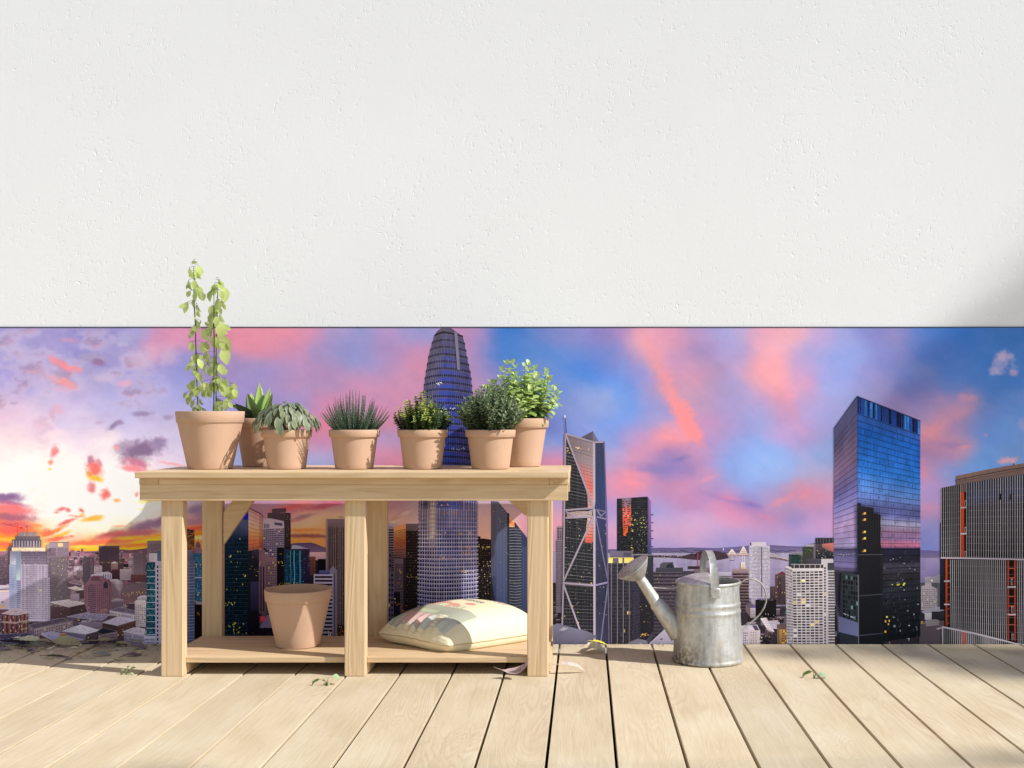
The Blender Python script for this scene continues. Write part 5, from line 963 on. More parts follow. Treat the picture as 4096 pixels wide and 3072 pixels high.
p = PR('A'); p.poly([(1580, 985), (1605, 905), (1690, 850), (1925, 835), (1925, 905)], (112, 94, 106)); p.poly([(1578, 985), (1925, 905), (1925, 1045), (1620, 1125), (1590, 1110)], (124, 96, 104)).win(((1580, 1000), (1925, 925), (1925, 1010), (1600, 1080)), 22, 3, .45, .55, [((92, 70, 80), 3), ((150, 120, 116), 1)]).dots(((1590, 990), (1920, 945), (1920, 985), (1590, 1035)), 40, 9, 18, [((252, 215, 150), 1)]).dots(R4(1620, 850, 1910, 900), 50, 18, 6, [((142, 124, 132), 1), ((86, 70, 84), 1)], 1); done(p, 'printed_building', 7, 'low stone block with a row of lit windows')
p = PR('A'); p.poly([(1800, 1035), (1850, 1008), (1925, 1006), (1925, 1100), (1810, 1080)], [(205, 192, 208)] * 3 + [(120, 98, 110)] * 2); done(p, 'printed_building', 8)
def block(crop, roof, fronts, layer, rc, fcs, nwin, label=None, eq=14, lit=.3):
    p = PR(crop); p.poly(roof, jit(rc, .05)); xs = [q[0] for q in roof]; ys = [q[1] for q in roof]; cx, cy = sum(xs) / len(xs), sum(ys) / len(ys)
    q4 = [((q[0] - cx) * .7 + cx, (q[1] - cy) * .7 + cy) for q in (roof[0], roof[1], roof[2], roof[3])]
    if eq: p.dots(q4, eq, 26, 10, [(lerp(rc, (70, 62, 80), .5), 3), (lerp(rc, (240, 235, 245), .5), 2)], 1)
    p.ln(list(roof) + [roof[0]], 5, lerp(rc, (245, 240, 250), .35), 1)
    for f, c, (nx, ny) in zip(fronts, fcs, nwin):
        p.lv = 1; p.grad(f, [(0, c), (1, lerp(c, (60, 50, 62), .25))]); p.lv = 0
        if nx: p.lv = 1; p.win(f, nx, ny, .45, .5, [(lerp(c, (36, 30, 42), .6), 8), ((250, 205, 120), lit)], .05, v0=.12, v1=.92); p.lv = 0
    done(p, 'printed_building', layer, label)
block('A', ((668, 1098), (900, 1062), (1150, 1112), (930, 1168)), [((668, 1150), (930, 1164), (930, 1284), (668, 1320)), ((930, 1158), (1148, 1114), (1148, 1222), (930, 1284))], 7, (204, 190, 200), [(98, 76, 82), (84, 64, 70)], [(16, 4), (14, 4)], None, 30)
block('A', ((900, 912), (1000, 890), (1110, 940), (1010, 946)), [((900, 918), (1010, 946), (1010, 1050), (900, 1010)), ((1010, 946), (1112, 938), (1112, 1050), (1010, 1050))], 6, (205, 186, 186), [(120, 100, 110), (88, 68, 76)], [(0, 0), (0, 0)])
block('A', ((900, 842), (980, 812), (1108, 848), (1080, 880)), [((900, 850), (1080, 878), (1080, 896), (900, 900))], 5, (138, 116, 130), [(100, 82, 96)], [(0, 0)])
p = PR('A'); p.rect(935, 985, 1046, 1080, (166, 150, 164), (150, 134, 152)); p.rect(940, 945, 992, 990, (140, 124, 140)); done(p, 'printed_building', 7)
block('A', ((1440, 1205), (1560, 1160), (1770, 1205), (1770, 1250)), [((1440, 1205), (1770, 1262), (1770, 1325), (1440, 1262))], 8, (112, 98, 118), [(196, 186, 206)], [(28, 1)], None, 16)
block('A', ((1460, 1080), (1530, 1050), (1612, 1066), (1612, 1090)), [((1460, 1086), (1612, 1078), (1612, 1150), (1465, 1190))], 7, (160, 142, 158), [(126, 108, 124)], [(10, 3)])
block('A', ((1770, 1090), (1800, 1066), (1900, 1072), (1912, 1092)), [((1770, 1090), (1918, 1090), (1912, 1420), (1778, 1400))], 9, (222, 210, 220), [(208, 194, 204)], [(5, 9)], 'small white tower with four window columns', 3)
block('A', ((885, 1285), (1100, 1236), (1450, 1250), (1350, 1330)), [((885, 1285), (1020, 1340), (1020, 1420), (900, 1380)), ((1020, 1360), (1350, 1345), (1350, 1440), (1110, 1420))], 8, (150, 138, 168), [(112, 96, 118), (142, 126, 150)], [(5, 2), (0, 0)], 'wide flat roof crowded with plant equipment', 90)
block('A', ((1350, 1362), (1556, 1282), (1782, 1326), (1545, 1402)), [((1350, 1362), (1545, 1402), (1545, 1640), (1350, 1520)), ((1545, 1402), (1782, 1328), (1782, 1440), (1545, 1640))], 9, (186, 176, 200), [(80, 58, 60), (96, 70, 66)], [(0, 0), (12, 5)], 'brown brick block with a pale roof', 30, 1.2)
block('A', ((820, 1472), (1065, 1388), (1324, 1462), (1136, 1512)), [((820, 1472), (1136, 1512), (1136, 1610), (860, 1540)), ((1136, 1512), (1324, 1462), (1310, 1600), (1136, 1600))], 10, (206, 196, 214), [(128, 112, 140), (88, 70, 84)], [(0, 0), (8, 3)], 'flat white roof with chimneys', 16)
block('A', ((1270, 1482), (1362, 1428), (1548, 1472), (1380, 1522)), [((1300, 1520), (1548, 1474), (1548, 1640), (1300, 1640))], 10, (44, 40, 52), [(134, 116, 126)], [(10, 4)], None, 8)
block('A', ((385, 1392), (820, 1300), (912, 1330), (465, 1442)), [((385, 1392), (465, 1442), (465, 1580), (388, 1530)), ((465, 1442), (962, 1336), (962, 1440), (465, 1600))], 9, (94, 80, 98), [(130, 112, 130), (162, 142, 154)], [(3, 4), (16, 3)], 'long low beige building with a dark roof', 22)
block('A', ((545, 1512), (690, 1470), (1110, 1580), (800, 1640)), [((545, 1512), (745, 1620), (745, 1660), (545, 1600))], 11, (168, 158, 190), [(110, 78, 80)], [(12, 2)], None, 60)
p = PR('A'); p.rect(805, 1508, 882, 1556, (196, 118, 66), (172, 98, 58)).poly([(805, 1510), (825, 1492), (875, 1494), (882, 1510)], (190, 150, 130)); done(p, 'printed_building', 13, 'orange roof box')
block('A', ((38, 1246), (215, 1170), (390, 1236), (240, 1262)), [((38, 1256), (240, 1268), (240, 1560), (46, 1540)), ((240, 1266), (388, 1240), (380, 1500), (240, 1520))], 10, (182, 162, 174), [(70, 66, 72), (78, 72, 78)], [(0, 0), (0, 0)], None, 30)
p = PR('A'); [p.vl(q, n, .42, (158, 84, 84), up=0).win(q, n * 2, 6, .3, .55, [((205, 200, 205), 2), ((90, 88, 92), 4), ((240, 200, 130), .6)], .1).hl(q, 1, .12, (192, 160, 160), v0=0, v1=.7) for q, n in ((((44, 1262), (240, 1272), (240, 1540), (48, 1520)), 3), (((240, 1272), (386, 1246), (378, 1496), (240, 1516)), 3))]; done(p, 'printed_building', 11, 'brick corner building with dark glazing')
block('A', ((-80, 1520), (380, 1494), (468, 1532), (120, 1600)), [((-80, 1590), (120, 1580), (468, 1540), (468, 1660))], 11, (78, 70, 98), [(50, 42, 62)], [(0, 0)], None, 60)
block('A', ((1615, 1478), (1760, 1424), (1905, 1440), (1890, 1520)), [((1630, 1490), (1890, 1520), (1890, 1660), (1630, 1640))], 10, (196, 184, 202), [(158, 146, 170)], [(15, 3)], 'white cornice block beside the teal tower', 22)
p = PR('A'); p.rect(1888, 1530, 2040, 1660, (186, 180, 206), (176, 170, 198)).win(R4(1895, 1560, 2030, 1640), 8, 2, .5, .6, [((70, 66, 92), 1)]); done(p, 'printed_building', 12)
# ---- behind the bench, first bay
SH = 1.24
p = PR('B'); p.g = SH; p.grad(((60, 345), (140, 326), (228, 345), (228, 605)) if 0 else R4(60, 338, 228, 610), [(0, (72, 50, 52)), (.3, (96, 64, 52)), (1, (110, 72, 60))]).poly([(116, 340), (120, 326), (165, 330), (172, 340)], (62, 46, 50)).win(R4(62, 350, 226, 605), 13, 20, .5, .5, [((60, 40, 40), 3), ((190, 120, 60), 2), ((235, 160, 80), 1)]); done(p, 'printed_tower', 5, 'brown tower with amber windows')
p = PR('B'); p.g = SH; p.rect(232, 545, 302, 640, (128, 100, 120), (118, 92, 116)).poly([(238, 548), (240, 505), (255, 480), (268, 472), (281, 480), (295, 505), (298, 548)], (120, 92, 108)).ln([(268, 472), (268, 436)], 3, (90, 70, 80)).win(R4(244, 510, 292, 540), 4, 1, .4, .8, [((84, 62, 78), 1)]); done(p, 'printed_tower', 5, 'small domed tower')
p = PR('B'); p.g = SH; p.grad(((60, 690), (235, 680), (230, 1640), (60, 1660)), [(0, (84, 82, 108)), (.5, (74, 76, 104)), (1, (58, 58, 92))]).vl(((60, 690), (235, 680), (230, 1640), (60, 1660)), 13, .14, (150, 154, 186)).hl(((60, 690), (235, 680), (230, 1640), (60, 1660)), 28, .1, (140, 144, 176)).dots(R4(60, 700, 230, 1600), 120, 12, 24, [((58, 60, 86), 2), ((100, 104, 134), 1)], 1); p.lv = 3; p.rect(60, 572, 208, 690, (128, 122, 146), (104, 98, 124)); p.lv = 0; p.vl(R4(60, 580, 208, 690), 12, .4, (88, 84, 108), up=4); done(p, 'printed_tower', 7, 'blue grey gridded glass tower')
p = PR('B'); p.g = SH; p.rect(210, 606, 330, 1180, (58, 96, 124), (62, 92, 118)).win(R4(214, 625, 330, 1170), 8, 22, .6, .55, [((34, 62, 88), 3), ((70, 128, 150), 2), ((215, 190, 110), .3)]).hl(R4(210, 880, 330, 890), 1, 1, (170, 180, 205)); done(p, 'printed_tower', 6, 'teal windowed tower between bench legs')
p = PR('B'); p.rect(230, 1190, 420, 1700, (34, 25, 30), (24, 18, 26)).dots(R4(240, 1280, 330, 1330), 7, 12, 26, YL).rect(250, 1158, 330, 1192, (176, 166, 186)); done(p, 'printed_building', 7)
p = PR('B'); p.g = SH; fq = R4(430, 120, 846, 1600)   # dark glass tower with lit floors
p.grad(fq, [(0, (96, 104, 140)), (.12, (74, 84, 118)), (.22, (24, 42, 66)), (.4, (18, 36, 52)), (.7, (14, 30, 44)), (1, (12, 22, 36))], .08, 30).hl(R4(430, 420, 846, 1600), 26, .10, (46, 70, 86)).vl(R4(430, 420, 846, 1600), 20, .06, (34, 54, 68)).win(R4(430, 440, 846, 1560), 24, 26, .7, .5, [((12, 22, 32), 3), ((24, 46, 60), 2), ((34, 62, 74), 1)], .5)
for q, n in ((R4(585, 632, 660, 662), 9), (R4(720, 578, 768, 612), 5), (R4(722, 418, 762, 444), 4), (R4(690, 695, 720, 715), 2), (R4(700, 740, 730, 772), 3), (R4(788, 845, 832, 880), 5), (R4(560, 1166, 700, 1206), 16), (R4(655, 1385, 750, 1425), 9), (R4(655, 1445, 750, 1485), 9), (R4(670, 1495, 750, 1530), 9), (R4(770, 1400, 830, 1425), 4), (R4(770, 1500, 828, 1535), 5), (R4(570, 1010, 600, 1035), 2), (R4(690, 1025, 720, 1045), 3), (R4(770, 950, 786, 985), 2), (R4(560, 1430, 640, 1450), 4), (R4(600, 690, 700, 710), 3), (R4(695, 900, 725, 930), 3)): p.dots(q, n, 14, 24, [((235, 220, 80), 3), ((250, 235, 150), 1), ((150, 150, 60), 2)])
p.lv = 1; rq = ((846, 92), (1014, 190), (1014, 545), (846, 580)); p.grad(rq, [(0, (205, 150, 158)), (.3, (214, 160, 150)), (.55, (222, 150, 112)), (.8, (196, 118, 84)), (1, (150, 96, 80))], .05, 8); p.lv = 0; p.hl(rq, 10, .06, (60, 46, 62), up=4); p.ln([(846, 92), (985, 155), (1014, 190)], 7, (46, 40, 54), 4)
p.vl(((968, 165), (1014, 190), (1014, 545), (968, 550)), 4, .3, (92, 68, 80), up=4); p.lv = 4; p.poly([(782, 150), (846, 150), (846, 222), (782, 222)], (36, 40, 190)); p.lv = 0; done(p, 'printed_tower', 9, 'dark glass tower with yellow lit floors')
p = PR('B'); p.g = SH; p.rect(845, 578, 968, 1600, (40, 38, 52), (20, 18, 26)).rect(870, 932, 966, 1260, (62, 60, 92), (44, 40, 66)).dots(R4(850, 640, 960, 900), 30, 12, 16, [((60, 70, 78), 3), ((200, 185, 80), 1)]).rect(886, 560, 966, 670, (66, 62, 84), (42, 40, 56)); done(p, 'printed_building', 6)
p = PR('B'); p.g = SH; p.rect(1063, 145, 1328, 560, (92, 76, 92), (26, 20, 28)).poly([(1114, 148), (1114, 100), (1276, 92), (1276, 140)], (96, 80, 96)).dots(R4(1262, 150, 1326, 480), 26, 6, 8, [((235, 205, 160), 1)]).vl(R4(1265, 150, 1326, 540), 4, .4, (60, 48, 62)); done(p, 'printed_tower', 5, 'dark stepped tower')
p = PR('B'); p.g = SH; bq = ((1014, 330), (1255, 320), (1255, 1030), (1014, 1030)); p.poly([(1014, 340), (1014, 218), (1085, 204), (1250, 240), (1255, 340)], (172, 160, 184)).grad(bq, [(0, (150, 138, 164)), (.4, (120, 108, 138)), (1, (104, 94, 124))]).win(bq, 10, 30, .78, .46, [((40, 34, 52), 5), ((66, 58, 78), 2), ((235, 215, 130), .2)]).vl(R4(1020, 270, 1085, 320), 4, .6, (86, 80, 108)); p.lv = 3; p.poly([(1138, 254), (1228, 262), (1236, 296), (1146, 284)], (92, 88, 116)); p.lv = 0; done(p, 'printed_tower', 7, 'white office tower with slanted roof panels')
p = PR('B'); p.g = SH; p.poly([(966, 640), (968, 582), (1010, 545), (1075, 600), (1075, 640), (1168, 660), (1168, 1290), (966, 1290)], [(120, 96, 110)] * 6 + [(96, 76, 92)] * 2); p.lv = 1; p.poly([(1010, 545), (1030, 545), (1078, 592), (1062, 606)], (58, 36, 46)); p.rect(1036, 594, 1070, 618, (160, 140, 156)); p.lv = 0; p.vl(R4(975, 760, 1035, 1270), 2, .42, (46, 34, 46)).win(R4(1045, 700, 1165, 1280), 5, 20, .45, .5, [((52, 42, 56), 4), ((225, 195, 90), .3)]).dots(R4(970, 700, 1036, 745), 8, 12, 12, YL); done(p, 'printed_tower', 9, 'beige gabled tower')
p = PR('B'); p.g = SH; p.rect(1172, 540, 1252, 1060, (26, 26, 34), (18, 18, 26)).grad(R4(1252, 560, 1442, 1060), [(0, (44, 56, 78)), (.5, (34, 66, 92)), (1, (28, 52, 76))], .1, 12).grad(R4(1442, 556, 1545, 1060), [(0, (62, 46, 78)), (.5, (54, 44, 82)), (1, (26, 24, 44))], .1, 8).poly([(1330, 556), (1352, 512), (1420, 520), (1500, 548), (1545, 556)], (150, 144, 172)).hl(R4(1252, 580, 1545, 1060), 18, .16, (20, 28, 42)).win(R4(1255, 580, 1542, 1050), 22, 18, .7, .6, [((20, 40, 60), 3), ((60, 120, 150), 1), ((38, 76, 100), 2)], .5).dots(R4(1185, 700, 1245, 760), 14, 14, 18, YL).dots(R4(1260, 945, 1460, 985), 26, 14, 18, YL).dots(R4(1180, 940, 1245, 980), 10, 8, 22, YL).dots(R4(1190, 590, 1245, 620), 5, 14, 10, YL)
for x0 in (1328, 1366, 1372, 1430, 1440): p.ln([(x0, 580), (x0 - 4, 700), (x0 + 4, 820), (x0, 1040)], 5, (70, 160, 235))
done(p, 'printed_tower', 10, 'dark glass tower with bright blue light strips')
p = PR('B'); p.g = SH; p.rect(1547, 645, 1612, 860, (120, 76, 66), (84, 54, 56)).win(R4(1550, 655, 1610, 850), 5, 14, .5, .5, [((60, 38, 40), 1)]); done(p, 'printed_building', 6)
p = PR('B'); p.rect(1638, 672, 1735, 860, (26, 24, 32)); done(p, 'printed_building', 5)
p = PR('B'); p.g = SH; tq = R4(1730, 215, 2200, 1600); p.grad(tq, [(0, (128, 108, 126)), (.05, (120, 100, 120)), (.08, (70, 58, 72)), (.4, (48, 38, 50)), (1, (30, 24, 32))]).vl(R4(1748, 285, 2200, 1600), 22, .34, (128, 106, 112)).dots(R4(1750, 300, 2190, 1560), 170, 7, 8, [((235, 195, 130), 2), ((250, 225, 180), 1)]).ln([(1875, 190), (1932, 196)], 6, (80, 64, 76)); p.lv = 1; p.rect(1730, 215, 1750, 1600, (150, 124, 138), (64, 50, 62)); p.lv = 0; done(p, 'printed_tower', 7, 'tall dark tower with fine vertical ribs')
p = PR('B'); p.g = SH; p.rect(1592, 845, 1814, 1600, (158, 152, 182), (140, 132, 156)).hl(R4(1606, 856, 1806, 1600), 17, .5, (34, 28, 40)).poly([(1778, 845), (1778, 790), (1815, 752), (1860, 800), (1860, 1540), (1814, 1540), (1814, 845)], (122, 114, 144)); p.lv = 1; p.rect(1652, 802, 1778, 848, (88, 90, 146), (72, 72, 122)); p.rect(1822, 840, 1832, 1530, (70, 62, 84)); p.lv = 0; p.dots(R4(1680, 1470, 1800, 1550), 22, 18, 30, [((225, 210, 180), 2), ((60, 50, 50), 2)]); done(p, 'printed_building', 10, 'white banded block with a peaked side')
p = PR('B'); p.g = SH; p.poly([(970, 1455), (1062, 1310), (1130, 1312), (1180, 1460)], (118, 104, 134)); p.rect(984, 1330, 1036, 1384, (205, 66, 84)); p.rect(930, 1470, 1180, 1600, (26, 22, 36)).dots(R4(850, 1480, 1140, 1560), 40, 20, 10, [((60, 56, 90), 1), ((20, 18, 26), 1)]); done(p, 'printed_building', 8); p = PR('B'); p.g = SH; p.rect(1846, 1425, 1965, 1570, (50, 36, 40), (36, 26, 30)).dots(R4(1850, 1430, 1960, 1560), 90, 14, 14, [((250, 205, 130), 2), ((200, 120, 60), 2), ((60, 40, 40), 3)]); done(p, 'printed_building', 8)
# ---- behind the bench, second bay
p = PR('C'); p.g = SH; p.rect(40, 330, 262, 1100, (150, 134, 160), (60, 48, 72)).poly([(180, 340), (190, 318), (235, 318), (325, 350), (262, 372)], (170, 156, 180)).hl(R4(40, 396, 262, 1090), 20, .55, (38, 32, 48)); done(p, 'printed_tower', 4)
p = PR('C'); p.g = SH; lq = ((264, 362), (430, 326), (430, 812), (264, 800)); p.grad(lq, [(0, (212, 142, 112)), (.14, (216, 150, 108)), (.5, (176, 108, 72)), (.8, (150, 96, 88)), (1, (120, 84, 92))]).win(lq, 15, 14, .55, .5, [((96, 50, 34), 1)], v0=.14, v1=.7).hl(lq, 6, .45, (70, 48, 56), v0=.7, v1=1); rq = R4(430, 326, 640, 1620); p.grad(rq, [(0, (108, 92, 106)), (.06, (104, 86, 98)), (.1, (64, 48, 54)), (1, (32, 24, 28))]).hl(R4(430, 420, 640, 1620), 32, .5, (30, 22, 26)).dots(R4(440, 420, 600, 1400), 60, 9, 9, [((235, 190, 110), 1)]).dots(R4(440, 1052, 600, 1072), 26, 10, 10, YL); p.rect(264, 800, 432, 1640, (60, 46, 62), (36, 28, 36)); done(p, 'printed_tower', 6, 'sunlit orange faced tower')
p = PR('C'); p.g = SH; p.rect(262, 806, 392, 1640, (112, 94, 116), (84, 62, 70)).vl(R4(280, 880, 390, 1640), 4, .5, (44, 34, 46)).hl(R4(262, 890, 392, 1640), 20, .16, (104, 86, 104), up=3).dots(R4(310, 960, 385, 1190), 14, 20, 20, YL).dots(R4(350, 1450, 460, 1600), 14, 30, 12, [((190, 110, 60), 1)]); done(p, 'printed_building', 8)
p = PR('C'); p.g = SH; p.rect(40, 706, 238, 1300, (92, 76, 102), (70, 58, 84)).win(R4(150, 730, 235, 1290), 2, 8, .55, .5, [((34, 26, 40), 1)]); p.lv = 1; p.rect(40, 985, 262, 1700, (96, 84, 118), (84, 74, 108)); p.lv = 2; p.win(R4(176, 1000, 262, 1690), 2, 10, .6, .48, [((26, 20, 32), 3), ((215, 180, 90), .5)]); p.lv = 0; p.rect(264, 1270, 350, 1690, (30, 26, 44)).dots(R4(264, 1340, 340, 1460), 8, 26, 20, YL); done(p, 'printed_building', 9)
p = PR('C'); p.g = SH; p.poly([(1405, 500), (1460, 500), (1460, 530), (1500, 530), (1606, 545), (1606, 1500), (1405, 1500)], [(46, 34, 40)] * 5 + [(26, 22, 24)] * 2).win(R4(1420, 600, 1600, 1480), 14, 30, .5, .4, [((24, 20, 22), 4), ((90, 80, 62), 2), ((200, 180, 120), .7)], .4).dots(R4(1435, 640, 1600, 662), 12, 26, 18, [((205, 195, 110), 1)]); done(p, 'printed_tower', 4)
p = PR('C'); p.poly([(1604, 12), (1705, 20), (1852, 205), (1852, 1640), (1700, 1640), (1680, 1500), (1604, 1050)], [(98, 96, 128)] * 3 + [(56, 70, 112)] * 3 + [(58, 66, 104)]).vl(R4(1612, 30, 1676, 1050), 8, .16, (120, 124, 160)).vl(((1680, 30), (1830, 190), (1830, 1600), (1680, 1560)), 12, .2, (112, 128, 176)).dots(R4(1700, 60, 1820, 420), 60, 16, 12, [((100, 104, 120), 1), ((60, 64, 84), 1), ((190, 188, 190), .4)]); p.lv = 1; p.rect(1830, 180, 1858, 1640, (54, 60, 84)); p.lv = 0; p.dots(R4(1620, 60, 1850, 1450), 26, 10, 8, [((240, 230, 220), 1)]); done(p, 'printed_tower', 7, 'blue grey finely striped tower')
p = PR('C'); p.poly([(1856, 200), (1932, 300), (1932, 1640), (1856, 1640)], [(58, 66, 84)] * 4).poly([(1932, 300), (2032, 430), (2032, 1640), (1932, 1640)], (64, 74, 98)).poly([(2032, 430), (2200, 640), (2200, 1640), (2032, 1640)], (62, 72, 116)); p.lv = 1; p.grad(((1856, 205), (1930, 300), (1930, 372), (1856, 372)), [(0, (250, 196, 165)), (.5, (235, 130, 95)), (1, (250, 190, 130))]); p.lv = 0
for k in range(30): y0 = 408 + k * 38.5; p.ln([(1858, y0 + (k - 8) * .4), (1940, y0 + (k - 8) * 1.1), (2024, y0 + (k - 8) * .2)], 5, (158, 164, 180))
p.vl(R4(2034, 640, 2200, 1600), 12, .22, (104, 118, 168)).dots(R4(1860, 450, 2030, 1600), 90, 12, 10, [((120, 116, 116), 2), ((225, 190, 130), 1), ((90, 100, 110), 2)]); done(p, 'printed_tower', 6, 'dark tower with pale horizontal floor lines')
# ---- the round-topped tall tower
p = PR(); p.g = 1.17; LE = [(1312, 1768), (1322, 1752), (1334, 1744), (1348, 1737), (1418, 1718), (1496, 1705), (1570, 1695), (1626, 1693), (1850, 1681), (2005, 1677), (2480, 1673)]; RE = [(1312, 1802), (1320, 1816), (1330, 1828), (1343, 1850), (1366, 1857), (1431, 1869), (1496, 1883), (1570, 1890), (1700, 1900), (1850, 1907), (2005, 1910), (2480, 1910)]
def ed(E_, y_):
    return float(np.interp(y_, [e[0] for e in E_], [e[1] for e in E_]))
ys = [1312, 1318, 1325, 1334, 1345] + list(range(1360, 2481, 20)); us = [0, .06, .14, .24, .32, .38, .46, .56, .66, .76, .86, .94, 1]
def tcol(u, y_):
    t = (y_ - 1312) / 1170; top = max(0, 1 - (y_ - 1312) / 190)
    left = lerp((104, 92, 116), (74, 62, 100), min(1, t * 1.5)); midc = lerp((70, 78, 150), (62, 84, 172), min(1, t * 2.2)); right = lerp((84, 78, 130), (84, 82, 150), min(1, t * 2))
    if y_ > 2030: k = min(1, (y_ - 2030) / 120); left = lerp((140, 116, 140), (60, 48, 84), k); midc = lerp((104, 112, 176), (50, 58, 118), k); right = lerp((100, 104, 160), (64, 62, 112), k)
    if y_ > 2250: k = min(1, (y_ - 2250) / 120); left = lerp(left, (48, 38, 64), k); midc = lerp(midc, (34, 30, 56), k); right = lerp(right, (52, 48, 82), k)
    c = lerp(left, midc, max(0, min(1, (u - .24) / .12))); c = lerp(c, right, max(0, min(1, (u - .56) / .18)))
    if 1980 < y_ < 2200 and .2 < u < .32: c = lerp(c, (250, 215, 180), .8 if y_ < 2150 else .35)
    return lerp(c, (92, 80, 104), top * .85)
p.keep()
for y0, y1 in zip(ys, ys[1:]):
    a0, b0_, a1, b1 = ed(LE, y0), ed(RE, y0), ed(LE, y1), ed(RE, y1)
    for u0, u1 in zip(us, us[1:]): p.raw([(a0 + (b0_ - a0) * u0, y0), (a0 + (b0_ - a0) * u1, y0), (a1 + (b1 - a1) * u1, y1), (a1 + (b1 - a1) * u0, y1)], [jit(tcol(u0, y0), .04), jit(tcol(u1, y0), .04), jit(tcol(u1, y1), .04), jit(tcol(u0, y1), .04)])
p.free()
def band(y0, wd, col, amp, up=2, ex=0, u0=0, u1=1):
    p.lv = up; n = 16; pr = []; p.keep()
    for k in range(n + 1):
        u = u0 + (u1 - u0) * k / n; e = ((u - .36) / (.64 if u > .36 else .36)); yy = y0 + amp * (e * e) * (1 if u > .36 else .8); yy = max(1312, yy); a, b = ed(LE, yy) - ex, ed(RE, yy) + ex; pr.append((a + (b - a) * u, yy))
    for q, r in zip(pr, pr[1:]): p.raw([q, r, (r[0], r[1] + wd), (q[0], q[1] + wd)], col)
    p.lv = 0; p.free()
y_ = 1326.0
while y_ < 2000:
    t = (y_ - 1312) / 690; band(y_, 9 - 2 * t, jit(lerp((58, 48, 62), (44, 46, 76), t), .1), 17 - 8 * t, 2, 3); band(y_ + 9, 2.5, jit((102, 92, 120), .1), 17 - 8 * t, 3, 2); y_ += 29 - 4 * t
y_ = 2004
while y_ < 2470:
    am = (2140 - y_) / 330 * 13; lc = lerp((122, 108, 142), (186, 184, 238), min(1, (y_ - 2004) / 200)); band(y_, 2.6, jit(lc, .08), am, 3, 4); band(y_ + 5, 2.0, jit(lerp(lc, (60, 50, 80), .35), .08), am, 3, 3); y_ += 16.4
for k in range(24):
    p.lv = 4; p.keep(); u = (k + .5) / 24; y0 = 1350 + 30 * abs(u - .4)
    for y1 in range(int(y0), 2440, 40): a0, b0_, a1, b1 = ed(LE, y1), ed(RE, y1), ed(LE, y1 + 40), ed(RE, y1 + 40); p.ln([(a0 + (b0_ - a0) * u, y1), (a1 + (b1 - a1) * u, y1 + 40)], 1.5 if y1 < 1990 else 2.0, jit(lerp((98, 92, 124), (96, 104, 168), min(1, (y1 - 1350) / 300)) if y1 < 2000 else (165, 160, 215), .14), 0)
    p.free(); p.lv = 0
p.lv = 5; p.poly([(1818, 1328), (1830, 1332), (1842, 1482), (1830, 1478)], (120, 112, 142)); p.lv = 0
for q, n, pl in (((1770, 1535), 14, [((235, 235, 255), 1)]), ((1790, 1636), 16, [((205, 215, 240), 1), ((235, 225, 200), 1)]), ((1830, 1795), 16, [((235, 240, 255), 1)]), ((1760, 2016), 10, YL), ((1800, 2052), 26, YL), ((1750, 2132), 12, YL), ((1860, 2134), 14, YL), ((1870, 2190), 12, YL), ((1870, 2210), 12, YL), ((1770, 2231), 22, [((210, 150, 110), 1)]), ((1870, 2285), 16, YL)): p.dots(R4(q[0] - 26, q[1] - 5, q[0] + 34, q[1] + 5), n, 6, 7, pl, 5)
done(p, 'printed_tower', 11, 'tallest tower with a rounded top')
# ---- braced tower and neighbours
p = PR('E'); p.rect(65, 498, 160, 1300, (150, 136, 158), (120, 106, 126)).win(R4(66, 505, 150, 1230), 6, 40, .45, .62, [((66, 56, 72), 1)]).rect(78, 345, 155, 500, (158, 138, 156)).win(R4(80, 362, 152, 495), 3, 8, .72, .6, [((74, 60, 66), 1)]); done(p, 'printed_tower', 5, 'slim pale tower beside the braced tower')
p = PR(); fq = ((2263, 1734), (2376, 1769), (2378, 2575), (2246, 2575)); rq = ((2376, 1769), (2416, 1766), (2436, 2575), (2378, 2575))
p.poly([(2324, 1749), (2371, 1724), (2396, 1768), (2376, 1772)], (128, 118, 148)).vl(((2326, 1748), (2371, 1726), (2371, 1768), (2340, 1760)), 8, .4, (80, 72, 92))
p.grad(fq, [(0, (66, 60, 68)), (.2, (50, 54, 60)), (.5, (50, 54, 58)), (.8, (46, 50, 56)), (1, (52, 52, 66))], .05, 10).grad(rq, [(0, (70, 76, 110)), (.2, (52, 82, 128)), (.4, (66, 72, 122)), (.6, (62, 68, 92)), (.8, (60, 66, 92)), (1, (78, 78, 116))], .05, 6)
p.lv = 1; p.poly([(2269, 1742), (2374, 1773), (2375, 1860), (2304, 1832)], [(140, 116, 128), (168, 146, 156), (176, 150, 158), (150, 128, 140)]); p.poly([(2304, 1832), (2375, 1860), (2376, 1960), (2338, 1930)], [(150, 128, 140), (176, 150, 158), (232, 128, 118), (226, 128, 120)]); p.poly([(2338, 1930), (2376, 1960), (2377, 2038), (2352, 2030), (2350, 1990)], [(226, 128, 120), (232, 128, 118), (232, 170, 160), (225, 175, 165), (215, 165, 160)])
p.poly([(2350, 2072), (2372, 2070), (2372, 2168), (2356, 2172), (2339, 2168), (2342, 2130)], [(220, 190, 180), (225, 170, 150), (240, 100, 70), (238, 92, 60), (235, 105, 75), (228, 130, 110)]); p.poly([(2268, 2050), (2300, 2045), (2370, 2044), (2368, 2066), (2268, 2068)], (196, 168, 160)); p.lv = 0
p.hl(fq, 62, .11, (120, 118, 128), mot=.25).vl(fq, 20, .1, (104, 100, 112), mot=.2).vl(rq, 14, .2, (92, 98, 138), v0=0, v1=1).dots(((2268, 1790), (2300, 1780), (2300, 1812), (2268, 1812)), 12, 8, 6, YL).dots(((2300, 1785), (2356, 1775), (2356, 1800), (2300, 1800)), 12, 10, 8, [((235, 205, 150), 1), ((200, 180, 170), 1)])
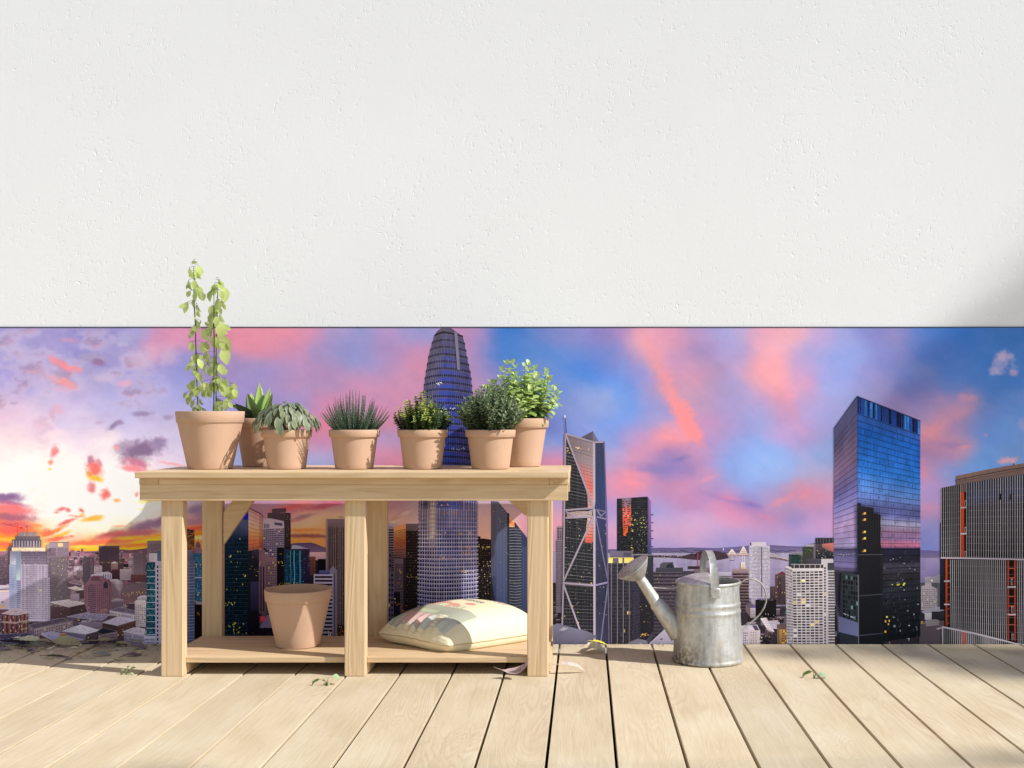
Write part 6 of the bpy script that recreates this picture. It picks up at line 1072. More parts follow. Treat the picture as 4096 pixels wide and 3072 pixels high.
p.dots(((2265, 2080), (2365, 2080), (2370, 2300), (2252, 2300)), 110, 8, 6, [((150, 150, 145), 3), ((205, 195, 150), 1), ((90, 96, 100), 3), ((80, 100, 130), 2)]).dots(((2255, 2300), (2370, 2300), (2375, 2560), (2250, 2560)), 70, 8, 7, [((215, 200, 130), 1), ((90, 92, 96), 3), ((120, 122, 120), 1)]).dots(((2385, 2100), (2425, 2100), (2430, 2540), (2385, 2540)), 40, 6, 8, [((150, 150, 165), 2), ((90, 96, 120), 3)])
BC = (172, 156, 182); bl = p.ln
for pts, w_, c in (([(2262, 1733), (2258, 2005), (2254, 2324), (2247, 2575)], 6, BC), ([(2376, 1769), (2377, 2050), (2378, 2575)], 9, lerp(BC, (215, 200, 215), .3)), ([(2262, 1735), (2376, 1769), (2415, 1767)], 7, BC), ([(2265, 1742), (2376, 2034)], 7, BC), ([(2260, 2040), (2371, 2032)], 7, BC), ([(2264, 2046), (2308, 2067), (2371, 2040)], 6, BC), ([(2262, 2071), (2372, 2066)], 7, BC), ([(2371, 2073), (2254, 2324)], 7, BC), ([(2254, 2331), (2374, 2340)], 8, BC), ([(2254, 2336), (2322, 2524)], 7, BC), ([(2384, 2072), (2430, 2316)], 5, (120, 116, 160)), ([(2380, 2340), (2432, 2328)], 7, (150, 142, 184)), ([(2431, 2341), (2402, 2575)], 5, (130, 128, 170)), ([(2416, 1766), (2427, 2060), (2432, 2325), (2436, 2575)], 5, (112, 106, 150)), ([(2412, 1772), (2380, 2035)], 4, (78, 80, 126)), ([(2388, 2040), (2404, 2064), (2421, 2048)], 5, (140, 132, 170)), ([(2386, 2066), (2426, 2076)], 6, (140, 132, 170)), ([(2385, 2038), (2425, 2046)], 5, (130, 122, 160))): bl(pts, w_, c, 4)
p.lv = 4; p.poly([(2260, 1662), (2262, 1662), (2267, 1732), (2263, 1732)], (82, 76, 96)); p.poly([(2257, 1662), (2262, 1660), (2262, 1672), (2258, 1672)], (235, 230, 245)); p.lv = 0; done(p, 'printed_tower', 9, 'diagonally braced glass tower with a spire')
p = PR('E'); p.grad(R4(740, 38, 1080, 650), [(0, (52, 54, 62)), (.5, (44, 48, 52)), (1, (40, 44, 52))], .06, 8).poly([(740, 40), (1078, 16), (1078, 40)], (50, 52, 60)); p.lv = 1; p.poly([(1079, 18), (1116, 70), (1122, 655), (1084, 655)], [(110, 92, 150), (150, 110, 170), (84, 92, 160), (66, 74, 120)]); p.grad(((796, 34), (897, 28), (895, 345), (806, 345)), [(0, (128, 104, 130)), (.3, (170, 116, 132)), (.36, (222, 118, 112)), (.7, (236, 110, 84)), (1, (200, 96, 80))], .06, 6); p.poly([(806, 345), (862, 345), (862, 400), (840, 450), (812, 448)], (240, 112, 62)); p.lv = 0
p.hl(R4(742, 60, 1078, 640), 30, .12, (84, 84, 94)).win(R4(742, 60, 1078, 640), 18, 26, .7, .6, [((32, 36, 40), 3), ((62, 66, 72), 1)], .5).dots(R4(892, 200, 918, 660), 40, 18, 14, [((225, 205, 110), 3), ((180, 165, 100), 2)]).dots(R4(925, 170, 1070, 360), 60, 16, 10, [((215, 200, 120), 2), ((140, 135, 110), 2)]).dots(R4(960, 360, 1075, 650), 60, 12, 8, [((150, 145, 120), 2), ((200, 190, 120), 1)]).dots(R4(810, 160, 890, 330), 20, 12, 12, [((250, 200, 170), 1)]).dots(R4(750, 340, 830, 640), 30, 12, 8, [((100, 104, 104), 1)])
for y0 in (214, 302, 392, 478, 568): p.ln([(1116, y0), (1142, y0 + 2)], 12, (96, 92, 122))
p.rect(920, 655, 1142, 1500, (70, 70, 84), (60, 58, 72)).ln([(920, 660), (1142, 660)], 10, (150, 140, 130)).dots(R4(930, 680, 1135, 1500), 90, 14, 10, [((44, 44, 52), 3), ((110, 110, 120), 1), ((215, 190, 120), .5)]); done(p, 'printed_tower', 6, 'dark tower with a red sunset reflection')
p = PR('E'); p.rect(665, 618, 910, 695, (132, 122, 152), (118, 110, 138)).rect(812, 635, 892, 680, (96, 92, 122)).grad(R4(645, 748, 908, 1660), [(0, (88, 84, 104)), (.5, (84, 80, 96)), (1, (74, 70, 86))]); p.lv = 1; p.rect(645, 690, 925, 750, (240, 215, 120), (250, 232, 150)); p.lv = 2; p.rect(695, 695, 758, 752, (112, 106, 132)).rect(800, 692, 820, 752, (112, 106, 132)); p.lv = 0; p.win(R4(650, 760, 905, 1640), 14, 22, .74, .82, [((48, 48, 56), 4), ((60, 58, 68), 2), ((200, 180, 120), .12)]).grad(((908, 930), (990, 935), (995, 1600), (908, 1640)), [(0, (84, 78, 110)), (1, (74, 70, 92))]).win(((908, 935), (990, 940), (995, 1600), (908, 1640)), 6, 20, .6, .78, [((56, 52, 74), 1)]).vl(R4(645, 750, 908, 1640), 4, .12, (138, 130, 148)); done(p, 'printed_tower', 8, 'gridded tower with a glowing yellow crown')
p = PR('E'); p.rect(985, 1000, 1145, 1640, (56, 54, 66), (52, 48, 58)).dots(R4(995, 1020, 1140, 1500), 60, 12, 12, [((100, 100, 112), 2), ((200, 180, 110), 1), ((40, 40, 48), 3)]).dots(R4(1000, 1525, 1095, 1568), 20, 26, 12, [((245, 170, 100), 1), ((250, 205, 140), 1)]); done(p, 'printed_building', 7)
p = PR('E'); p.rect(1142, 845, 1460, 1660, (104, 92, 108), (84, 74, 92)).hl(R4(1142, 850, 1460, 1640), 20, .5, (66, 58, 72)).win(R4(1142, 860, 1460, 1640), 24, 20, .6, .3, [((128, 114, 126), 3), ((70, 62, 76), 3), ((225, 195, 110), .4)], .3).rect(1170, 800, 1470, 848, (84, 82, 98), (72, 70, 86)).poly([(1212, 802), (1220, 760), (1250, 742), (1360, 740), (1374, 802)], (92, 90, 104)); p.lv = 1; p.poly([(1280, 802), (1296, 768), (1320, 752), (1350, 756), (1368, 802)], (56, 58, 74)); p.lv = 0; done(p, 'printed_building', 5, 'banded office block with an arched roof')
p = PR('E'); p.poly([(20, 1430), (110, 1424), (280, 1470), (400, 1498), (522, 1556), (410, 1650), (20, 1650)], [(126, 124, 156)] * 5 + [(112, 110, 142)] * 2); p.ln([(330, 1640), (460, 1560)], 3, (88, 86, 112)).ln([(40, 1580), (160, 1500)], 3, (96, 94, 120)); p.lv = 2; p.poly([(98, 1490), (150, 1458), (200, 1470), (150, 1500)], (186, 186, 200)); p.lv = 0; done(p, 'printed_building', 11, 'pale angular roof at the foot of the braced tower')
p = PR('E'); p.poly([(860, 1632), (970, 1586), (1075, 1606), (1080, 1660), (860, 1660)], (130, 126, 152)).poly([(1060, 1606), (1130, 1510), (1160, 1515), (1100, 1640)], (78, 74, 96)).poly([(1090, 1650), (1272, 1478), (1330, 1520), (1420, 1650)], [(150, 142, 176), (186, 176, 206), (182, 172, 202), (160, 150, 182)]).ln([(1100, 1640), (1272, 1480)], 5, (205, 196, 220)); p.lv = 2; p.poly([(1215, 1585), (1245, 1582), (1240, 1596), (1218, 1598)], (80, 76, 96)); p.lv = 0; done(p, 'printed_building', 11, 'pale pointed roof left of the can')
p = PR('W'); p.ln([(1086, 98), (1086, 275)], 8, (205, 62, 105)).ln([(1078, 118), (1100, 118)], 4, (205, 62, 105)); done(p, 'printed_crane', 5)
p = PR('W'); p.rect(1038, 285, 1240, 520, (150, 118, 130), (120, 96, 108)).rect(958, 268, 1132, 306, (60, 46, 58), (84, 66, 78)).win(R4(1040, 320, 1230, 500), 12, 8, .5, .5, [((110, 84, 96), 1)]).rect(830, 330, 1040, 470, (70, 66, 80), (84, 74, 88)).hl(R4(830, 345, 1040, 470), 5, .4, (96, 90, 104)); done(p, 'printed_building', 4)
p = PR('W'); p.rect(1322, 342, 1512, 440, (190, 180, 204), (150, 138, 160)).hl(R4(1322, 385, 1512, 440), 2, .4, (96, 88, 106)); done(p, 'printed_building', 4)
p = PR('W'); p.grad(R4(1525, 300, 1745, 860), [(0, (170, 138, 145)), (.1, (140, 108, 116)), (1, (92, 70, 80))]).hl(R4(1530, 350, 1742, 850), 13, .5, (60, 46, 56)).dots(R4(1535, 360, 1740, 840), 40, 10, 6, [((235, 200, 150), 1)]); p.lv = 1; p.grad(((1636, 212), (1690, 212), (1694, 300), (1630, 300)), [(0, (205, 188, 190)), (.5, (240, 220, 185)), (1, (215, 185, 150))]); p.lv = 0; p.vl(R4(1632, 240, 1692, 296), 4, .35, (190, 160, 130)); done(p, 'printed_building', 4, 'brown block with a lit bell tower')
# ---- right part
p = PR('F'); q = R4(350, 190, 655, 1045); p.grad(R4(352, 190, 655, 960), [(0, (208, 196, 214)), (1, (192, 182, 206))], .03, 6).rect(388, 960, 470, 1040, (190, 180, 200)).poly([(388, 195), (384, 140), (600, 134), (604, 195)], (206, 190, 208)); p.win(R4(354, 205, 652, 955), 17, 37, .62, .56, [((60, 54, 72), 5), ((84, 76, 94), 2), ((44, 38, 52), 2)], .06).win(R4(390, 965, 468, 1035), 5, 4, .6, .55, [((60, 54, 72), 1)]); p.lv = 3
for k in range(37): x0 = 350 + 6 * math.sin(k * .55); y0 = 205 + k * 20.3; p.poly([(x0 - 8, y0 + 12), (655 + 5 * math.sin(k * .5 + 1), y0 + 12), (655 + 5 * math.sin(k * .5 + 1), y0 + 15), (x0 - 8, y0 + 15)], jit((206, 196, 214), .06))
p.poly([(530, 210), (545, 210), (545, 950), (530, 950)], (104, 96, 114)); p.lv = 0; p.ln([(376, 150), (376, 188)], 12, (60, 52, 66)); done(p, 'printed_tower', 7, 'white rippled tower with dark windows')
p = PR('F'); p.rect(735, 612, 890, 1060, (112, 84, 90), (82, 62, 68)).poly([(760, 614), (840, 568), (888, 600), (888, 616)], (128, 62, 66)).vl(R4(775, 660, 830, 1000), 2, .4, (60, 46, 54)).win(R4(740, 640, 885, 1040), 8, 14, .4, .5, [((66, 50, 58), 3), ((235, 195, 130), .15)]); p.lv = 0; p.rect(660, 790, 738, 1000, (104, 76, 80), (70, 52, 60)); done(p, 'printed_building', 5, 'brown tower with a red hipped roof')
p = PR('F'); p.poly([(935, 315), (1175, 330), (1175, 500), (935, 500)], (46, 56, 60)).rect(975, 280, 1206, 322, (148, 144, 156), (128, 124, 138)).win(R4(985, 335, 1100, 460), 6, 6, .7, .5, [((34, 120, 98), 2), ((40, 90, 84), 2)]).hl(R4(1110, 330, 1175, 470), 8, .3, (140, 138, 148)).vl(R4(938, 330, 978, 490), 2, .2, (120, 124, 130)); done(p, 'printed_building', 5, 'green lit glass building')
p = PR('F'); p.poly([(1140, 210), (1175, 205), (1175, 172), (1310, 160), (1310, 480), (1140, 480)], (70, 76, 66)); p.lv = 1; p.rect(1178, 170, 1308, 204, (162, 152, 172)); p.lv = 0; p.dots(R4(1180, 206, 1300, 300), 50, 18, 12, [((190, 190, 80), 1), ((120, 130, 70), 2), ((40, 50, 48), 2)]); p.rect(1300, 150, 1330, 400, (128, 112, 140)); p.lv = 1; p.grad(R4(1328, 75, 1700, 400), [(0, (66, 62, 76)), (.25, (52, 56, 80)), (.3, (92, 78, 84)), (1, (28, 42, 54))], .1, 8); p.lv = 2; p.poly([(1424, 165), (1600, 150), (1600, 285), (1520, 265), (1430, 215)], [(190, 120, 110), (210, 130, 110), (170, 100, 100), (150, 96, 98), (160, 110, 110)]); p.lv = 0; p.dots(R4(1335, 250, 1600, 385), 60, 20, 14, [((110, 140, 150), 2), ((20, 30, 38), 3), ((215, 200, 150), .4)]).vl(R4(1335, 80, 1600, 150), 6, .2, (110, 110, 90)); done(p, 'printed_tower', 5, 'dark round-cornered glass tower with a pink reflection')
p = PR('F'); lq = ((884, 505), (986, 545), (1004, 1660), (908, 1660)); fq = ((984, 545), (1445, 535), (1452, 1660), (1002, 1660)); p.grad(lq, [(0, (196, 182, 190)), (1, (186, 176, 190))]).win(lq, 5, 27, .55, .6, [((84, 74, 84), 4), ((110, 98, 104), 2)]).grad(fq, [(0, (206, 194, 196)), (1, (200, 190, 200))]).win(fq, 7, 27, .8, .62, [((92, 82, 84), 4), ((128, 118, 116), 3), ((66, 56, 62), 3), ((225, 195, 110), .35)], 0, .15, .0, .985, .02, 1)
p.grad(((1445, 470), (1520, 470), (1525, 1660), (1452, 1660)), [(0, (200, 188, 192)), (1, (192, 182, 192))]).win(((1450, 500), (1485, 500), (1488, 1650), (1455, 1650)), 1, 27, .8, .6, [((90, 78, 82), 3), ((190, 165, 110), .5)]).grad(((1515, 545), (1605, 545), (1612, 1660), (1520, 1660)), [(0, (112, 104, 108)), (1, (104, 96, 104))]).hl(((1512, 545), (1608, 545), (1614, 1660), (1518, 1660)), 27, .3, (214, 204, 212)).dots(R4(1525, 560, 1600, 1640), 34, 20, 14, [((215, 190, 100), 1), ((80, 74, 80), 2)])
p.poly([(884, 505), (900, 492), (985, 512), (1445, 520), (1445, 540), (985, 548)], (214, 202, 206)).rect(975, 466, 1440, 524, (72, 60, 66), (84, 72, 78)).vl(R4(975, 466, 1440, 524), 6, .1, (205, 192, 196)).ln([(970, 466), (1440, 468)], 7, (205, 194, 198)).rect(1186, 385, 1420, 468, (96, 88, 104), (84, 78, 90)).rect(1415, 385, 1590, 470, (198, 186, 196)).rect(1508, 445, 1600, 550, (74, 70, 82), (84, 80, 90)).vl(R4(1190, 390, 1415, 465), 6, .3, (70, 66, 76)).dots(R4(890, 1155, 940, 1178), 8, 16, 10, [((90, 220, 190), 1)]); done(p, 'printed_tower', 8, 'pale apartment tower with balconies')
p = PR('F'); p.rect(448, 985, 752, 1250, (40, 34, 38), (30, 26, 30)).win(R4(455, 1000, 748, 1200), 12, 6, .3, .4, [((60, 52, 54), 3), ((24, 20, 24), 2)], .3).dots(R4(470, 972, 745, 1000), 40, 16, 12, [((150, 138, 150), 2), ((60, 50, 60), 1)]).dots(R4(470, 1195, 750, 1250), 34, 14, 26, [((190, 178, 180), 2), ((40, 34, 38), 3)]); done(p, 'printed_building', 8, 'black block below the white rippled tower')
p = PR('F'); p.poly([(300, 1060), (380, 1040), (446, 1085), (380, 1120)], (112, 88, 112)).rect(372, 1110, 446, 1250, (196, 180, 190), (165, 148, 158)).win(R4(375, 1125, 444, 1240), 4, 5, .5, .5, [((84, 70, 80), 1)]); p.lv = 2; p.poly([(400, 1110), (446, 1080), (446, 1112)], (112, 96, 200)); p.lv = 0; p.poly([(300, 1060), (372, 1115), (372, 1240), (300, 1150)], (120, 100, 108)); done(p, 'printed_building', 7)
p = PR('F'); p.poly([(515, 1262), (600, 1248), (728, 1462), (632, 1446)], (212, 198, 206)).poly([(628, 1298), (770, 1288), (806, 1330), (770, 1420), (690, 1412)], (186, 172, 194)).dots(R4(660, 1300, 780, 1400), 30, 26, 8, [((150, 136, 160), 1), ((215, 206, 220), 1)])
for k in range(7): t = k / 7; p.ln([(515 + 115 * t, 1262 + 184 * t), (600 + 128 * t, 1250 + 210 * t)], 4, (160, 144, 154), 2)
done(p, 'printed_building', 7, 'white canopy roofs by the street')
p = PR('F'); p.rect(795, 1420, 905, 1660, (186, 146, 88), (150, 112, 70)).rect(762, 1390, 800, 1660, (140, 112, 84), (120, 92, 74)).poly([(760, 1350), (895, 1346), (905, 1426), (800, 1424), (762, 1394)], (118, 88, 84)).win(R4(830, 1435, 900, 1640), 3, 6, .55, .5, [((70, 56, 52), 3), ((235, 205, 110), .5)]).dots(R4(780, 1360, 890, 1410), 12, 16, 8, [((80, 60, 62), 1), ((150, 120, 116), 1)]); done(p, 'printed_building', 9, 'yellow building at the mural foot')
p = PR('F'); p.poly([(200, 1370), (470, 1354), (516, 1450), (516, 1660), (200, 1660)], (196, 184, 200)); p.lv = 1; p.poly([(395, 1365), (460, 1362), (500, 1435), (440, 1440)], (92, 80, 100)); p.rect(345, 1440, 516, 1660, (198, 180, 188), (176, 158, 168)); p.lv = 0; p.win(R4(262, 1460, 335, 1640), 3, 5, .55, .6, [((104, 96, 116), 1)]).win(R4(365, 1450, 470, 1640), 3, 5, .24, .5, [((92, 76, 90), 1)]).dots(R4(250, 1385, 400, 1430), 16, 26, 10, [((150, 136, 158), 1), ((215, 205, 220), 1)]); done(p, 'printed_building', 9, 'white flats beside the can')
p = PR('F')
for cx, cy, r in ((360, 1280, 26), (650, 1265, 22), (715, 1262, 26), (820, 1306, 34), (668, 1510, 34), (560, 1590, 60), (620, 1600, 50), (800, 1300, 20)): p.dots(R4(cx - r, cy - r * .8, cx + r, cy + r * .8), 22, r * .8, r * .6, [((34, 28, 34), 2), ((48, 40, 44), 1), ((24, 20, 26), 1)], 0)
for k in range(14): p.ln([(450 + k * 22, 1330 + k * 14), (500 + k * 22, 1330 + k * 14)], 4, (104, 88, 96))
p.dots(R4(560, 1240, 890, 1290), 30, 12, 6, [((200, 90, 70), 1), ((235, 215, 190), 1)]); p.build('printed_street_trees', 9, None, 'stuff')
# ---- blue glass tower
p = PR('G'); p.g = 1.08; HY = 1025
def gy_(yl, k): return yl + k * (HY - yl) / 985
RS = [(40, (58, 66, 118)), (150, (64, 100, 170)), (250, (44, 104, 184)), (420, (52, 116, 196)), (520, (60, 124, 200)), (640, (104, 142, 204)), (690, (112, 132, 192)), (740, (92, 98, 152)), (800, (104, 106, 164)), (850, (156, 152, 188)), (905, (160, 116, 152)), (960, (150, 116, 164)), (1000, (196, 120, 146)), (1020, (150, 96, 130)), (1030, (48, 46, 76)), (1110, (46, 44, 64)), (1150, (74, 68, 88)), (1220, (56, 52, 60)), (1300, (52, 54, 68)), (1450, (38, 40, 50)), (1660, (28, 32, 42))]
LS_ = [(40, (84, 84, 128)), (200, (96, 88, 132)), (300, (128, 104, 146)), (420, (142, 110, 152)), (600, (112, 104, 162)), (720, (130, 124, 184)), (850, (166, 136, 182)), (960, (158, 136, 186)), (1010, (160, 144, 192)), (1035, (80, 74, 116)), (1085, (110, 102, 150)), (1140, (124, 114, 166)), (1190, (60, 56, 72)), (1400, (50, 48, 62)), (1500, (92, 92, 124)), (1580, (84, 86, 120)), (1660, (46, 50, 72))]
p.keep()
for (y0, c0), (y1, c1) in zip(RS, RS[1:]):
    n = 12
    for i in range(n):
        a, b = i / n, (i + 1) / n; f = lambda yl, u: (206 + 411 * u, min(1700, gy_(yl, 160 * u) if yl <= HY else yl - 60 * u * (yl - HY) / 640)); ca, cb = jit(c0, .05), jit(c1, .05); p.raw([f(y0, a), f(y0, b), f(y1, b), f(y1, a)], [ca, ca, cb, cb])
p.free(); p.keep()
for (y0, c0), (y1, c1) in zip(LS_, LS_[1:]):
    for i in range(5):
        a, b = i / 5, (i + 1) / 5; f = lambda yl, u: (206 - 151 * u + (25 * u * max(0, yl - 1100) / 560), gy_(yl, 210 * u) if yl <= HY else yl - 40 * u * (yl - HY) / 640); ca, cb = jit(c0, .05), jit(c1, .05); p.raw([f(y0, a), f(y0, b), f(y1, b), f(y1, a)], [ca, ca, cb, cb])
p.free()
for k in range(38):
    yl = 155 + k * 42
    if yl > 1650: break
    c = (28, 40, 74) if yl < 1000 else (24, 26, 36)
    p.ln([(206, yl), (617, gy_(yl, 160) if yl < HY else yl - 60 * (yl - HY) / 640)], 2.6, c, 2).ln([(206, yl), (55 + 25 * max(0, yl - 1100) / 560, gy_(yl, 210) if yl < HY else yl - 40 * (yl - HY) / 640)], 2.2, lerp(c, (70, 60, 90), .3), 2)
    for _ in range(7): u = rng.random(); yy = gy_(yl + 10, 160 * u) if yl < HY else yl + 8; p.ln([(206 + 411 * u, yy), (206 + 411 * u, yy + 22)], 2.0, jit((40, 66, 120) if yl < 700 else (60, 58, 90) if yl < 1000 else (70, 74, 86), .3), 2)
for k in range(21): u = (k + .5) / 21; p.ln([(206 + 411 * u, gy_(160, 160 * u)), (206 + 411 * u, 1020)], 1.0, (56, 84, 146), 1)
for k in range(24):
    u0, u1 = k / 24, (k + rng.uniform(.5, 1)) / 24; cc = pick([((36, 48, 110), 3), ((60, 130, 200), 2), ((44, 76, 150), 3), ((30, 36, 76), 2)]); p.lv = 2
    for (a, b) in ((46, 92), (94, 148)): p.raw([(206 + 411 * u0, gy_(a, 160 * u0)), (206 + 411 * u1, gy_(a, 160 * u1)), (206 + 411 * u1, gy_(b, 160 * u1)), (206 + 411 * u0, gy_(b, 160 * u0))], jit(cc, .12))
p.lv = 3; p.poly([(204, 752), (204, 734), (230, 734), (230, 752), (312, 765), (312, 802), (332, 800), (357, 812), (358, 1000), (372, 1070), (374, 1700), (204, 1700)], [(52, 48, 56)] * 8 + [(46, 46, 52)] * 2 + [(30, 36, 44)] * 2); p.lv = 4; p.vl(R4(206, 770, 355, 1640), 14, .2, (24, 26, 32), up=0); p.poly([(206, 1068), (370, 1066), (370, 1070), (206, 1072)], (90, 86, 100)); p.poly([(206, 1334), (374, 1322), (374, 1328), (206, 1340)], (74, 80, 92)); p.poly([(206, 1592), (374, 1576), (374, 1582), (206, 1598)], (70, 76, 92)); p.lv = 5
for y0 in (798, 838, 918, 960, 1040): p.poly([(248, y0 - 4), (262, y0 - 4), (262, y0 + 10), (248, y0 + 10)], (225, 180, 100)); p.poly([(238, y0 + 4), (248, y0 + 4), (248, y0 + 12), (238, y0 + 12)], (150, 120, 75))
p.lv = 3; p.poly([(106, 1180), (206, 1196), (218, 1200), (218, 1660), (90, 1660), (96, 1300)], [(58, 62, 70), (62, 68, 74), (66, 72, 80), (52, 56, 66), (44, 48, 64), (46, 50, 58)]); p.lv = 4; p.win(((110, 1196), (212, 1210), (214, 1500), (112, 1480)), 6, 9, .7, .7, [((46, 58, 62), 3), ((96, 124, 128), 1), ((28, 34, 38), 3)]); p.poly([(80, 1466), (210, 1510), (214, 1600), (84, 1570)], (104, 108, 150)); p.poly([(118, 1448), (190, 1478), (190, 1484), (118, 1456)], (176, 176, 200)); p.ln([(212, 1200), (214, 1650)], 5, (120, 124, 136)); p.lv = 0
p.dots(R4(380, 1090, 610, 1300), 90, 14, 8, [((150, 140, 160), 1), ((90, 84, 100), 3), ((36, 34, 44), 3), ((215, 215, 235), .4)], 4).dots(R4(380, 1330, 612, 1650), 80, 16, 16, [((60, 66, 78), 2), ((24, 26, 34), 3), ((120, 130, 150), .7)], 4).dots(R4(380, 1470, 420, 1640), 8, 16, 24, [((240, 190, 90), 1)], 5).dots(R4(430, 1250, 515, 1270), 10, 18, 12, [((225, 225, 60), 1)], 5).dots(R4(525, 1480, 545, 1640), 6, 14, 8, [((205, 220, 250), 1)], 5).dots(R4(436, 1510, 500, 1540), 3, 26, 28, [((120, 140, 155), 1)], 5).dots(R4(440, 1085, 500, 1100), 4, 14, 6, [((180, 205, 250), 1)], 5).dots(R4(55, 1060, 200, 1075), 16, 6, 5, [((235, 205, 190), 1)], 4)
p.ln([(55, 250), (206, 40), (617, 200)], 3.5, (40, 50, 92), 4).ln([(206, 42), (205, 1180)], 2.5, (60, 74, 130), 4); done(p, 'printed_tower', 10, 'tall blue mirrored glass tower')
# ---- finned building at the right edge and what stands between
p = PR('H'); p.poly([(95, 1130), (130, 1120), (130, 1050), (180, 1040), (190, 1130), (240, 1150), (240, 1345), (95, 1345)], (168, 152, 160)).win(R4(98, 1150, 240, 1330), 9, 10, .4, .45, [((112, 98, 108), 3), ((84, 72, 84), 2), ((235, 200, 140), .3)]).poly([(130, 1070), (160, 1060), (270, 1020), (275, 1100), (130, 1100)], (150, 140, 156)).poly([(240, 1100), (275, 1100), (275, 1330), (240, 1340)], (110, 104, 122)); p.lv = 3; p.poly([(185, 1072), (198, 1072), (198, 1086), (185, 1086)], (250, 225, 190)); p.lv = 0; done(p, 'printed_building', 6, 'white terraced flats by the bay')
p = PR('H'); p.rect(80, 1440, 300, 1700, (112, 94, 104), (96, 80, 90)).poly([(96, 1356), (200, 1320), (320, 1308), (320, 1340), (190, 1372), (120, 1375)], (158, 148, 168)); p.lv = 1; p.rect(128, 1370, 190, 1430, (196, 184, 194), (172, 160, 172)); p.rect(190, 1356, 320, 1430, (58, 56, 66), (50, 46, 56)); p.poly([(130, 1440), (220, 1424), (258, 1432), (256, 1478), (140, 1490)], (146, 134, 138)); p.lv = 0; p.ln([(236, 1512), (282, 1500)], 12, (186, 172, 180)).dots(R4(96, 1440, 128, 1470), 6, 18, 10, YL); done(p, 'printed_building', 7, 'low roofs between the two right towers')
p = PR('H'); p.rect(264, 560, 312, 1340, (54, 60, 88), (24, 34, 40)).dots(R4(268, 880, 304, 1320), 24, 8, 14, [((40, 60, 66), 2), ((20, 26, 30), 2)]); done(p, 'printed_building', 7)
p = PR('H'); EX = 1600
p.poly([(404, 142), (620, 98), (850, 54), (1022, 28), (EX, -20), (EX, 100), (404, 270)], [(146, 112, 104)] * 4 + [(150, 116, 106)] + [(120, 90, 86)] * 2).ln([(398, 182), (620, 136), (850, 92), (1022, 66), (EX, 20)], 6, (58, 44, 46)).ln([(404, 196), (1022, 84)], 5, (110, 84, 82))
for k in range(9): x0 = 420 + k * 70; p.ln([(x0, 140 - k * 13), (x0, 200 - k * 13)], 3, (118, 90, 86))
p.lv = 2; p.poly([(918, 44), (924, 26), (932, 42)], (40, 34, 40)); p.poly([(444, 216), (500, 206), (500, 286), (444, 286)], (128, 96, 90)); p.lv = 1
def gp(q, stops): p.grad(q, stops, .06, 10)
gp(((274, 250), (446, 216), (446, 874), (274, 876)), [(0, (40, 42, 48)), (.5, (30, 32, 34)), (1, (36, 38, 42))]); gp(((500, 206), (1022, 124), (1022, 886), (500, 876)), [(0, (52, 60, 84)), (.2, (46, 62, 104)), (.35, (44, 48, 60)), (.6, (54, 50, 58)), (1, (34, 32, 38))]); gp(((1022, 124), (EX, 60), (EX, 900), (1022, 886)), [(0, (52, 60, 84)), (.3, (46, 58, 96)), (1, (34, 32, 38))])
gp(((304, 884), (1022, 896), (1022, 1700), (304, 1600)), [(0, (38, 40, 46)), (.5, (26, 32, 36)), (1, (22, 30, 36))]); gp(((1022, 896), (EX, 900), (EX, 1700), (1022, 1700)), [(0, (38, 40, 46)), (1, (22, 30, 36))])
for q, c in (((447, 280, 480, 872), (196, 84, 50)), ((480, 280, 499, 872), (60, 34, 30)), ((314, 884, 330, 1482), (190, 82, 52)), ((330, 884, 350, 1482), (70, 40, 36)), ((868, 898, 882, 1612), (180, 80, 54)), ((928, 898, 944, 1620), (170, 74, 52)), ((882, 898, 928, 1616), (34, 26, 28))): p.rect(q[0], q[1], q[2], q[3], c, lerp(c, (60, 40, 40), .15))
p.lv = 2
for k in range(7): p.rect(882, 966 + k * 84, 930, 974 + k * 84, (184, 92, 62))
for k in range(9): p.rect(330, 944 + k * 64, 350, 950 + k * 64, (176, 84, 58))
for y0 in (426, 660): p.rect(444, y0 - 5, 500, y0 + 5, (196, 180, 186))
for y0 in (1084, 1292): p.rect(300, y0 - 6, 352, y0 + 6, (190, 176, 184))
for y0 in (1136, 1382): p.rect(868, y0 - 6, 944, y0 + 6, (186, 170, 176))
for x0, y0 in ((484, 360), (484, 600), (484, 815), (898, 1062), (902, 1308), (906, 1555)): p.rect(x0, y0, x0 + 18, y0 + 56, (172, 158, 162)); p.lv = 3; p.rect(x0 + 4, y0 + 6, x0 + 14, y0 + 52, (60, 54, 58)); p.lv = 2
p.lv = 3; FC = (178, 166, 172); p.keep()
for k in range(10): x0 = 276 + k * 18.7; p.raw([(x0 - 2, 250 - k * 3.6), (x0 + 2, 250 - k * 3.6), (x0 + 2, 874), (x0 - 2, 874)], jit(FC, .06))
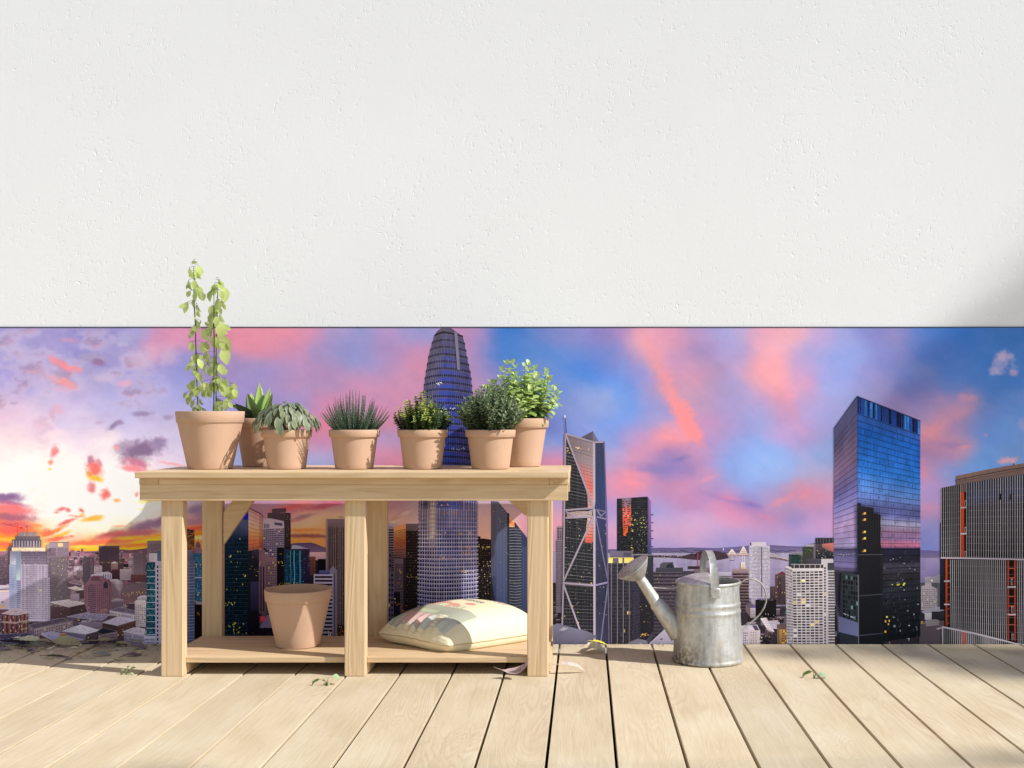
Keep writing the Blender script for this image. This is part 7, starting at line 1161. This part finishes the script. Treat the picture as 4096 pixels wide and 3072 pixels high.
for k in range(52): x0 = 502 + k * 21.6; yt = 206 - (x0 - 500) * .157 if x0 < 1022 else 124 - (x0 - 1022) * .11; p.raw([(x0 - 2.3, yt), (x0 + 2.3, yt), (x0 + 2.3, 880), (x0 - 2.3, 880)], jit(FC, .06))
for k in range(72):
    x0 = 356 + k * 17.6
    if 862 < x0 < 950: continue
    p.raw([(x0 - 2.5, 892), (x0 + 2.5, 892), (x0 + 6.5, 1300), (x0 + 10.5, 1700), (x0 + 5.5, 1700), (x0 + 1.5, 1300)], jit(FC, .06))
p.free(); p.lv = 2
for k in range(11): y0 = 290 + k * 58; p.ln([(276, y0 + 8), (446, y0 - 4)], 3, (108, 104, 118), 0).ln([(500, y0 - 10), (760, y0 - 26 + k * 3), (1022, y0 - 36 + k * 4), (EX, y0 - 40)], 3, (112, 110, 128), 0)
for k in range(12): y0 = 945 + k * 62; p.ln([(352, y0), (700, y0 + 10 + k * 2), (1022, y0 + 14 + k * 3), (EX, y0 + 14)], 3, (104, 104, 116), 0)
p.lv = 5; p.poly([(268, 868), (620, 874), (1022, 884), (EX, 888), (EX, 900), (1022, 896), (620, 886), (268, 882)], (186, 172, 182)); p.lv = 2; p.poly([(282, 1490), (560, 1548), (940, 1644), (1022, 1670), (1022, 1700), (282, 1700)], (28, 44, 46)); p.lv = 3
p.rect(456, 1530, 494, 1700, (188, 84, 50), (170, 72, 48))
p.keep()
for k in range(38): x0 = 288 + k * 19; p.raw([(x0 - 2, 1494 + k * 4.2), (x0 + 2, 1494 + k * 4.2), (x0 + 2, 1700), (x0 - 2, 1700)], jit(FC, .06))
p.free()
p.lv = 5; p.poly([(280, 1484), (560, 1540), (940, 1636), (1022, 1660), (1022, 1672), (940, 1650), (560, 1556), (292, 1502), (292, 1700), (282, 1700)], (188, 176, 186)); p.lv = 3
for x0 in (792, 890): p.rect(x0, 300, x0 + 15, 356, (70, 54, 34), (40, 30, 26))
p.dots(R4(980, 1250, 990, 1275), 3, 6, 12, [((60, 90, 235), 1)], 3); done(p, 'printed_tower', 11, 'dark building with close pale fins and orange strips')

lay_out()
